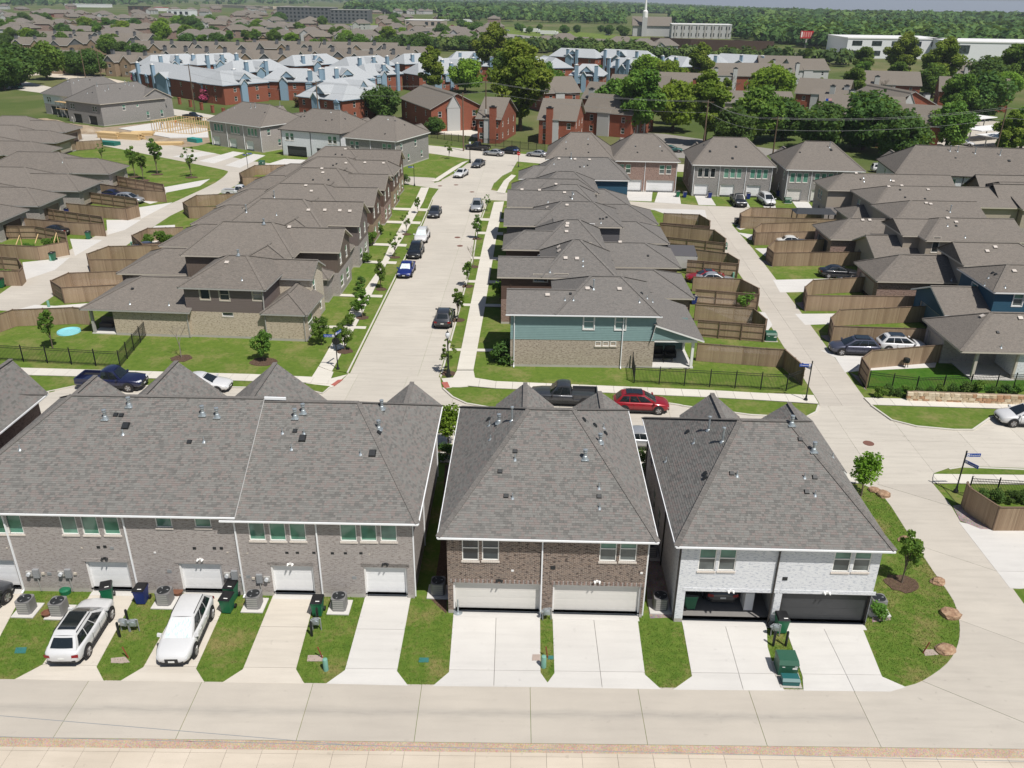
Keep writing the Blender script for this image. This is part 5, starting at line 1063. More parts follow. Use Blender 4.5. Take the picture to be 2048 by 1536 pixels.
for nm,px,py,lab in (('dirt_pile',90,248,'heap of orange dirt in front of the scaffold'),('dirt_pile',168,262,'low mound of rubble and dirt by the bare garage')):
    b=MB(); rg=random.Random(px); n=14; ring=[]; 
    vs0=[(0,0,1.5)]; fs=[]
    for r_i,(r_,z_) in enumerate(((1.2,1.1),(2.4,.5),(3.6,0.))):
        for k in range(n): a_=2*math.pi*k/n; q=r_*(1+rg.uniform(-.2,.2)); vs0.append((q*math.cos(a_)*1.4,q*math.sin(a_),max(0,z_+rg.uniform(-.2,.25)) if z_ else 0))
    for k in range(n):
        fs.append((0,1+k,1+(k+1)%n))
        for r_i in range(2): a0=1+r_i*n; fs.append((a0+k,a0+n+k,a0+n+(k+1)%n,a0+(k+1)%n))
    b.add(vs0,fs); o=tag(b.build(nm,'dirt'),lab,'dirt pile'); place(o,*G(px,py))
# ================================================================ trees, bushes, forest
import numpy as np
def leaf_mat(name,cols,tr=.25):
    m=N(name); a=m.n('ShaderNodeAttribute',attribute_name='tone').outputs['Fac']; c=m.ramp(a,[(i/(len(cols)-1),x) for i,x in enumerate(cols)])
    r_=m.n('ShaderNodeObjectInfo').outputs['Random']; hs=m.n('ShaderNodeHueSaturation'); m.l(c,hs.inputs['Color']); m.l(m.math('ADD',.485,m.math('MULTIPLY',r_,.03)),hs.inputs['Hue']); m.l(m.math('ADD',.85,m.math('MULTIPLY',r_,.3)),hs.inputs['Value'])
    c=hs.outputs[0]; m.fin(c,.75,spec=.25); t=m.n('ShaderNodeBsdfTranslucent'); m.l(m.mix(.5,c,(.25,.35,.03)),t.inputs[0]); x=m.n('ShaderNodeMixShader',_Fac=tr); m.l(m.b.outputs[0],x.inputs[1]); m.l(t.outputs[0],x.inputs[2]); m.l(x.outputs[0],m.t.nodes['Material Output'].inputs[0])
leaf_mat('leaf_oak',[(0.057,0.121,0.020),(0.121,0.218,0.034),(0.201,0.305,0.053)],.42); leaf_mat('leaf_lime',[(0.098,0.178,0.018),(0.172,0.287,0.025),(0.253,0.368,0.046)],.45); leaf_mat('leaf_yellow',[(0.081,0.138,0.017),(0.172,0.253,0.030),(0.287,0.345,0.057)],.45)
leaf_mat('leaf_dark',[(0.040,0.087,0.022),(0.081,0.155,0.034),(0.132,0.218,0.053)],.4); leaf_mat('leaf_fresh',[(0.069,0.149,0.023),(0.127,0.236,0.034),(0.190,0.299,0.057)],.42); leaf_mat('leaf_pink',[(0.138,0.057,0.046),(0.483,0.069,0.161),(0.690,0.138,0.265)]); leaf_mat('leaf_dry',[(0.138,0.092,0.069),(0.196,0.138,0.103),(0.253,0.196,0.138)],.1); leaf_mat('leaf_rust',[(0.081,0.092,0.034),(0.218,0.103,0.057),(0.299,0.149,0.081)])
leaf_mat('leaf_forest',[(.026,.058,.018),(.052,.102,.024),(.088,.150,.034),(.145,.20,.046)],.25)
plain('bark',(.13,.10,.075),.95,scale=12,var=.35); plain('bark_grey',(.22,.19,.16),.95,scale=12,var=.3)
def np_mesh(name,V,Q,mat,tone=None,smooth_=False):
    me=bpy.data.meshes.new(name); n=len(Q); k=Q.shape[1]; me.vertices.add(len(V)); me.vertices.foreach_set('co',V.astype(np.float32).ravel()); me.loops.add(n*k); me.loops.foreach_set('vertex_index',Q.astype(np.int32).ravel()); me.polygons.add(n)
    me.polygons.foreach_set('loop_start',np.arange(0,n*k,k,dtype=np.int32))
    if smooth_: me.polygons.foreach_set('use_smooth',np.ones(n,dtype=bool))
    me.materials.append(MATS[mat])
    if tone is not None: a=me.attributes.new('tone','FLOAT','FACE'); a.data.foreach_set('value',tone.astype(np.float32))
    me.update(calc_edges=True); return me
def leaf_cloud(rs,centers,radii,n,size,flat=.75):
    """n leaves spread through clumps: small bent quads facing every way"""
    w=radii**2; w=w/w.sum(); idx=rs.choice(len(centers),n,p=w); d=rs.normal(size=(n,3)); d/=np.linalg.norm(d,axis=1)[:,None]; r=rs.uniform(.35,1.0,n)**.6
    P=centers[idx]+d*(radii[idx]*r)[:,None]*np.array([1,1,flat]); nrm=d*.5+rs.normal(size=(n,3))*.55+np.array([0,0,.55]); nrm/=np.linalg.norm(nrm,axis=1)[:,None]
    t=np.cross(nrm,rs.normal(size=(n,3))); t/=np.linalg.norm(t,axis=1)[:,None]; b=np.cross(nrm,t); s=(size*rs.uniform(.6,1.35,n))[:,None]
    V=np.stack([P-t*s-b*s*.55,P+t*s*.2-b*s*.75,P+t*s+b*s*.5+nrm*s*.2,P-t*s*.3+b*s*.7],1).reshape(-1,3); Q=np.arange(4*n).reshape(n,4)
    tone=np.clip(rs.rand(len(centers))[idx]*.65+rs.rand(n)*.35,0,1); return V,Q,tone
def tree_proto(name,seed,h,cr,base,n,size,mat,bark='bark',clumps=26,shape='round',trunk=.16,droop=.0,clump_r=.36):
    rs=np.random.RandomState(seed); ch=h-base; cz=base+ch*.5; C_=[]
    while len(C_)<clumps:
        p=rs.uniform(-1,1,3)
        if np.linalg.norm(p)>1: continue
        if np.linalg.norm(p)<.35 and rs.rand()<.6: continue
        if shape=='cone': k=1.05-.75*(p[2]*.5+.5); p=np.array([p[0]*k,p[1]*k,p[2]])
        if shape=='tall': k=1.0-.35*abs(p[2])+.1*rs.rand(); p=np.array([p[0]*k,p[1]*k,p[2]])
        if shape=='vase': k=.55+.45*(p[2]*.5+.5); p=np.array([p[0]*k,p[1]*k,p[2]])
        C_.append(p*np.array([cr*.82,cr*.82,ch*.45])+np.array([rs.uniform(-.1,.1)*cr,rs.uniform(-.1,.1)*cr,cz]))
    C_=np.array(C_); rr=cr*clump_r*rs.uniform(.65,1.25,len(C_)); V,Q,t=leaf_cloud(rs,C_,rr,n,size)
    crown=np_mesh('crown',V,Q,mat,t)
    b=MB(); top=Vector((rs.uniform(-.05,.05)*h,rs.uniform(-.05,.05)*h,base+ch*.55)); b.tube([(0,0,-.1),(0,0,.12*h),tuple(top*.5),tuple(top)],[trunk*1.35,trunk,trunk*.8,trunk*.35],7)
    for k in range(min(len(C_),12)):
        c=Vector(C_[k]); s=min(.95,max(.25,(c.z-base*.3)/h)); st=Vector((top.x*s,top.y*s,max(base*.65,top.z*min(1,s*.75)))); mid=st.lerp(c,.5)+Vector((0,0,.04*h)); b.tube([st,mid,c],[trunk*.42,trunk*.26,trunk*.1],5,cap=False)
    return crown,b.mesh('trunk',bark,smooth=60,uv=False)
def bare_proto(seed,h,cr,tr=.1,depth=4,mat='bark_grey',leaf=None):
    rs=random.Random(seed); b=MB(); tips=[]
    def grow(p,d,L,r,k):
        q=p+d*L; b.tube([p,p.lerp(q,.5)+Vector((rs.uniform(-.05,.05)*L,)*3),q],[r,r*.8,r*.62],5 if k>1 else 4,cap=False)
        if k==0: tips.append(q); return
        for i in range(3 if k>1 else 4):
            a=rs.uniform(0,6.28); s=rs.uniform(.3,.75); n=(d+Vector((math.cos(a)*s,math.sin(a)*s,rs.uniform(-.05,.3)))).normalized(); grow(q if i else p.lerp(q,.8),n,L*rs.uniform(.6,.8),r*.55,k-1)
    grow(Vector((0,0,-.1)),Vector((0,0,1)),h*.3,tr,depth); return b.mesh('trunk',mat,smooth=60,uv=False),tips
TP={'street_a':tree_proto('s',1,3.6,1.15,.95,2000,.08,'leaf_fresh',trunk=.05,shape='cone',clumps=34,clump_r=.24),
    'street_b':tree_proto('s',2,3.4,1.05,1.0,1200,.08,'leaf_oak',trunk=.045,shape='cone',clumps=26,clump_r=.2),
    'street_c':tree_proto('s',3,3.3,.95,.9,560,.075,'leaf_oak',trunk=.04,clumps=20,clump_r=.18),
    'street_d':tree_proto('s',4,3.2,1.3,.6,2800,.085,'leaf_oak',trunk=.06,clumps=40,clump_r=.26),
    'crape':tree_proto('s',5,3.0,1.15,.7,2600,.075,'leaf_lime',trunk=.05,clumps=28,shape='vase',clump_r=.34),
    'bush':tree_proto('s',6,1.0,.62,.05,1100,.06,'leaf_fresh',trunk=.03,clumps=14,clump_r=.45),
    'bush_dark':tree_proto('s',7,1.1,.6,.05,1100,.055,'leaf_dark',trunk=.03,clumps=14,clump_r=.45),
    'oak_a':tree_proto('s',11,11,5.4,1.6,9000,.34,'leaf_oak',trunk=.34,clumps=60),'oak_b':tree_proto('s',12,10,6.0,1.2,9000,.34,'leaf_dark',trunk=.34,clumps=60),
    'oak_c':tree_proto('s',13,9,5.0,1.2,8000,.32,'leaf_lime',trunk=.3,clumps=50),'tall_a':tree_proto('s',14,19,6.4,2.5,13000,.38,'leaf_yellow',trunk=.42,shape='tall',clumps=70,clump_r=.32),
    'tall_b':tree_proto('s',15,17,5.2,2.2,10000,.36,'leaf_yellow',trunk=.38,shape='tall',clumps=50,clump_r=.30),'tall_c':tree_proto('s',16,16,5.6,2.2,11000,.36,'leaf_oak',trunk=.4,shape='tall',clumps=54,clump_r=.32),
    'pink':tree_proto('s',17,4.5,3.0,.6,3500,.22,'leaf_pink',trunk=.1,clumps=26),'rust':tree_proto('s',18,4.2,2.6,.6,3000,.22,'leaf_rust',trunk=.1,clumps=24)}
bm1,_t=bare_proto(5,3.6,1.,.045,3); bm2,_t2=bare_proto(6,8.5,3.,.22,4,'bark')
def tree(px,py,kind,h,label,group=None,name='tree',z=0.,wide=1.,pos=None):
    cr,tk=TP[kind]; H0=max(v.co.z for v in tk.vertices) if False else {'street_a':3.6,'street_b':3.4,'street_c':3.3,'street_d':3.2,'crape':3.0,'bush':1.,'bush_dark':1.1,'oak_a':11,'oak_b':10,'oak_c':9,'tall_a':19,'tall_b':17,'tall_c':16,'pink':4.5,'rust':4.2}[kind]
    x,y=pos or G(px,py); s=h/H0; o=thing(name,label,'tree' if name=='tree' else 'bush',(x,y,z),rnd.uniform(0,6.28),group); wide*=.78 if kind=='street_d' else (.85 if kind in('street_a','street_b') else 1); o.scale=(s*wide,s*wide,s)
    link('trunk' if name=='tree' else 'stem',tk,o); link('crown' if name=='tree' else 'foliage',cr,o); return o
def bare(px,py,s,label,me=None):
    x,y=G(px,py); o=thing('tree',label,'tree',(x,y,0),rnd.uniform(0,6)); o.scale=(s,s,s); link('trunk',me or bm1,o); return o
def mulch(px,py,r,z=.01):
    x,y=G(px,py); b=MB(); rg=random.Random(int(px)); pts=[(x+r*(1+rg.uniform(-.12,.12))*math.cos(a)*1.15,y+r*(1+rg.uniform(-.12,.12))*math.sin(a)) for a in [k*math.pi/9 for k in range(18)]]; b.prism(pts,z-.01,z+.03); o=b.build('mulch_bed','mulch'); o['kind']='structure'
near_trees=[(725,637,'street_a',4.0,'dense round street tree by the buff corner house walk',.09),(762,578,'street_a',3.7,'bushy street tree beside the blue sedan',.09),(790,515,'street_c',3.7,'thin airy street tree beside the black SUV',.09),(813,468,'street_c',3.4,'spindly street tree beside the parked white crossover',.09),(836,428,'street_b',3.0,'small street tree by the dark grey sedan',.09),
 (690,702,'street_d',3.2,'leafy street tree just behind the stop sign post',.09),(527,722,'street_d',3.4,'broad shrubby tree on the corner lawn in a mulch ring',0),(106,697,'street_b',4.6,'slim young tree inside the black iron fence',0),(643,690,'street_d',3.3,'dense flowering shrub tree at the buff corner house wall',0),
 (897,748,'street_c',3.6,'sparse street tree right behind the black lamp post',.09),(916,641,'street_b',4.0,'layered street tree beside the dark grey SUV',.09),(936,573,'street_b',3.5,'upright street tree between two front walks, right verge',.09),(955,478,'street_a',3.6,'yellow-green street tree on the right verge past the bare one',.09),(974,423,'street_c',3.0,'thin street tree behind the silver SUV',.09),
 (897,897,'crape',3.6,'bright green tree in the gap between brick townhouse and brown duplex',0),(1722,992,'crape',3.4,'light green tree with narrow leaves near two sandstone boulders',0),(1803,1166,'street_b',4.2,'leaning young tree in a mulch ring on the rounded lawn',0),
 (270,353,'street_b',6.4,'young park tree, one of a close pair',0),(287,360,'street_b',5.8,'shorter young park tree of the close pair',0),(315,348,'street_b',7.6,'tallest young tree on the park lawn',0),(383,354,'street_c',6.2,'thin young tree alone on the park lawn',0),(205,322,'street_c',4.0,'low wispy sapling beside the lane lawn',0),(898,318,'street_c',4.2,'thin sapling on the far corner verge',0)]
for px,py,k,h,lab,z in near_trees: tree(px,py,k,h,lab,z=z)
for px,py,r,z in ((725,637,.6,.09),(762,580,.6,.09),(790,516,.6,.09),(813,470,.6,.09),(690,704,.7,.09),(527,724,1.05,.01),(363,717,.85,.01),(897,749,.6,.09),(916,642,.6,.09),(936,574,.6,.09),(947,535,.6,.09),(955,479,.6,.09),(1803,1167,.85,.01),(897,903,1.2,.01),(270,354,1,.01),(287,361,1,.01),(315,349,1,.01),(383,355,1,.01)): mulch(px,py,r,z)
bare(363,715,1.3,'bare leafless sapling on the corner lawn'); bare(947,534,1.15,'bare street tree on the right verge with no leaves')
for i,(px,py,k,h,lab) in enumerate([(702,652,'bush',1.3,'rounded shrub below the buff house front window'),(712,622,'bush',1.2,'shrub beside the buff house porch path'),(742,492,'bush',1.9,'big bright bush by the pink brick house'),(755,470,'bush',1.6,'bush with yellow blooms along the front bed'),(735,525,'bush',1.3,'green bush at the dark gabled house'),(722,570,'bush_dark',1.1,'dark low bush in a stone edged bed'),(715,590,'bush_dark',1.0,'pair of small dark shrubs in a front bed'),(775,425,'bush_dark',1.5,'dark bush at the red brick house corner'),(790,405,'bush',1.4,'green bush by the twin gable house'),(808,370,'bush_dark',2.0,'round dark bush by the last house at the lane'),(800,382,'bush',1.2,'small bush on the last front lawn'),(1006,725,'bush_dark',2.3,'tall narrow evergreen at the teal house corner'),(988,722,'bush',1.1,'small bush beside the narrow evergreen'),(1000,600,'bush',2.2,'leafy bush beside the dark brown house wall'),(1753,1232,'bush',1.0,'small round bush beside the side air conditioner'),(893,920,'bush_dark',1.4,'dark bush at the base of the long townhouse wall'),(1290,948,'bush_dark',2.0,'dark bush in the gap by the white duplex')]):
    tree(px,py,k,h,lab,name='bush')
for i,(px,py) in enumerate([(1760,795),(1775,790),(1795,792),(1812,793),(1835,792),(1860,789),(1880,788),(1905,787),(1930,788),(1955,787),(1985,787),(2010,787),(2035,788)]):
    tree(px,py,'bush_dark' if i%3 else 'bush',rnd.uniform(.7,1.2),'clipped shrub in the hedge row above the stone wall','hedge shrubs above the stone wall','bush')
for px,py in ((1962,1002),(1992,1004),(2022,1005),(2045,1006)): tree(px,py,'bush_dark',1.0,'young shrub in the mulch bed inside the iron fence','young shrubs inside the iron fence','bush')
for px,py,h in ((300,492,1.6),(322,488,1.9),(345,490,1.5)): tree(px,py,'bush',h,'garden vegetable plants filling the plank fenced plot','garden plants behind the plank fence','bush')
for px,py,h in ((95,498,1.5),(115,494,1.4),(60,503,1.2)): tree(px,py,'bush',h,'leafy vines on a timber trellis in the fenced garden','trellis vines in the fenced garden','bush')
tree(10,562,'bush',1.5,'bush spilling above the small corner fence',name='bush'); tree(1490,618,'bush',1.9,'tall vine at the fence corner by the right alley',name='bush')
BIG=[(865,190,'tall_b',16,'airy yellow-green tree in front of pale roofs'),(985,160,'tall_a',22,'tallest cottonwood rising above the pale roofs'),(1040,262,'tall_a',22,'huge yellow-green tree in front of the red brick apartments'),(1085,205,'oak_a',12.5,'dark round tree right of the huge yellow-green tree'),(930,185,'oak_c',11,'bright green tree between the cottonwoods'),(765,240,'oak_b',8.6,'dark round tree beside the grey sided brick apartments'),(1010,185,'tall_c',15,'green tree tucked behind the huge yellow-green tree'),
 (1275,272,'tall_c',17,'dense tree hiding the apartment car park'),(1232,250,'oak_a',12,'tree against the brick gable with twin chimneys'),(1345,262,'oak_c',12,'lime green spreading tree between apartments'),(1408,290,'tall_b',17,'yellow-green tree in front of the beige clubhouse'),(1398,180,'tall_b',17,'slim tall tree right of the brick chimney'),(1535,222,'oak_c',13,'bright lime domed tree beside the clubhouse'),(1500,285,'oak_a',13,'wide olive green tree behind the grey triplex'),(1565,280,'oak_b',9.5,'dark low tree by the tan triplex'),(1702,205,'tall_c',12,'yellowish tree by the white gabled apartments'),
 (1795,165,'tall_a',20,'large tree in front of the white warehouse'),(1722,155,'tall_c',14,'tree left of the large warehouse tree'),(1872,190,'tall_a',20,'broad yellow-green tree before the warehouses'),(1725,300,'oak_b',12.5,'big dark live oak below the brick gables'),(1790,318,'oak_b',10,'dark spreading tree beside the white van'),(1890,300,'oak_a',11,'sunlit green tree by the white carports'),(1905,242,'tall_c',14,'tall tree above the carports'),(1960,240,'oak_b',13,'dark rounded tree at the right, behind the carports'),(2018,185,'tall_c',19,'tall tree near the orange door warehouse'),(1965,190,'oak_b',13,'dark tree in front of the stepped row'),(2005,325,'tall_b',11,'open branching tree over the white carports'),(2040,300,'oak_a',10,'leafy tree at the right edge by the carports'),(1640,300,'oak_b',10,'dark tree behind the flagpole'),(1460,300,'oak_b',9,'dark low tree behind the power pole'),
 (40,172,'oak_b',14,'dark spreading oak beside the left road'),(95,160,'oak_a',14,'large roadside oak shading parked trucks'),(10,180,'oak_b',12,'dark oak at the left edge by the road'),(185,152,'oak_b',10,'dark round tree behind the roof under construction'),(150,150,'oak_b',9,'dark tree beside the white carport'),(215,112,'oak_a',11,'green tree among the tan gables'),(326,84,'oak_c',13,'lime green domed tree in the suburb'),(75,105,'oak_b',11,'dark tree in front of the tan apartments'),(130,100,'oak_a',10,'green tree left of the tan apartments'),(235,100,'oak_a',9,'wide tree between tan apartment rows'),(725,108,'oak_a',11,'tall green suburb tree right of the tan apartments'),(700,135,'oak_a',7,'small green tree before the last tan block'),(270,190,'oak_c',4.,'bright low shrub tree by the road fence'),(980,262,'oak_b',6,'dark small tree at the apartment stair'),(1155,258,'oak_b',6,'small dark tree in front of the brick chimney'),(870,268,'oak_b',4,'small tree by the corner lawn path')]
for px,py,k,h,lab in BIG: tree(px,py,k,h,lab)
for px,py,k,h,lab in ((418,205,'pink',4.2,'pink flowering crape myrtle beside the utility pole'),(272,165,'pink',3.5,'pink crape myrtle behind the roof under construction'),(575,190,'rust',4.6,'reddish leaved tree by the low brick wing'),(400,190,'rust',4.,'rusty leaved shrub tree against blue siding'),(600,215,'rust',3.2,'red-brown shrub behind the grey triplex')): tree(px,py,k,h,lab)
bare(1462,200,1.15,'grey bare branched tree beside the clubhouse',bm2); bare(1285,150,.9,'small bare tree near the far pale roofs',bm2); bare(1770,205,1.1,'pinkish bare tree between the apartments',bm2); bare(1800,150,.9,'bare scrubby tree by the orange warehouse door',bm2)
lbl={'oak_a':'green tree','oak_b':'dark tree','oak_c':'lime green tree','tall_c':'tall tree'}
rs=random.Random(21)
for i in range(95):
    px=rs.uniform(0,1000); py=rs.uniform(38,100)+ (px/1000)*8; k=rs.choice(('oak_a','oak_a','oak_b','oak_b','oak_c','tall_c'))
    tree(px,py,k,rs.uniform(7,12),lbl[k]+' standing between suburban houses','suburb trees '+k,wide=1.1)
# ---- tree belts and the forest beyond: one mass each
def forest(name,label,polys,n,size,q,seed,mats=('leaf_oak','leaf_dark'),hm=(7,12),step=1.):
    rs=np.random.RandomState(seed); Vs=[];Qs=[];Ts=[];o=0
    for poly,cnt in polys:
        xs=[p[0] for p in poly]; ys=[p[1] for p in poly]; k=0; tries=0
        while k<cnt and tries<cnt*30:
            tries+=1; px=rs.uniform(min(xs),max(xs)); py=rs.uniform(min(ys),max(ys)); ins=False; j=len(poly)-1
            for i in range(len(poly)):
                if (ys[i]>py)!=(ys[j]>py) and px<(xs[j]-xs[i])*(py-ys[i])/(ys[j]-ys[i])+xs[i]: ins=not ins
                j=i
            if not ins: continue
            k+=1; d=ray(px,py)
            if d[2]>-.0022: continue
            x,y=G(px,py); dist=math.hypot(x,y); gz=gz_at(x,y); h=rs.uniform(*hm)*(1 if dist<1500 else 1.15); r=h*rs.uniform(.42,.62)*(1 if dist<1500 else 1.5); nq=int(q if dist<900 else (q*.5 if dist<1800 else q*.28))
            dd=rs.normal(size=(nq,3)); dd[:,2]=np.abs(dd[:,2])*1.1-.25; dd/=np.linalg.norm(dd,axis=1)[:,None]; rad=rs.uniform(.75,1.08,nq)[:,None]
            lob=1+.18*np.sin(dd[:,:1]*5+px)+.15*np.cos(dd[:,1:2]*6+py)
            P=np.array([x,y,gz+h*.52])+dd*rad*lob*np.array([r,r,h*.5]); nr=dd+rs.normal(size=(nq,3))*.35+np.array([0,0,.25]); nr/=np.linalg.norm(nr,axis=1)[:,None]; t=np.cross(nr,rs.normal(size=(nq,3))); t/=np.linalg.norm(t,axis=1)[:,None]; b=np.cross(nr,t); s=(r*size*math.sqrt(60/nq)*rs.uniform(.7,1.3,nq))[:,None]
            Vs.append(np.stack([P-t*s-b*s*.8,P+t*s-b*s*.8,P+t*s*.8+b*s,P-t*s*.8+b*s*.8],1).reshape(-1,3)); Qs.append(np.arange(4*nq).reshape(nq,4)+o); o+=4*nq; base=rs.rand(); Ts.append(np.clip(base*.75+rs.rand(nq)*.25,0,1))
    o_=link(name,np_mesh(name,np.concatenate(Vs),np.concatenate(Qs),mats[0],np.concatenate(Ts))); tag(o_,label,'forest',kind='stuff'); return o_
def gz_at(x,y):
    t=min(1,max(0,(x/max(y,1)-.02)/.45)); t=t*t*(3-2*t); return -max(0,y-1700)*.011*t
forest('tree_belt','dense belt of trees between the highway and the pale roofed apartments',[([(760,96),(900,95),(1050,99),(1250,105),(1300,111),(1300,119),(1150,109),(1000,105),(880,103)],240),([(1300,117),(1500,120),(1600,124),(1690,126),(1690,134),(1560,127),(1300,122)],80)],0,.30,110,31,('leaf_forest',''),(4,8))
forest('woodland','wide green woodland stretching to the horizon beyond the highway',[([(880,44),(1000,43),(1180,49),(1250,52),(1250,34),(1000,28),(900,32)],420),([(1340,50),(1475,58),(1475,84),(1600,95),(1690,102),(1900,106),(2090,112),(2090,42),(1800,34),(1500,26),(1340,30)],2900),([(700,28),(1100,26),(1500,26),(1800,34),(2090,42),(2090,24),(1800,16),(1400,8),(1000,4),(700,8)],4200),([(0,12),(700,10),(700,-20),(0,-20)],500),([(740,26),(900,24),(960,18),(740,12)],120)],0,.30,90,32,('leaf_forest',''),(5,13))
rs=random.Random(33)
for i in range(46):
    px=rs.uniform(0,860); py=rs.uniform(96,128)-(px/860)*8; k=rs.choice(('oak_a','oak_b','oak_b','oak_c'))
    tree(px,py,k,rs.uniform(4.5,8),lbl[k]+' standing beside the tan gabled apartments','trees by the tan apartments '+k,wide=1.15)
for i in range(18):
    px=rs.uniform(1180,2040); py=rs.uniform(150,262); k=rs.choice(('oak_a','oak_c','oak_c','tall_c','tall_b')); lb=dict(lbl,tall_b='open yellowish tree')
    tree(px,py,k,rs.uniform(6,12),lb[k]+' growing among the brick apartments','trees among the brick apartments '+k)
for i in range(14):
    px=rs.uniform(1000,1300); py=rs.uniform(60,76); k=rs.choice(('oak_a','oak_b'))
    tree(px,py,k,rs.uniform(6,9),lbl[k]+' on the church lawn beyond the highway','church lawn trees '+k)
# ---- turf blades on the near lawns
def pt_in(poly,px,py):
    ins=False; j=len(poly)-1
    for i in range(len(poly)):
        if (poly[i][1]>py)!=(poly[j][1]>py) and px<(poly[j][0]-poly[i][0])*(py-poly[i][1])/(poly[j][1]-poly[i][1])+poly[i][0]: ins=not ins
        j=i
    return ins
LAWNS=[[(48,1185),(186,1184),(85,1330),(30,1359),(-70,1360),(-30,1330)],[(275,1185),(373,1183),(287,1335),(240,1362),(208,1362),(193,1334)],[(462,1184),(547,1192),(486,1339),(444,1365),(409,1364),(392,1338)],[(632,1193),(731,1194),(690,1341),(652,1367),(609,1367),(592,1339)],[(822,1195),(865,1200),(893,1230),(907,1231),(898,1345),(865,1371),(816,1371),(794,1343)],[(1081,1231),(1105,1231),(1109,1347),(1095,1364),(1081,1346)],[(1275,1232),(1300,1240),(1352,1248),(1365,1250),(1384,1352),(1346,1378),(1322,1378),(1290,1350)],[(1534,1252),(1569,1252),(1605,1353),(1606,1381),(1570,1381),(1552,1353)],[(1730,1252),(1764,1354),(1808,1373),(1845,1361),(1894,1326),(1916,1288),(1919,1247),(1909,1207),(1891,1177),(1866,1142),(1817,1068),(1766,992),(1722,985),(1745,1060),(1790,1105),(1760,1140),(1745,1200)]]
rs=np.random.RandomState(77); V_=[]
for L_ in LAWNS:
    poly=gp(L_); A_=area(poly); xs=[p[0] for p in poly]; ys=[p[1] for p in poly]; n_=0
    while n_<A_*240:
        x=rs.uniform(min(xs),max(xs)); y=rs.uniform(min(ys),max(ys))
        if pt_in(poly,x,y):
            n_+=1; x+=rs.normal()*.03; y+=rs.normal()*.03; a=rs.uniform(0,6.28); w=rs.uniform(.012,.028); h=rs.uniform(.035,.085); l=rs.uniform(-.05,.05,2); dx,dy=math.cos(a)*w,math.sin(a)*w; V_+=[(x-dx,y-dy,.0),(x+dx,y+dy,.0),(x+l[0],y+l[1],h)]
V_=np.array(V_); o=link('grass',np_mesh('grass',V_,np.arange(len(V_)).reshape(-1,3),'lawn_near')); tag(o,'short patchy turf between the front driveways','grass',kind='stuff')
# ================================================================ vehicles
def paint(name,c,metal=.0,rough=.32):
    m=N(name); f=m.mix(m.noise(m.obj(),3,2),tuple(x*.96 for x in c),c); return m.fin(f,rough,metal,.5,.8)
for n_,c_,mt in (('white',(.58,.58,.58),0),('silver',(.45,.46,.47),.5),('grey',(.10,.105,.115),.4),('black',(.010,.011,.014),.1),('navy',(.012,.016,.055),.2),('blue',(.012,.025,.16),.2),('red',(.28,.008,.016),.2),('slate',(.075,.08,.115),.4),('tanwhite',(.60,.60,.57),0),('dkgrey',(.045,.048,.055),.3),('teal',(.02,.10,.09),.2)): paint('paint_'+n_,c_,mt)
m=N('car_glass'); m.fin((.012,.016,.018),.04,0,.7,.4)
m=N('car_shade'); m.fin(m.ramp(m.noise(m.scale(m.obj(),(1,6,1)),4,3),[(.4,(.45,.55,.54)),(.6,(.75,.82,.81))]),.15,0,.5,.5)
plain('tyre',(.015,.015,.016),.85); plain('rim',(.42,.43,.45),.3,.7,scale=10); plain('rim_dark',(.16,.14,.13),.4,.6); plain('lamp_clear',(.60,.62,.64),.15,.1); plain('lamp_red',(.22,.008,.01),.25); plain('trim_black',(.02,.02,.021),.6); plain('chrome',(.6,.6,.62),.15,.9); plain('plate',(.65,.65,.62),.5)
def grid_mesh(name,rows,mats,smooth=40,close=False):
    b=MB(); n=len(rows[0]); b.v=[tuple(p) for r in rows for p in r]
    for i in range(len(rows)-1):
        for k in range(n-1): b.f.append((i*n+k,i*n+k+1,(i+1)*n+k+1,(i+1)*n+k))
    b.f.append(tuple(range(n-1,-1,-1))); o=(len(rows)-1)*n; b.f.append(tuple(o+k for k in range(n))); b.m=[0]*len(b.f); b.t=[.5]*len(b.f); return b.mesh(name,mats,smooth=smooth,uv=False)
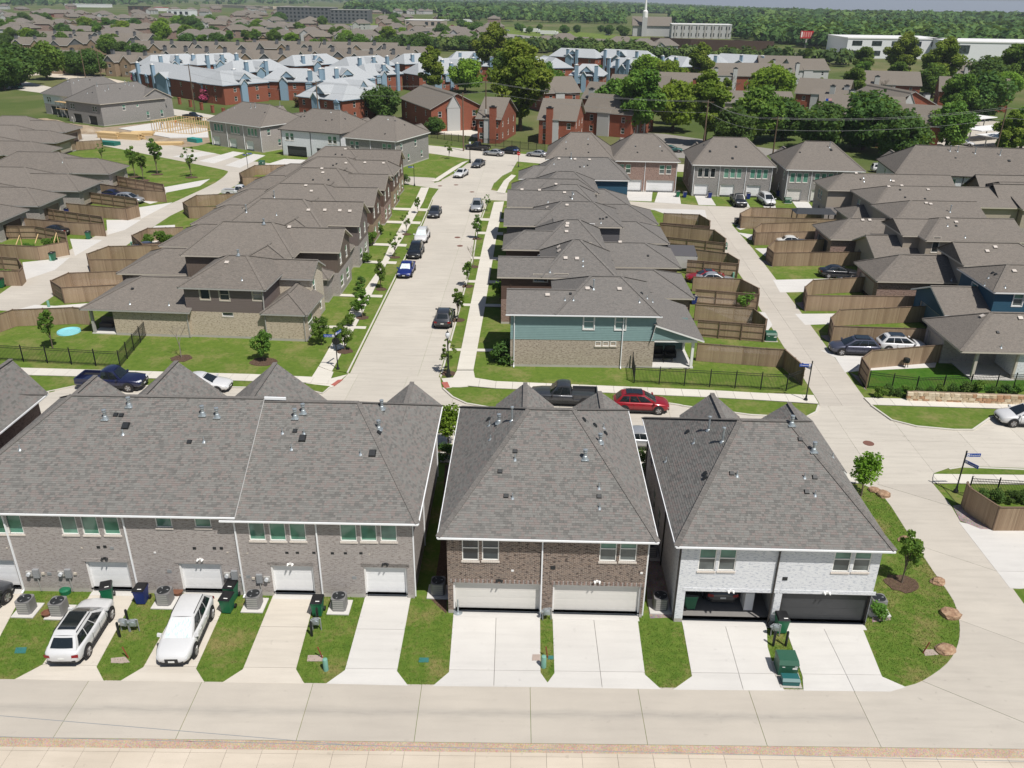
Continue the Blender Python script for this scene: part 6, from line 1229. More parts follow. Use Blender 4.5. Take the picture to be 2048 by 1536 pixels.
# kind: length, half width, body stations (x fraction from rear 0..1, bottom z, shoulder z, width factor), cabin (rear base, rear top, front top, front base as x fraction), roof z, belt z
KIND={'suv':dict(L=4.68,w=.93,st=[(0,.50,.80,.66),(.012,.38,.92,.82),(.035,.32,1.0,.92),(.1,.28,1.05,.985),(.25,.26,1.05,1),(.5,.26,1.03,1),(.68,.26,1.01,.995),(.8,.27,.96,.985),(.9,.28,.89,.95),(.955,.30,.81,.87),(.985,.34,.72,.76),(1,.42,.62,.60)],cab=(.03,.15,.54,.77),zr=1.64,zb=1.02,wr=.37,wx=(.19,.80),splits=(.34,.62)),
 'sedan':dict(L=4.75,w=.91,st=[(0,.45,.72,.78),(.03,.32,.95,.92),(.15,.25,1.0,.99),(.35,.24,.97,1),(.6,.24,.93,1),(.72,.25,.90,.99),(.88,.26,.80,.95),(.96,.28,.70,.87),(1,.40,.58,.72)],cab=(.12,.27,.53,.74),zr=1.43,zb=.92,wr=.33,wx=(.19,.81),splits=(.5,)),
 'van':dict(L=5.0,w=.98,st=[(0,.45,.9,.86),(.02,.32,1.05,.95),(.1,.27,1.1,.99),(.3,.26,1.1,1),(.6,.26,1.08,1),(.76,.27,1.02,.99),(.9,.28,.88,.95),(.97,.30,.78,.87),(1,.42,.62,.74)],cab=(.01,.05,.62,.84),zr=1.74,zb=1.05,wr=.34,wx=(.19,.80),splits=(.35,.66)),
 'pickup':dict(L=5.8,w=1.0,st=[(0,.55,.8,.93),(.01,.45,.86,.98),(.15,.40,.86,1),(.37,.40,.86,1),(.38,.40,1.1,1),(.6,.40,1.1,1),(.7,.40,1.1,1),(.82,.42,1.1,.98),(.96,.44,1.02,.94),(1,.5,.78,.84)],cab=(.385,.41,.60,.71),zr=1.86,zb=1.09,wr=.41,wx=(.2,.82),splits=(.55,))}
def car_proto(kind,shade=False,sunroof=False,rails=True,lod=2):
    K=KIND[kind]; L,w=K['L'],K['w']; X=lambda f:-L/2+L*f
    rows=[]
    for f,zb,zs,k in K['st']:
        h=w*k; pts=[(h*.80,zb),(h*.96,zb+.10),(h,zb+(zs-zb)*.45),(h*.985,zs-.10),(h*.93,zs-.02),(h*.75,zs+.015),(h*.3,zs+.055)]
        ring=[(X(f),y,z) for y,z in pts]; ring=ring+[(x,-y,z) for x,y,z in ring[::-1]]; rows.append(ring)
    body=grid_mesh('body',rows,'paint_white',62)
    # close underside implicitly open; cabin shell
    rb,rt,ft,fb=[X(f) for f in K['cab']]; zt,zb_=K['zr'],K['zb']; wb,wt=w*.90,w*.68
    def side(s,t,sg): # s 0 rear..1 front, t 0 belt..1 roof
        x=(rb+(fb-rb)*s)*(1-t)+(rt+(ft-rt)*s)*t; bulge=math.sin(math.pi*min(max(t,0),1))*.03; pw=1-.10*(2*s-1)**2; return Vector((x,sg*((wb*(1-t)+wt*t)+bulge)*pw,zb_-.06+(zt-zb_+.06-.30*max(0,.5-s)**2-.35*max(0,s-.55)**2)*t))
    b=MB(); ns,nt=6,3
    for sg in (1,-1):
        for i in range(ns):
            for k in range(nt):
                q=[side(i/ns,k/nt,sg),side((i+1)/ns,k/nt,sg),side((i+1)/ns,(k+1)/nt,sg),side(i/ns,(k+1)/nt,sg)]; b.quad(*(q if sg<0 else q[::-1]))
    for i in range(ns):     # roof with crown
        for k in range(6):
            def T(i,k): p=side(i/ns,1,1); y=-p.y+2*p.y*k/6; c=1-(abs(y)/p.y)**2; e=math.sin(math.pi*i/ns)**.5 if 0<i<ns else 0; return Vector((p.x,y,p.z+.05*c*(.4+.6*e)))
            b.quad(T(i,k),T(i+1,k),T(i+1,k+1),T(i,k+1))
    for s,fl in ((1,1),(0,-1)):
        for k in range(nt):
            for j in range(6):
                def Fp(k,j): a=side(s,k/nt,-1); c=side(s,k/nt,1); p=a.lerp(c,j/6); p.x+=fl*.05*(1-(abs(j-3)/3)**2)*(1-.2*k); return p
                q=[Fp(k,j),Fp(k,j+1),Fp(k+1,j+1),Fp(k+1,j)]; b.quad(*(q if fl>0 else q[::-1]))
    cabin=b.mesh('cabin','paint_white',smooth=62,uv=False)
    P=thing({'suv':'parked_car','sedan':'parked_car','van':'parked_van','pickup':'pickup_truck'}[kind],'x','car')
    ob=link('body',body,P); oc=link('cabin',cabin,P)
    def pane(name,f,n,m_,mat='car_glass'):
        b=MB()
        for i in range(n):
            for k in range(m_): b.quad(f(i/n,k/m_),f((i+1)/n,k/m_),f((i+1)/n,(k+1)/m_),f(i/n,(k+1)/m_))
        return b.build(name,mat,P,smooth=40,uv=False)
    def fr(s,fl,a,c,t0,t1): 
        def f(u,v):
            t=t0+(t1-t0)*v; p=side(s,t,-1).lerp(side(s,t,1),a+(c-a)*u); p.x+=fl*(.05*(1-(abs((a+(c-a)*u)*6-3)/3)**2)*(1-.2*t*3)+.018); p.z+=.008; return p
        return f
    g=fr(1,1,.07,.93,.10,.95); pane('windshield',g,6,3,'car_shade' if shade else 'car_glass')
    g2=fr(0,-1,.10,.90,.28 if kind in('suv','van') else .15,.9); pane('rear_window',lambda u,v:g2(1-u,v),6,2)
    sp=[.06]+[x for x in K['splits']]+[.93]
    for sg in (1,-1):
        for a,c in zip(sp,sp[1:]):
            f=(lambda u,v,a=a,c=c,sg=sg:(lambda p:Vector((p.x,p.y+sg*.012,p.z)))(side((a+.012)+(c-a-.024)*u if sg<0 else (c-.012)-(c-a-.024)*u,.16+.70*v,sg)))
            pane('side_window',f,3,2)
    def bx(name,x0,y0,z0,x1,y1,z1,mat,par=P): b=MB(); b.box(x0,y0,z0,x1,y1,z1); return b.build(name,mat,par,uv=False)
    st0=K['st']; zf=st0[-2][2]; zr_=st0[1][2]
    for sg in (1,-1):
        b=MB(); b.add([(X(.985),sg*w*.80,zf-.14),(X(1)+.005,sg*w*.42,zf-.17),(X(.99)+.01,sg*w*.44,zf-.03),(X(.955),sg*w*.87,zf+.0)],[(0,1,2,3) if sg<0 else (3,2,1,0)]); b.build('headlight','lamp_clear',P,uv=False)
        b=MB(); b.add([(X(.012)-.0,sg*w*.93,zr_-.22),(X(.0)-.012,sg*w*.58,zr_-.2),(X(.0)-.005,sg*w*.60,zr_-.03),(X(.014),sg*w*.94,zr_-.02)],[(3,2,1,0) if sg<0 else (0,1,2,3)]); b.build('taillight','lamp_red',P,uv=False)
        b=MB(); mx=X(K['cab'][3])-.25; b.add([(mx-.08,sg*w*.92,K['zb']-.03),(mx+.1,sg*w*.92,K['zb']-.03),(mx+.08,sg*w*1.16,K['zb']+.0),(mx-.08,sg*w*1.16,K['zb']+.0),(mx-.07,sg*w*.92,K['zb']+.1),(mx+.07,sg*w*.92,K['zb']+.1),(mx+.04,sg*w*1.15,K['zb']+.14),(mx-.07,sg*w*1.15,K['zb']+.14)],[(0,3,2,1),(4,5,6,7),(0,1,5,4),(1,2,6,5),(2,3,7,6),(3,0,4,7)]); b.build('mirror','paint_white',P,smooth=30,uv=False)
        if rails and kind in('suv','van'): b=MB(); b.bar((rt+.15,sg*wt*.94,zt+.03),(ft-.15,sg*wt*.94,zt+.03),.03,.03); b.build('roof_rail','trim_black',P,uv=False)
        for wx in K['wx']:     # arch and wheel
            r=K['wr']; b=MB(); b.lathe([(r+.075,-.006),(r+.075,.006)],20,(X(wx),sg*(w*1.0),r+.02),axis='y'); b.build('wheel_arch','trim_black',P,uv=False)
            wo=link('wheel',cached(('tyre',r),lambda:(lambda q:(q.lathe([(r*.66,-.11),(r*.95,-.115),(r,-.07),(r,.07),(r*.95,.115),(r*.66,.11)],20,axis='y'),q.mesh('wheel','tyre',smooth=40,uv=False))[1])(MB())),P,(X(wx),sg*(w-.07),r))
            def rimm():
                q=MB(); q.lathe([(r*.68,.08),(r*.68,.124),(r*.62,.122),(r*.58,.117),(0.02,.118)],20,axis='y')
                for k in range(5): a=k*2*math.pi/5; q.bar((r*.08*math.cos(a),.124,r*.08*math.sin(a)),(r*.62*math.cos(a),.124,r*.62*math.sin(a)),r*.2,.02,up=(0,1,0),mi=1)
                return q.mesh('rim',['rim_dark','rim'],smooth=40,uv=False)
            ro=link('rim',cached(('rim',r),rimm),wo); 
            if sg<0: ro.rotation_euler=(0,0,math.pi)
    bx('grille',X(1)-.03,-w*.36,st0[-1][2]-.2,X(1)+.012,w*.36,st0[-1][2]+.02,'trim_black'); bx('bumper',X(1)-.2,-w*.62,st0[-1][1]-.12,X(1)-.0,w*.62,st0[-1][1]+.02,'trim_black'); bx('bumper',X(0)+.0,-w*.72,st0[0][1]-.12,X(0)+.2,w*.72,st0[0][1]+.03,'trim_black')
    bx('number_plate',X(1)+.012,-.16,st0[-1][1]+.0,X(1)+.025,.16,st0[-1][1]+.1,'plate'); bx('number_plate',X(0)-.022,-.16,.62,X(0)-.006,.16,.72,'plate')
    for sg in (1,-1):
        for fx in (K['wx'][0]+.16,.52,K['wx'][1]-.11): b=MB(); b.box(X(fx)-.006,sg*w*1.0-.012,K['st'][4][1]+.16,X(fx)+.006,sg*w*1.0+.004,K['zb']-.1); b.build('door_seam','trim_black',P,uv=False)
        b=MB(); b.box(X(K['wx'][0])+.45,sg*w*.985-.02,K['st'][4][1]-.04,X(K['wx'][1])-.45,sg*w*.985+.022,K['st'][4][1]+.09); b.build('side_skirt','trim_black',P,uv=False)
        for fx in (.37,.57): b=MB(); b.box(X(fx)-.1,sg*w-.01,K['zb']-.17,X(fx)+.08,sg*w+.03,K['zb']-.13); b.build('door_handle','paint_white',P,uv=False)
    bx('underbody',X(.06),-w*.8,.18,X(.95),w*.8,K['st'][3][1]+.06,'trim_black')
    if sunroof: bx('sunroof',rt+.35,-wt*.72,zt+.035,ft-.12,wt*.72,zt+.062,'car_glass')
    if kind=='pickup':
        for a in ((X(.01),-w*.97,.8,X(.37),-w*.88,1.14),(X(.01),w*.88,.8,X(.37),w*.97,1.14),(X(.005),-w*.88,.8,X(.025),w*.88,1.14)): bx('bed_side',*a,'paint_white')
        bx('bed_liner',X(.026),-w*.879,.8,X(.37),w*.879,.90,'trim_black')
    return P
CARP={}
def recolor(o,col):
    for ch in kids_of(o):
        if ch.data and ch.data.materials and ch.data.materials[0] and ch.data.materials[0].name=='paint_white': ch.material_slots[0].link='OBJECT'; ch.material_slots[0].material=MATS['paint_'+col]
def car(px,py,rot,kind,col,label,opt='',z=.02,pos=None,cat=None,group=None):
    key=(kind,opt)
    if key not in CARP: CARP[key]=car_proto(kind,'shade' in opt,'roof' in opt); CARP[key].location=(0,-200,-50)
    o=copy_tree(CARP[key]); x,y=pos or G(px,py); place(o,x,y,z,rot,label,group); o['category']={'suv':'SUV','sedan':'sedan','van':'van','pickup':'pickup'}[kind]
    if col!='white': recolor(o,col)
    return o
def heading(p0,p1): a=G(*p0); b=G(*p1); return math.atan2(b[1]-a[1],b[0]-a[0])
car(0,0,heading((135,1320),(205,1212)),'suv','white','white crossover with panoramic roof facing the garage','roof',z=.03,pos=((G(137,1318)[0]+G(207,1212)[0])/2+.1,34.6))
car(0,0,heading((400,1215),(352,1318)),'suv','white','white SUV with reflective windshield shade facing the alley','shade',z=.03,pos=((G(350,1318)[0]+G(402,1215)[0])/2+.1,34.7))
car(0,0,R(80),'suv','dkgrey','dark car showing only its wheel at the left edge driveway','',z=.03,pos=(G(-32,1215)[0],36.1))
car(0,0,R(89),'suv','dkgrey','dark SUV parked inside the open garage','',z=.04,pos=(CX+gx+.1,CY+3.55))
s1=R(-2.6)
car(0,0,s1,'pickup','navy','navy blue pickup parked behind the long townhouse roof','',pos=(G(218,783)[0],G(218,783)[1]+.9)); car(0,0,s1,'sedan','white','white sedan mostly hidden behind the townhouse gables','',pos=(G(405,784)[0],G(405,784)[1]+.6))
car(0,0,s1+math.pi,'pickup','dkgrey','dark grey crew cab pickup behind the brown duplex gables','',pos=(G(1128,814)[0],G(1128,814)[1]+.9)); car(0,0,s1,'suv','red','red crossover with black glass roof parked on the cross street','roof',pos=(G(1283,828)[0],G(1283,828)[1]+.8))
car(0,0,s1,'sedan','silver','silver sedan seen in the gap between the two duplexes','',pos=(G(1289,900)[0],G(1289,900)[1]+.7)); car(0,0,s1+math.pi,'suv','white','white crossover cut off by the right edge on the cross street','',pos=(G(2055,852)[0],G(2055,852)[1]+.5))
s2=R(88.3)
for px,py,d,k,c,lab,o in ((887,655,0,'suv','dkgrey','dark grey SUV facing away beside the layered street tree',''),(810,555,1,'sedan','blue','royal blue sedan with white sun shade facing the corner','shade'),(829,517,1,'suv','black','black SUV parked between blue sedan and white crossover',''),(842,486,1,'suv','white','white crossover with bright windshield shade on the side street','shade'),(868,436,1,'sedan','dkgrey','dark grey sedan parked alone ahead of the white crossover',''),(953,424,1,'suv','silver','silver wagon parked against traffic on the right kerb',''),(921,356,1,'sedan','white','white sedan near the far end of the side street',''),(956,336,1,'sedan','grey','grey sedan turning at the far corner','')):
    x,y=G(px,py); car(0,0,(s2 if not d else s2+math.pi)+(R(-14) if py<360 else 0),k,c,lab,o,pos=(x,y+1.6))
pd=R(-23)
for px,py,d,k,c,lab in ((955,301,1,'pickup','black','black pickup on the perimeter road by the utility pole'),(987,312,1,'sedan','silver','silver sedan parked behind the black pickup'),(1019,308,1,'suv','black','black hatchback beside the iron fence'),(1074,314,1,'sedan','silver','silver hatchback by the corner of the grey hip townhouse'),(385,239,0,'pickup','black','black pickup beside the timber house frame'),(32,178,0,'suv','teal','pale green SUV driving on the left road')):
    x,y=G(px,py); car(0,0,pd+(math.pi if d else 0),k,c,lab,pos=(x,y+.5))
for px,py,rot,k,c,lab,o in ((256,408,-8,'suv','silver','silver SUV between the plank fences by the left alley',''),(215,398,172,'sedan','navy','dark blue car parked nose-in beside the silver SUV',''),(100,473,174,'sedan','black','black sedan in the driveway by the garden trellis',''),(295,509,0,'sedan','slate','bluish grey car just showing above the plank fence',''),(478,394,0,'pickup','white','white pickup nose showing beside the garage roof',''),
  (1712,712,176,'suv','slate','slate purple SUV with black roof rails by the right alley','roof'),(1806,707,-4,'suv','white','pearl white SUV parked nose to the garage','roof'),(1680,557,-2,'sedan','black','shiny black sedan on the white driveway by three bins',''),(1588,495,-4,'sedan','tanwhite','champagne sedan behind the plank fence',''),(1600,503,176,'sedan','dkgrey','dark car next to the champagne sedan',''),(1412,567,178,'sedan','red','red sports coupe tucked between two fences','roof'),(1432,572,-2,'sedan','silver','silver car beside the red coupe',''),
  (1478,411,-92,'pickup','black','black lifted truck in front of the grey triplex',''),(1534,409,-86,'van','white','white minivan in front of the grey triplex',''),(1770,346,-6,'van','white','white van behind the tan triplex',''),(1345,305,-8,'sedan','teal','dark green car behind the brown duplex',''),
  (15,140,-12,'pickup','grey','grey pickup parked under the left roadside oak',''),(38,139,168,'pickup','tanwhite','white pickup next to the grey one under the oak',''),(118,142,-8,'sedan','white','white sedan under the flat carport',''),(90,151,-10,'suv','silver','silver car behind the roadside shrub',''),(1265,258,-60,'suv','white','white SUV in the apartment car park shade',''),(1930,292,-40,'sedan','white','white car under the far carport',''),(1885,303,-20,'sedan','dkgrey','dark car at the end of the white carports','')):
    x,y=G(px,py); car(0,0,R(rot),k,c,lab,o,pos=(x,y+.8))
for i,(px,py) in enumerate(((970,66),(1015,62),(1130,68),(1215,71),(905,52),(1180,84),(700,54),(865,50),(1040,75))):
    x,y=G(px,py); car(0,0,R(-16),'sedan',('black','silver','white','dkgrey','red')[i%5],'small car far off on the highway','',pos=(x,y),group='cars on the highway')
for p in CARP.values():
    for ch in kids_of(p):
        for c2 in kids_of(ch): bpy.data.objects.remove(c2)
        bpy.data.objects.remove(ch)
    bpy.data.objects.remove(p)
# ================================================================ fences
def picket_panel():
    b=MB(); n=17; rg=random.Random(3)
    for k in range(n): a=k/n; h=1.82+rg.uniform(-.015,.015); b.box(a+.002,-.01+rg.uniform(-.004,.004),.02,a+1/n-.002,.012,h,tone=rg.random())
    return b.mesh('fence_panel','fence_wood',tone=True,uv=False)
def rail_mesh():
    b=MB(); b.box(0,.014,-.045,1,.055,.045); return b.mesh('rail','fence_rail',uv=False,tone=True)
def post_mesh():
    b=MB(); b.box(-.05,.015,0,.05,.115,1.9); return b.mesh('post','fence_rail',uv=False,tone=True)
PK=[picket_panel(),rail_mesh(),post_mesh()]
def wood_fence(pts,label,h=1.83,cap=True,world=False,inside=1):
    P=[Vector((*(p if world else G(*p)),0)) for p in pts]; H=thing('wooden_fence',label,'fence',P[0]); s=h/1.83
    for a,c in zip(P,P[1:]):
        d=c-a; L=d.length; n=max(1,round(L/2.4)); ang=math.atan2(d.y,d.x)
        for k in range(n):
            p=a+d*(k/n)-P[0]; o=link('fence_panel',PK[0],H,p,ang,(L/n,inside,s)); 
            for z in (.3,1.0,1.65): link('rail',PK[1],H,p+Vector((0,0,z*s)),ang,(L/n,inside,1))
            link('post',PK[2],H,p,ang,(1,inside,s))
        if cap: b=MB(); b.box(0,-.05,h,L,.07,h+.035); o=b.build('cap_rail','fence_rail',H,uv=False,tone=True); o.location=a-P[0]; o.rotation_euler=(0,0,ang)
    return H
FW=[([(1392,722),(1528,733),(1564,735),(1604,772)],'plank fence curving round the teal house yard to the alley'),
 ([(1526,684),(1392,673)],'plank fence facing the teal house yard across a driveway'),([(1388,641),(1503,650),(1528,672),(1526,684)],'back plank fence behind the teal house driveway'),
 ([(1514,620),(1388,609)],'plank fence below the red coupe driveway'),([(1384,583),(1478,588),(1513,607),(1514,620)],'plank fence with vines by the red coupe'),
 ([(1473,556),(1372,548)],'plank fence in front of the grey tarp shelter'),([(1376,524),(1452,534),(1474,548),(1473,556)],'plank fence right of the grey tarp shelter'),
 ([(1448,513),(1300,496)],'long plank fence above the green utility box'),([(1320,474),(1425,485),(1448,503),(1448,513)],'plank fence by the middle of the right alley'),
 ([(1417,478),(1318,470)],'plank fence below the far garage roof'),([(1326,450),(1396,453),(1417,466),(1417,478)],'plank fence at the top of the right alley'),
 ([(1733,776),(1718,752),(1738,737),(1888,724)],'plank fence round the lush lawn beside the parked SUVs'),
 ([(1662,686),(1850,692)],'plank fence close behind the slate SUV'),([(1662,686),(1657,668),(1674,652),(1850,644)],'plank fence between two driveways by the slate SUV'),
 ([(1610,622),(1824,624)],'plank fence along the grass strip near the navy garage'),([(1610,622),(1606,604),(1622,590),(1750,582)],'plank fence corner by the pinkish brick garage'),
 ([(1545,533),(1720,531)],'long plank fence above the black sedan driveway'),([(1545,533),(1532,521),(1546,508),(1718,503)],'plank fence behind the long one by the black sedan'),
 ([(1509,491),(1634,488)],'plank fence beside the champagne sedan'),([(1509,491),(1505,482),(1520,472),(1630,468)],'plank fence further up beside the champagne sedan'),
 ([(1481,457),(1680,463)],'plank fence around the yard with the dark gazebo roof'),([(1481,457),(1478,450),(1500,438),(1680,442)],'rear plank fence of the gazebo yard'),
 ([(0,665),(33,653),(152,648),(182,650)],'plank fence behind the splash pad lawn'),([(-60,700),(0,665)],'plank fence running off at the left edge'),
 ([(131,607),(250,600)],'short plank fence beside the left alley corner'),([(131,607),(109,592),(143,576),(250,572)],'plank fence angled to the left alley by the corner house'),
 ([(184,548),(432,547)],'long plank fence behind the corner house garage'),([(184,548),(180,536),(222,520),(430,516)],'plank fence next along the left alley'),
 ([(290,515),(370,512)],'plank fence round the vegetable plot'),([(290,515),(269,497),(300,482),(370,480)],'plank fence at the back of the vegetable plot'),
 ([(380,437),(500,436)],'plank fence by the white pickup driveway'),([(380,437),(370,428),(396,413),(500,408)],'plank fence behind the white pickup driveway'),
 ([(488,375),(570,373)],'plank fence of the last yard by the lane sign'),([(488,375),(482,366),(512,350),(600,348)],'rear plank fence of the last yard by the lane'),
 ([(-20,515),(81,521),(140,510)],'plank fence round the trellis garden'),([(140,510),(137,490),(75,478),(-20,478)],'rear plank fence of the trellis garden'),
 ([(46,461),(150,470),(213,473)],'plank fence beside the black sedan and green bin'),([(213,473),(209,458),(88,440)],'rear plank fence beside the black sedan'),
 ([(137,430),(256,441),(281,433)],'plank fence below the silver SUV'),([(281,433),(277,420),(160,404)],'rear plank fence below the silver SUV'),
 ([(195,388),(290,402),(334,405)],'plank fence above the silver SUV by the park'),([(334,405),(330,390),(222,370)],'plank fence along the park side'),
 ([(146,301),(207,297),(203,290)],'single plank fence end by the lane'),([(-20,572),(45,572),(53,563),(42,545),(-20,540)],'small corner plank fence at the left edge'),
 ([(1921,1010),(1928,1022),(1986,1062),(2100,1062)],'plank fence wrapping the yard by the lane bend')]
for pts,lab in FW: wood_fence(pts,lab)
def iron_panel():
    b=MB(); n=18
    for k in range(n): b.box((k+.5)/n-.0045,-.008,.06,(k+.5)/n+.0045,.008,1.2)
    for z in (.15,1.05,1.2): b.box(0,-.012,z-.015,1,.012,z+.015)
    return b.mesh('fence_panel','black_iron',uv=False)
IPN=iron_panel(); b=MB(); b.box(-.035,-.035,0,.035,.035,1.35); IPP=b.mesh('post','black_iron',uv=False)
def iron_fence(pts,label,h=1.55):
    P=[Vector((*G(*p),0)) for p in pts]; H=thing('iron_fence',label,'fence',P[0])
    for a,c in zip(P,P[1:]):
        d=c-a; L=d.length; n=max(1,round(L/2.2)); ang=math.atan2(d.y,d.x)
        for k in range(n): p=a+d*(k/n)-P[0]; link('fence_panel',IPN,H,p,ang,(L/n,1,h/1.2)); link('post',IPP,H,p,ang,(1,1,h/1.2))
    link('post',IPP,H,P[-1]-P[0])
iron_fence([(-60,710),(0,721),(241,735),(294,670)],'black iron fence round the lawn with the splash pad'); iron_fence([(1264,738),(1268,766),(1572,782),(1603,770)],'black iron fence along the teal house yard')
iron_fence([(1735,776),(1830,788),(1990,782),(2060,780)],'black iron fence above the stone wall and hedge'); iron_fence([(1934,995),(2100,1004)],'black iron fence inside the plank fence by the lane')
iron_fence([(862,276),(960,290),(1090,303)],'dark iron fence along the apartment lawn by the perimeter road',1.6)
# dry stone wall
P0=Vector((*G(1815,803),0)); P1=Vector((*G(2070,812),0)); Hw=thing('stone_wall','low tan stone retaining wall beside the sidewalk','wall',P0); d=P1-P0; L=d.length; ang=math.atan2(d.y,d.x); rg=random.Random(5)
plain('stone_tan',(.46,.36,.24),.9,scale=5,var=.3); plain('stone_pale',(.56,.47,.34),.9,scale=5,var=.25); plain('stone_rust',(.40,.24,.14),.9,scale=5,var=.3)
b=MB(); b.box(0,.12,0,L,.5,.82); o=b.build('backing','dirt',Hw,uv=False); o.rotation_euler=(0,0,ang)
def stone(rg,w,h,dp):
    b=MB(); vs_=[]; 
    for z in (0,1):
        for (x,y) in ((0,0),(.5,-.12),(1,0),(1,1),(0,1)): vs_.append((x*w+rg.uniform(-.03,.03)*w,y*dp+rg.uniform(-.03,.03),z*h+rg.uniform(-.06,.06)*h))
    b.add(vs_,[(4,3,2,1,0),(5,6,7,8,9),(0,1,6,5),(1,2,7,6),(2,3,8,7),(3,4,9,8),(4,0,5,9)]); return b
for r_ in range(3):
    u=rg.uniform(-.2,0)
    while u<L:
        w=rg.uniform(.3,.62); o=stone(rg,w-.03,.27,.2).build('stone',rg.choice(('stone_tan','stone_pale','stone_pale','stone_rust')),Hw,uv=False); o.location=Vector((u*math.cos(ang),u*math.sin(ang),r_*.285)); o.rotation_euler=(0,0,ang); u+=w
# boulders
def boulder(px,py,r,label,seed,mat='stone_rust'):
    me=bpy.data.meshes.new('boulder'); bm=bmesh.new(); bmesh.ops.create_icosphere(bm,subdivisions=2,radius=1); rg=random.Random(seed); ph=[rg.uniform(0,6) for _ in range(6)]
    for v in bm.verts:
        c=v.co; k=1+rg.uniform(-.07,.07)+.16*math.sin(2.3*c.x+ph[0])+.13*math.sin(3.1*c.y+ph[1])+.09*math.sin(5*c.z+ph[2])+.05*math.sin(7*c.x+6*c.y+ph[3]); v.co=Vector((c.x*k*1.25,c.y*k*.9,max(-.25,(c.z*k*.62)//.02*.02)))
    bm.to_mesh(me); bm.free(); me.materials.append(MATS[mat]); o=link('boulder',me,None,(*G(px,py),.12*r)); o.scale=(r,r,r); o.rotation_euler=(0,0,rg.uniform(0,6)); tag(o,label,'boulder')
m=N('sandstone'); p_=m.obj(); c_=m.ramp(m.noise(m.scale(p_,(1,1,4)),1.6,5),[(.3,(.15,.085,.05)),(.5,(.31,.19,.115)),(.7,(.45,.32,.21))]); m.bump(m.noise(p_,6,5),.8,.08); m.fin(c_,.9)
boulder(1765,990,0.43,'pale split sandstone boulder at the foot of the light green tree',1,'sandstone'); boulder(1752,982,0.39,'reddish boulder behind the pale split one',2,'sandstone'); boulder(1812,1082,0.39,'flat tan boulder half hidden by the leaning tree',3,'sandstone'); boulder(1876,1165,0.39,'low flat orange boulder on the lane edge',4,'sandstone'); boulder(1903,1230,0.51,'layered brown boulder where the lane bends',5,'sandstone'); boulder(1890,1300,0.48,'round pinkish boulder beside the marker post',6,'sandstone')
# ================================================================ alley-side equipment
def ac_proto(c=.38):
    H=thing('air_conditioner','x','air conditioner'); b=MB(); s=.4; r=.1
    pl=[(s,-s+r),(s,s-r),(s-r,s),(-s+r,s),(-s,s-r),(-s,-s+r),(-s+r,-s),(s-r,-s)]; b.prism(pl,.06,.86); b.build('casing',plain('ac_grey',(.21,.205,.205),.5,.2),H,uv=False)
    b=MB(); b.lathe([(.33,.862),(.36,.885),(.33,.9),(.3,.88)],20); b.build('fan_ring','vent_black',H,uv=False)
    b=MB(); b.lathe([(.31,.864),(.0,.866)],20); b.build('fan_grille',plain('fan_dark',(.06,.06,.065),.5),H,uv=False)
    for k in range(3): a=k*2.09; b=MB(); b.add([(.04*math.cos(a),.04*math.sin(a),.875),(.28*math.cos(a-.3),.28*math.sin(a-.3),.87),(.28*math.cos(a+.3),.28*math.sin(a+.3),.89)],[(0,1,2)]); b.build('fan_blade','meter_gray',H,uv=False)
    for k in range(5): z=.16+k*.14; b=MB(); b.box(-s+.1,-s-.006,z,s-.1,-s-.001,z+.08); b.build('louvre','trim_gray',H,uv=False)
    b=MB(); b.box(-.62,-.62,0,.62,.62,.06); b.build('pad','conc_drive',H,uv=False); return H
AC=ac_proto(); acs=[((56,1222),'air conditioner on a white pad, the left one of the pair by the downspout'),((121,1226),'air conditioner behind the flower pot and white crossover'),((332,1205),'air conditioner beside the reflective-shade SUV'),((510,1212),'air conditioner right of the two green bins'),((680,1216),'air conditioner on a pad between two single garage doors'),((877,1185),'dark air conditioner in the shade of the brown duplex'),((1299,1110),'air conditioner deep in the gap behind the brown duplex'),((1319,1215),'air conditioner on gravel beside the white duplex'),((1752,1220),'air conditioner on gravel at the outer side of the white duplex')]
for i,(p,lab) in enumerate(acs): o=AC if i==0 else copy_tree(AC); x,y=G(*p); place(o,x,y,.02,R(-1),lab)
def bin_proto(col):
    H=thing('wheelie_bin','x','bin'); b=MB(); b.add([(-.24,-.27,.06),(.24,-.27,.06),(.24,.25,.06),(-.24,.25,.06),(-.31,-.36,.98),(.31,-.36,.98),(.31,.36,.98),(-.31,.36,.98)],[(0,3,2,1),(4,5,6,7),(0,1,5,4),(1,2,6,5),(2,3,7,6),(3,0,4,7)]); b.box(-.33,-.38,.92,.33,.38,1.0); b.build('body',col,H,uv=False)
    b=MB(); b.add([(-.33,-.40,1.0),(.33,-.40,1.0),(.33,.40,1.0),(-.33,.40,1.0),(-.29,-.34,1.09),(.29,-.34,1.09),(.27,.30,1.12),(-.27,.30,1.12)],[(0,1,5,4),(1,2,6,5),(2,3,7,6),(3,0,4,7),(4,5,6,7)]); lid=b.build('lid','black_plastic',H,uv=False)
    b=MB(); b.box(-.02,-.3,1.098,.2,-.24,1.103); b.build('number_mark','trim_white',lid,uv=False)
    b=MB(); b.bar((-.28,.44,1.0),(.28,.44,1.0),.035); b.build('handle','black_plastic',H,uv=False)
    for s_ in (-1,1): b=MB(); b.lathe([(.13,-.04),(.13,.04)],12,(s_*.3,.32,.13),axis='x'); b.build('wheel','black_plastic',H,uv=False)
    return H
paint('bin_green',(.008,.13,.06),0,.45); paint('bin_blue',(.01,.025,.17),0,.45)
MATS['bin_green'].node_tree.nodes['Principled BSDF'].inputs['Coat Weight'].default_value=.1; MATS['bin_blue'].node_tree.nodes['Principled BSDF'].inputs['Coat Weight'].default_value=.1
BG,BB=bin_proto('bin_green'),bin_proto('bin_blue'); ug=ub=False
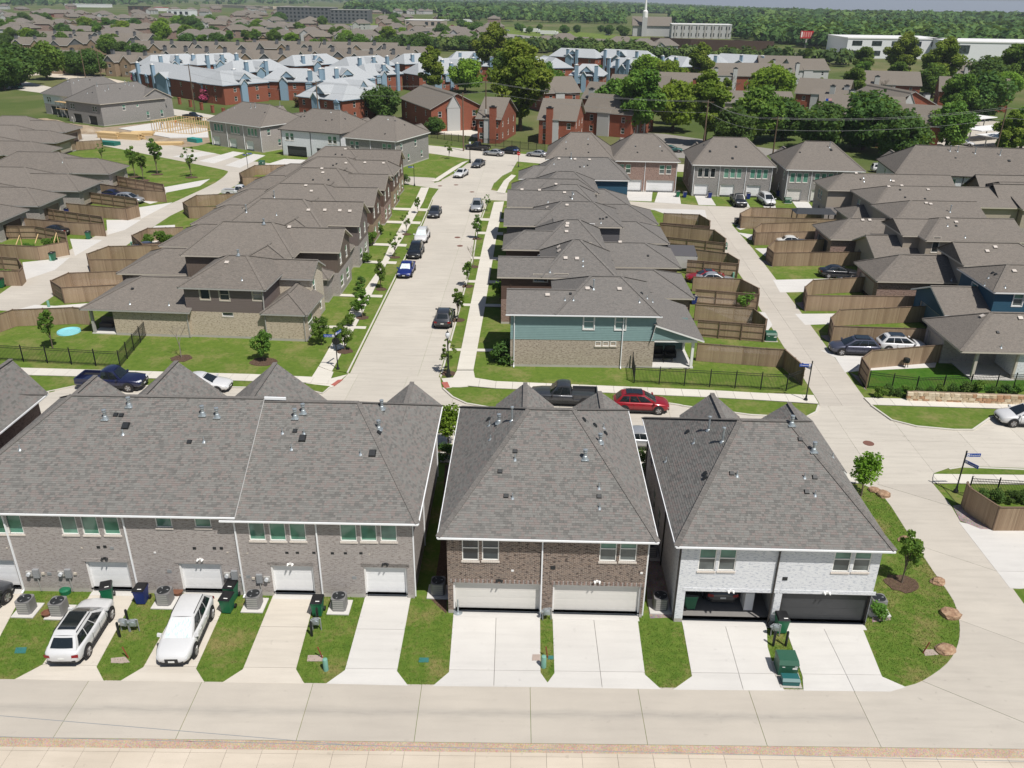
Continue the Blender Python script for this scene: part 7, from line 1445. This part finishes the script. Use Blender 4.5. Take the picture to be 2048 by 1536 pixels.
bins=[('g',(218,1200),20,'green bin beside the second single garage'),('b',(286,1204),0,'blue bin at the driveway edge by the long townhouse'),('g',(465,1198),-5,'green bin behind its twin by the downspout'),('g',(457,1222),-5,'green bin in front of its twin at the driveway edge'),('g',(637,1228),0,'lone green bin beside a garage wall and downspout'),('g',(1560,1262),0,'green bin between the two garages of the white duplex'),('g',(1378,1215),90,'green bin just inside the open garage'),
 ('g',(178,478),10,'green bin on the grass by the black sedan fence'),('g',(107,521),0,'green bin at the end of the trellis garden'),('g',(3,575),0,'green bin at the left edge by the small fence'),('b',(136,430),0,'blue bin beside the framed taupe garage'),('g',(1677,572),0,'green bin nearest the alley of the trio by the black sedan'),('b',(1694,572),0,'blue bin in the middle of the trio by the black sedan'),('g',(1708,571),0,'green bin against the garage of the trio'),
 ('g',(1246,400),0,'green bin beside the navy house wall'),('g',(1355,394),0,'green bin right of the brown duplex garages'),('b',(1369,395),0,'blue bin beside the green one by the brown duplex'),('b',(1419,396),0,'blue bin by the grey triplex meters'),('b',(1496,398),0,'blue bin right of the black truck'),('b',(1556,393),0,'blue bin in the gap right of the minivan'),('g',(1568,394),0,'green bin next to the tan triplex'),('b',(1387,608),0,'blue bin behind the brown rear garage')]
for k,p,r_,lab in bins:
    src=BG if k=='g' else BB
    if k=='g': o=src if not ug else copy_tree(src); ug=True
    else: o=src if not ub else copy_tree(src); ub=True
    x,y=G(*p); place(o,x,y,.02,R(r_),lab)
def bollard(p,lab):
    b=MB(); b.lathe([(.07,0),(.07,.95),(.05,1.0),(0,1.01)],12); o=tag(b.build('bollard','black_iron',smooth=40,uv=False),lab,'bollard','black bollards guarding gas meters'); place(o,*G(*p))
for p in ((240,1274),(257,1248),(624,1272),(636,1244),(1546,1292),(1571,1292)): bollard(p,'short black steel bollard standing guard beside a gas meter')
def gasmeter(p,lab):
    H=thing('gas_meter',lab,'gas meter',(*G(*p),0),rnd.uniform(-.3,.3),'gas meters beside the driveways'); b=MB(); b.box(-.17,-.1,.42,.17,.1,.78); b.lathe([(.13,-.14),(.14,.0),(.13,.12)],12,(0,0,.6),axis='y'); b.build('meter','vent_galv',H,uv=False)
    b=MB(); b.tube([(-.22,0,0),(-.22,0,.8),(-.1,0,.84)],.03,8); b.tube([(.1,0,.84),(.24,0,.8),(.24,0,0)],.03,8); b.build('pipe','meter_gray',H,uv=False); b=MB(); b.lathe([(.09,-.05),(.1,0),(.09,.05)],10,(-.22,0,.66)); b.build('regulator','vent_galv',H,uv=False)
for p in ((251,1262),(270,1263),(634,1260),(1093,1240),(1549,1272)): gasmeter(p,'grey gas meter with pipes standing beside a driveway')
def utility(name,lab,cat,p,w,d,h,mat,rot=-2):
    H=thing(name,lab,cat,(*G(*p),0),R(rot)); b=MB(); b.box(-w/2,-d/2,.05,w/2,d/2,h*.78); b.build('body',mat,H,uv=False)
    b=MB(); b.add([(-w/2-.03,-d/2-.03,h*.78),(w/2+.03,-d/2-.03,h*.78),(w/2+.03,d/2+.03,h*.86),(-w/2-.03,d/2+.03,h*.86),(-w/2,-d/2+.12,h),(w/2,-d/2+.12,h),(w/2,d/2,h),(-w/2,d/2,h)],[(0,1,5,4),(1,2,6,5),(2,3,7,6),(3,0,4,7),(4,5,6,7)]); b.build('lid',mat,H,uv=False)
    b=MB(); b.box(-w/2-.12,-d/2-.12,0,w/2+.12,d/2+.12,.05); b.build('pad','conc_foundation',H,uv=False)
    if w>.9:
        for u0,u1,z0,z1 in ((-.34,-.2,.62,.66),(.2,.44,.5,.6),(.3,.46,.66,.7)): b=MB(); b.box(w*u0,-d/2-.006,h*z0,w*u1,-d/2-.001,h*z1); b.build('sticker','trim_white',H,uv=False)
    return H
paint('util_green',(.018,.085,.05),0,.5); paint('util_teal',(.012,.10,.10),0,.5); paint('util_pale',(.16,.34,.27),0,.6)
for k in ('util_green','util_teal','util_pale'): MATS[k].node_tree.nodes['Principled BSDF'].inputs['Coat Weight'].default_value=.05
utility('transformer','dark green transformer box between the white duplex driveways','transformer',(1570,1340),.98,.9,.95,'util_green'); utility('utility_box','low teal utility box in front of the green transformer','utility box',(1579,1366),.85,.5,.42,'util_teal')
for p,lab in (((1445,498),'green transformer by the right alley fence'),((1540,680),'green utility box on the grass by the right alley'),((524,330),'green transformer on the grass by the triplex'),((1575,406),'green transformer in front of the tan triplex'),((1476,448),'dark toppled bin by the alley mouth')): utility('utility_box',lab,'utility box',p,1.1,.9,.9,'util_green' if 'toppled' not in lab else 'black_plastic')
def pedestal(p,lab,h=.75):
    b=MB(); b.lathe([(.14,0),(.13,h*.9),(.12,h*.97),(.05,h),(0,h)],14); o=tag(b.build('cable_pedestal','util_pale',smooth=40,uv=False),lab,'pedestal'); place(o,*G(*p))
for p,lab in (((652,1340),'mint green cable pedestal beside the brown marker post'),((1087,1334),'mint green cable pedestal on the strip between cream garages'),((98,614),'mint green pedestal by the left alley corner'),((102,522),'pale pedestal beside the trellis garden bin'),((243,438),'pale pedestal below the silver SUV fence'),((264,494),'pale pedestal beside the vegetable plot'),((1466,556),'pale pedestal by the red coupe fence')): pedestal(p,lab)
def marker(p,lab,lean=.2):
    b=MB(); b.tube([(0,0,0),(lean*.5,0,.4),(lean,.02,.72)],.035,7); o=tag(b.build('marker_post',cached('mk',lambda:plain('marker_rust',(.20,.055,.025),.7)),uv=False),lab,'marker post'); place(o,*G(*p))
for p,lab,l_ in (((257,1316),'leaning rust brown marker post beside the first cover plate',-.2),((645,1316),'leaning rust brown marker post behind the mint pedestal',-.2),((1095,1315),'bent rust brown marker post between the cream garages',-.1),((1846,1306),'rust brown marker post beside the round pinkish boulder',.2)): marker(p,lab,l_)
def plate(px,lab,mat,z=.03):
    b=MB(); b.prism(gp(px),0,z); tag(b.build('cover_plate',mat,uv=False),lab,'cover plate')
plain('plate_pink',(.36,.29,.25),.9); paint('plate_teal',(.03,.16,.15),0,.6)
plate([(222,1317),(250,1314),(260,1325),(243,1327),(222,1326)],'pinkish concrete cover plate beside the first marker post','plate_pink'); plate([(616,1311),(646,1311),(646,1323),(614,1323)],'pinkish concrete cover plate behind the mint pedestal','plate_pink'); plate([(1065,1310),(1080,1310),(1080,1322),(1064,1322)],'pinkish concrete cover plate at the edge of the cream driveway','plate_pink',.05); plate([(1846,1300),(1866,1299),(1877,1310),(1850,1312)],'pinkish concrete cover plate by the round boulder','plate_pink')
plate([(32,1296),(54,1295),(51,1307),(29,1307)],'teal valve lid in the lawn behind the crossover','plate_teal'); plate([(839,1316),(858,1316),(857,1325),(837,1325)],'teal valve lid in the lawn left of the brown duplex','plate_teal'); plate([(1097,1312),(1107,1312),(1107,1319),(1096,1319)],'small teal valve lid between the cream garages','plate_teal')
# wall equipment (parts of the buildings)
def meters(H,px,py,flip=1):
    p=wallpt(H,px,py); b=MB(); b.box(p.x-.17,p.y-.16,p.z-.28,p.x+.17,p.y-.0,p.z+.28); b.build('meter_box','meter_gray',H,uv=False); b=MB(); q=p.x-flip*.42; b.box(q-.18,p.y-.1,p.z-.2,q+.18,p.y,p.z+.12); b.build('meter_base','trim_gray',H,uv=False); b=MB(); b.lathe([(.11,-.1),(.1,.06),(0.02,.09)],14,(q,p.y-.14,p.z-.02),axis='y'); b.build('meter_dial','lamp_clear',H,uv=False)
    b=MB(); b.bar((p.x,p.y-.08,p.z-.28),(p.x+.03,p.y-.08,.1),.05); b.build('conduit','trim_gray',H,uv=False); b=MB(); b.box(p.x+flip*.28,p.y-.08,p.z-.12,p.x+flip*.44,p.y,p.z+.02); b.build('junction_box','trim_tan',H,uv=False)
for px,py,f in ((74,1145,1),(138,1145,1),(470,1148,1),(520,1155,-1)): meters(HA,px,py,f)
def vents_w(H,lst,mat='vent_black',s=.09):
    for px,py in lst: p=wallpt(H,px,py); b=MB(); b.box(p.x-s,p.y-.03,p.z-s*.8,p.x+s,p.y,p.z+s*.8); b.build('wall_vent',mat,H,uv=False)
vents_w(HA,[(197,1094),(210,1093),(389,1096),(429,1096),(443,1096),(574,1105),(595,1105),(628,1105),(665,1106),(691,1106),(722,1106)]); vents_w(HA,[(224,1096)],'meter_gray',.1); vents_w(HA,[(14,1096),(164,1096),(455,1105),(495,1106),(739,1108)],'trim_tan',.05); vents_w(HA,[(339,1142),(99,1147),(497,1153),(709,1155)],'meter_gray',.12); vents_w(HA,[(310,1105)],'trim_white',.06)
vents_w(HB,[(1106,1135)],'vent_black',.13); vents_w(HB,[(1025,1141),(1283,1146)],'trim_white',.07); vents_w(HC,[(1570,1157)],'vent_black',.13)
def walllight(H,px,py,mat):
    p=wallpt(H,px,py); b=MB(); b.box(p.x-.07,p.y-.05,p.z-.07,p.x+.07,p.y,p.z+.07); 
    for s_ in (-1,1): b.lathe([(.03,-.1),(.075,.08)],10,(p.x+s_*.13,p.y-.14,p.z),axis='y')
    b.build('floodlight',mat,H,uv=False)
for H,px,py,mt in ((HA,210,1116,'vent_black'),(HA,401,1118,'trim_white'),(HA,581,1127,'trim_white'),(HA,771,1127,'vent_black'),(HB,999,1160,'vent_black'),(HB,1194,1162,'trim_white'),(HC,1461,1181,'trim_white'),(HC,1653,1184,'trim_white')): walllight(H,px,py,mt)
# soldier course of bricks over the wide garage doors
for H,c,mt in ((HB,((994,1226),(1191,1226)),'brick_brown'),(HC,((1451,1248),(1642,1248)),'brick_white'),(HA,((225,1180),(408,1180),(589,1180),(773,1180)),'brick_greige')):
    for k,(px,py) in enumerate(c):
        p=wallpt(H,px,py); w=4.88 if H is not HA else 2.44; n=int((w+.3)/.083)
        for j in range(n if H is HB else 0): a=p.x-w/2-.15+(w+.3)*j/n; b=MB(); b.box(a+.005,p.y-.03,2.17,a+(w+.3)/n-.006,p.y+.005,2.40); b.build('brick',('brick_greige','brick_brown','brick_rose')[(j*7+k)%3],H)
        if H is not HB: b=MB(); b.box(p.x-w/2-.15,p.y-.02,2.17,p.x+w/2+.15,p.y+.005,2.40); b.build('lintel',mt,H)
for H,us in ((HA,(0,)),):
    pass
# hose reel, pots, small yard things
def lathe_thing(name,lab,cat,p,prof,mat,n=14,axis='z'):
    b=MB(); b.lathe(prof,n,axis=axis); o=tag(b.build(name,mat,smooth=40,uv=False),lab,cat); place(o,*G(*p),.01); return o
lathe_thing('flower_pot','brown flower pot on the grass beside the air conditioner','pot',(95,1232),[(.18,0),(.26,.2),(.28,.26),(.22,.26),(.2,.2)],plain('terracotta',(.16,.07,.04),.8)); lathe_thing('flower_pot','terracotta pot tucked behind the air conditioner','pot',(357,1190),[(.2,0),(.3,.3),(.24,.3)],'terracotta')
lathe_thing('umbrella_stand','grey parasol stand in front of the cream garage','stand',(916,1226),[(.26,0),(.26,.06),(.05,.09),(.035,.95),(0,.95)],'vent_galv')
b=MB(); b.lathe([(.3,0),(.32,.28),(.2,.34),(.0,.36)],12); o=tag(b.build('hose_reel','bin_green',uv=False),'green garden hose reel against the long townhouse wall','hose reel'); place(o,*G(132,1186))
b=MB(); b.tube([(0,0,.02),(.5,.4,.02),(1.6,.9,.02),(2.6,.5,.02),(3.2,.9,.02),(3.0,1.5,.02),(2.4,1.3,.02)],.03,6); o=tag(b.build('garden_hose','hose',uv=False),'black garden hose lying on the teal house lawn','hose'); place(o,*G(1322,742))
x,y=G(138,664); b=MB(); b.lathe([(.0,.05),(.95,.04),(1.0,.14),(1.1,.14),(1.15,0)],28); o=tag(b.build('splash_pad',plain('pool_blue',(.22,.55,.60),.3),smooth=40,uv=False),'round pale blue splash pool on the fenced lawn','pool'); place(o,x,y,.01)
b=MB(); b.box(-.7,-.35,.05,.7,.35,.45); b.box(-.7,.2,.45,.7,.4,.95); o=tag(b.build('patio_sofa','siding_taupe',uv=False),'cushioned sofa on the corner house patio','sofa'); place(o,*G(216,655),.1,R(-4))
for k,(dx,dy) in enumerate(((-1.2,1.6),(.0,1.7))):
    b=MB(); b.box(-.5,-.4,.1,.5,.4,.5); b.box(-.5,.2,.5,.5,.42,1.05); b.box(-.55,-.4,.1,-.45,.4,.7); b.box(.45,-.4,.1,.55,.4,.7); o=tag(b.build('patio_chair','black_plastic',uv=False),'black cushioned chair on the teal house patio','chair','black chairs on the teal house patio'); place(o,15.2+dx,72.2+dy,.12)
b=MB(); b.box(-.45,-.3,.4,.45,.3,.45); 
for sx in(-.4,.4):
    for sy in(-.25,.25): b.box(sx-.03,sy-.03,0,sx+.03,sy+.03,.4)
o=tag(b.build('patio_table','black_plastic',uv=False),'low black table in front of the patio chairs','table'); place(o,14.8,72.8,.12)
b=MB(); b.lathe([(.28,.55),(.32,.75),(.28,.95),(.0,1.05)],14); 
for a in (0,2.1,4.2): b.tube([(.25*math.cos(a),.25*math.sin(a),0),(.15*math.cos(a),.15*math.sin(a),.6)],.03,6)
o=tag(b.build('barbecue','black_iron',uv=False),'black kettle barbecue on the lush lawn','barbecue'); place(o,*G(1810,735))
sheet('lush_lawn',gp([(1733,776),(1722,755),(1740,738),(1888,727),(1960,745),(2060,748),(2060,780),(1990,783),(1830,788)]),'lawn_lush',.012)
sheet('gravel_bed',gp([(1717,753),(1700,745),(1735,782),(1728,777)]),'gravel_gray',.014); sheet('gravel_bed',gp([(1905,1012),(1922,1010),(1986,1060),(1960,1058),(1920,1042)]),'gravel_gray',.03)
for pts in ([(1657,670),(1640,672),(1668,690)],[(1606,604),(1590,606),(1612,624)],[(1532,521),(1516,522),(1546,535)]): sheet('gravel_bed',gp(pts),'gravel_gray',.014)
sheet('gravel_bed',gp([(1292,1100),(1310,960),(1340,1100),(1352,1235),(1300,1237),(1294,1200)]),'gravel_gray',.016); sheet('gravel_bed',gp([(865,1195),(880,1100),(890,930),(900,930),(893,1228),(862,1200)]),'mulch',.016); sheet('gravel_bed',gp([(1738,1200),(1765,1195),(1782,1240),(1745,1245)]),'gravel_gray',.016)
# shelters
Hg=thing('gazebo','dark roofed gazebo behind the plank fence','gazebo',(*G(1622,455),0),R(-3)); b=MB(); b.add([(-3,-1.6,2.4),(3,-1.6,2.4),(3,1.6,2.4),(-3,1.6,2.4),(-2.4,0,3.0),(2.4,0,3.0)],[(0,1,5,4),(1,2,5),(2,3,4,5),(3,0,4),(3,2,1,0)]); b.build('roof','door_charcoal',Hg,uv=False)
for sx in(-2.8,2.8):
    for sy in(-1.4,1.4): b=MB(); b.box(sx-.06,sy-.06,0,sx+.06,sy+.06,2.4); b.build('post','black_iron',Hg,uv=False)
Hg=thing('tarp_shelter','grey tarp shelter frame leaning behind the brown house','shelter',(*G(1357,535),0),R(-3)); b=MB(); b.add([(-2,-1.8,2.0),(2,-1.8,2.0),(2,1.8,2.5),(-2,1.8,2.5)],[(0,1,2,3)]); b.build('canopy','siding_slate',Hg,uv=False); b=MB(); b.add([(-2,-1.82,2.0),(2,-1.82,2.0),(1.9,-1.9,.6),(-1.2,-2.0,.4)],[(3,2,1,0)]); b.build('curtain','trim_gray',Hg,uv=False)
for sx in(-1.9,1.9):
    for sy in(-1.7,1.7): b=MB(); b.box(sx-.05,sy-.05,0,sx+.05,sy+.05,2.1); b.build('post','black_iron',Hg,uv=False)
Hg=thing('trellis','pale timber trellis beams over the fenced garden','trellis',(*G(85,505),0),R(20))
for k in range(3): b=MB(); b.bar((-2.5+k*2.2,-1.6,1.7),(-2.5+k*2.2,1.6,2.1),.1,.1,tone=.6); b.build('beam','lumber',Hg,uv=False,tone=True)
for sx in(-2.5,1.9):
    for sy in(-1.6,1.6): b=MB(); b.box(sx-.05,sy-.05,0,sx+.05,sy+.05,1.8); b.build('post','lumber',Hg,uv=False,tone=True)
# garage contents
for nm,lab,cat,x0,y0,w,d,h,mt in (('storage_cabinet','white cabinet inside the open garage','cabinet',4.35,.9,.5,.9,1.3,'trim_white'),):
    H=thing(nm,lab,cat,(CX+x0,CY+y0,.03),CR); b=MB(); b.box(-w/2,0,.08,w/2,d,h); b.build('body',mt,H,uv=False); b=MB(); b.box(-w/2+.04,-.02,.12,w/2-.04,-.003,h-.04); b.build('door','door_white',H,uv=False)
# ================================================================ street furniture
def sign_pole(p,label,h=3.1,blades=((0,.0,2.8),),stop=None,rot=0.):
    H=thing('street_sign',label,'street sign',(*G(*p),.09),rot); b=MB(); b.lathe([(.17,0),(.16,.12),(.09,.2),(.07,.45),(.05,.5),(.05,h),(.07,h+.05),(0,h+.14)],12); b.build('pole','black_iron',H,smooth=40,uv=False)
    for a,off,z in blades:
        b=MB(); b.box(.06,-.012,z-.13,1.05,.012,z+.13); o=b.build('sign_blade','sign_blue',H,uv=False); o.rotation_euler=(0,0,a)
        b=MB(); b.box(.08,-.016,z-.1,.26,.016,z+.1); eo=b.build('emblem','trim_white',o,uv=False)
        for s_ in (-1,1): b=MB(); b.add([(.12,s_*.018,z-.05),(.22,s_*.018,z-.05),(.17,s_*.018,z+.05)],[(0,1,2) if s_<0 else (2,1,0)]); b.build('emblem_mark','sign_blue',eo,uv=False)
        tx('Grapevine',o,(.30,-.015,z-.055),.16,'trim_white'); tx('Grapevine',o,(.98,.015,z-.055),.16,'trim_white',math.pi); tx('St',o,(.94,-.015,z+.0),.07,'trim_white')
    if stop:
        b=MB(); b.lathe([(.38,-.012),(.38,.012)],8,(0,-.0,stop),axis='y'); o=b.build('stop_panel',('black_iron','sign_red'),H,uv=False); o.location=(0,.07,0); o.rotation_euler=(0,0,0)
        for f in o.data.polygons:
            if f.normal.y>.9: f.material_index=1
        tx('STOP',o,(.26,.016,stop-.09),.24,'trim_white',math.pi)
    return H
plain('sign_blue',(.012,.06,.32),.4); plain('sign_red',(.45,.012,.015),.4)
def tx(s,par,loc,size,mat,rz=0.):
    def f():
        c=bpy.data.curves.new('lettering','FONT'); c.body=s; c.size=size; c.extrude=.002; ob=bpy.data.objects.new('lettering',c); me=bpy.data.meshes.new_from_object(ob); bpy.data.objects.remove(ob); me.materials.clear(); me.materials.append(MATS[mat]); return me
    return link('lettering',cached(('tx',s,size,mat),f),par,loc,(math.pi/2,0,rz))
sign_pole((676,740),'black sign pole with stop sign seen from behind and blue street name',3.5,((R(178),0,3.3),(R(70),0,3.45)),2.75); sign_pole((1611,802),'black sign pole with blue street name at the right alley mouth',3.6,((R(180),0,3.3),(R(120),0,3.0)))
sign_pole((1911,985),'black sign pole with two blue street names by the lane',3.2,((R(2),0,2.95),(R(-60),0,2.5))); sign_pole((829,372),'black sign pole with blue street name at the far lane mouth',3.6,((R(175),0,3.3),)); sign_pole((497,345),'black sign pole with blue street name by the park bend',3.8,((R(5),0,3.5),(R(150),0,3.2)))
o=sign_pole((1037,334),'red stop sign facing the side street at the far corner',3.4,((R(8),0,3.3),),2.6,math.pi); sign_pole((1540,418),'thin black sign pole beside the minivan',3.2,())
def lamp(p,label):
    H=thing('street_lamp',label,'street lamp',(*G(*p),.05)); b=MB(); b.lathe([(.3,0),(.3,.08),(.2,.1),(.19,.5),(.13,.65),(.08,.8),(.06,3.6),(.1,3.65),(.1,3.75)],14); b.build('pole','black_iron',H,smooth=40,uv=False)
    b=MB(); b.lathe([(.12,3.75),(.21,3.95),(.2,4.15),(.1,4.3),(0,4.34)],14); b.build('globe',plain('globe_glass',(.62,.64,.66),.25) if 'globe_glass' not in MATS else 'globe_glass',H,smooth=60,uv=False); b=MB(); b.lathe([(.14,4.28),(.05,4.36),(.02,4.5),(0,4.5)],10); b.build('finial','black_iron',H,uv=False)
lamp((897,753),'black acorn street lamp at the near corner of the side street'); lamp((940,326),'black acorn street lamp at the far corner')
def pole_u(p,h,label,arm=True):
    H=thing('utility_pole',label,'utility pole',(*G(*p),0)); b=MB(); b.tube([(0,0,0),(0,0,h)],[.17,.12],9); b.build('pole','fence_rail',H,uv=False)
    if arm: b=MB(); b.box(-1.2,-.06,h-.5,1.2,.06,h-.38); b.build('crossarm','fence_rail',H,uv=False)
    return Vector((*G(*p),h-.3))
poles=[pole_u((390,222),13,'wooden utility pole beside the pink crape myrtle'),pole_u((640,262),12,'wooden utility pole behind the white townhouse'),pole_u((927,302),12.5,'wooden utility pole beside the black pickup'),pole_u((972,286),14,'tall utility pole with transformer by the iron fence'),pole_u((1403,330),13,'utility pole behind the grey triplex'),pole_u((1540,348),11,'utility pole behind the tan triplex'),pole_u((1985,330),12,'utility pole beside the white carports'),pole_u((172,160),12,'leaning wooden pole behind the roof under construction'),pole_u((205,166),11,'metal topped pole by the dark round tree')]
b=MB(); x,y,z=poles[3]; b.lathe([(.3,-.5),(.32,.0),(.3,.5)],12,(x,y-.4,z-6.5)); tag(b.build('pole_transformer','trim_gray',uv=False),'grey canister transformer hung on the tall utility pole','transformer')
def wire(a,c,sag,label,r=.022):
    b=MB(); pts=[a.lerp(c,k/10)-Vector((0,0,sag*4*(k/10)*(1-k/10))) for k in range(11)]; b.tube(pts,r,5); return tag(b.build('power_line',cached('wm',lambda:plain('wire_grey',(.25,.25,.25),.5)),uv=False),label,'power line','power lines along the perimeter road')
for i,j in ((0,1),(1,3),(3,4),(4,5),(5,6)):
    for dz,dy in ((0,-.9),(.0,.9),(-2.2,0)): wire(poles[i]+Vector((0,dy,dz)),poles[j]+Vector((0,dy,dz)),1.0,'grey power line strung between wooden utility poles')
wire(poles[6],poles[6]+Vector((60,-20,1)),1.0,'grey power line strung between wooden utility poles'); wire(poles[6]+Vector((0,0,-2)),poles[6]+Vector((60,-20,-1)),1.0,'grey power line strung between wooden utility poles')
wire(poles[7],poles[7]+Vector((-60,10,0)),1.,'grey power line strung between wooden utility poles')
# overhead service wires crossing low in front
for (pa,pb,z0,lab) in ((((-100,1423),(720,1492)),None,7.,'thin overhead wire crossing above the front alley') ,(((-100,1471),(2150,1525)),None,6.,'thin overhead wire crossing above the near sidewalk')):
    a=Vector((*G(*pa[0],z0),z0)); c=Vector((*G(*pa[1],z0),z0)); b=MB(); b.tube([a,c],.012,5); tag(b.build('overhead_wire','meter_gray',uv=False),lab,'wire')
# brick fence pillars along the perimeter road
for k in range(10):
    px=338+k*22; py=203+k*5.6; b=MB(); b.box(-.35,-.35,0,.35,.35,1.9); b.box(-.42,-.42,1.9,.42,.42,2.05); o=tag(b.build('fence_pillar','brick_red'),'square red brick pillar on the roadside lawn','pillar','brick pillars along the roadside lawn'); place(o,*G(px,py),0,R(-30))
# flag
Hf=thing('flagpole','flagpole with a small red white and blue flag by the apartments','flagpole',(*G(1640,268),0)); b=MB(); b.tube([(0,0,0),(0,0,9)],[.08,.04],8); b.build('pole','trim_white',Hf,uv=False)
b=MB(); b.box(.05,-.01,7.7,1.6,.01,8.8); fl=b.build('flag','trim_white',Hf,uv=False); b=MB(); b.box(.05,-.02,8.2,.75,.02,8.8); b.build('canton','sign_blue',fl,uv=False)
for k in range(4): b=MB(); z=7.7+k*.3; b.box(.06 if k<2 else .76,-.018,z,1.6,.018,z+.15); b.build('stripe','sign_red',fl,uv=False)
# carports on the right
for i,(pL,pR) in enumerate((((1930,262),(1990,255)),((1958,285),(2060,275)),((1990,300),(2080,292)))):
    A=G(*pL); B=G(*pR); a=math.atan2(B[1]-A[1],B[0]-A[0]); l=math.hypot(B[0]-A[0],B[1]-A[1]); H=thing('carport','long flat white metal carport beside the trees','carport',(*A,0),a,'white carports'); b=MB(); b.box(0,0,2.6,l,6,2.8); b.build('roof','trim_white',H,uv=False)
    for u in range(4): b=MB(); b.box(l*u/3.2+.1,2.9,0,l*u/3.2+.3,3.1,2.6); b.build('post','trim_gray',H,uv=False)
H=thing('carport','flat white carport over the white sedan by the left road','carport',(*G(108,132),0),R(-15)); b=MB(); b.box(0,0,2.5,9,6,2.7); b.build('roof','trim_white',H,uv=False)
for u in (.3,8.4): b=MB(); b.box(u,2.9,0,u+.2,3.1,2.5); b.build('post','trim_gray',H,uv=False)
# manholes
for p in ((1737,887),(880,372),(912,370),(944,384),(915,475),(920,492),(560,478-2)): 
    x,y=G(*p); b=MB(); b.lathe([(.42,.012),(.42,.03),(.36,.03),(.34,.024),(0,.026)],20); o=tag(b.build('manhole_cover',cached('mh',lambda:plain('iron_rust',(.16,.075,.055),.8)),uv=False),'rusty round manhole cover set in the pale street','manhole','manhole covers in the streets'); place(o,x,y,.0)
sheet('apartment_path',gp([(880,255),(960,262),(1000,280),(985,284),(940,272),(870,268)]),'conc_walk',.02); sheet('car_park',gp([(1235,262),(1330,268),(1560,300),(1500,325),(1300,312),(1250,300)]),'asphalt_old',.01); sheet('car_park',gp([(1820,300),(1960,240),(2070,250),(2070,320),(1900,322)]),'conc_lane',.02); sheet('car_park',gp([(-60,140),(60,128),(160,145),(260,165),(230,175),(80,150),(-60,160)]),'conc_near_walk',.02)
# workers on the slab
def person(p,label,shirt,bend):
    me=bpy.data.meshes.new('person'); V=[(0,0,.92),(0,-.05+bend*.1,1.15),(0,bend*.35,1.42-bend*.15),(0,bend*.45,1.55-bend*.18),(0,bend*.52,1.70-bend*.2),(.1,0,.86),(.13,.08*bend,.48),(.13,-.03,.06),(.13,.12,.03),(-.1,0,.86),(-.13,-.05,.48),(-.13,-.1,.06),(-.13,.05,.03),(.2,bend*.34,1.38-bend*.15),(.27,bend*.45+.06,1.1-bend*.2),(.24,bend*.6+.18,.9-bend*.15),(-.2,bend*.34,1.38-bend*.15),(-.27,bend*.45+.06,1.1-bend*.2),(-.24,bend*.6+.18,.9-bend*.15)]
    E=[(0,1),(1,2),(2,3),(3,4),(0,5),(5,6),(6,7),(7,8),(0,9),(9,10),(10,11),(11,12),(2,13),(13,14),(14,15),(2,16),(16,17),(17,18)]
    me.from_pydata(V,E,[]); o=bpy.data.objects.new('person',me); C.objects.link(o); sk_=o.modifiers.new('s','SKIN'); o.modifiers.new('u','SUBSURF').levels=1
    for i,v in enumerate(me.skin_vertices[0].data): r=[.15,.15,.14,.06,.1,.1,.07,.05,.05,.1,.07,.05,.05,.07,.05,.04,.07,.05,.04][i]; v.radius=(r,r)
    me.skin_vertices[0].data[0].use_root=True; me.materials.append(MATS[shirt]); tag(o,label,'person'); place(o,*G(*p),.2,rnd.uniform(0,6))
person((323,257),'person in dark clothes bending over the white slab','black_plastic',1.0); person((352,254),'person in an orange vest standing at the stud frame',plain('vest_orange',(.6,.14,.03),.7).name,.1); person((148,247),'person in pale shirt by the scaffold rubble','trim_gray',.4)
# ================================================================ air
m=N('haze_air'); m.t.nodes.remove(m.b); v=m.n('ShaderNodeVolumePrincipled',_Density=.0001,_Anisotropy=.2); v.inputs['Color'].default_value=(.80,.88,1,1); m.l(v.outputs[0],m.t.nodes['Material Output'].inputs['Volume'])
b=MB(); b.box(-20000,-290,-330,20000,25500,60); o=b.build('haze',m.m,uv=False); tag(o,'thin pale summer haze over the suburb','haze',kind='stuff')
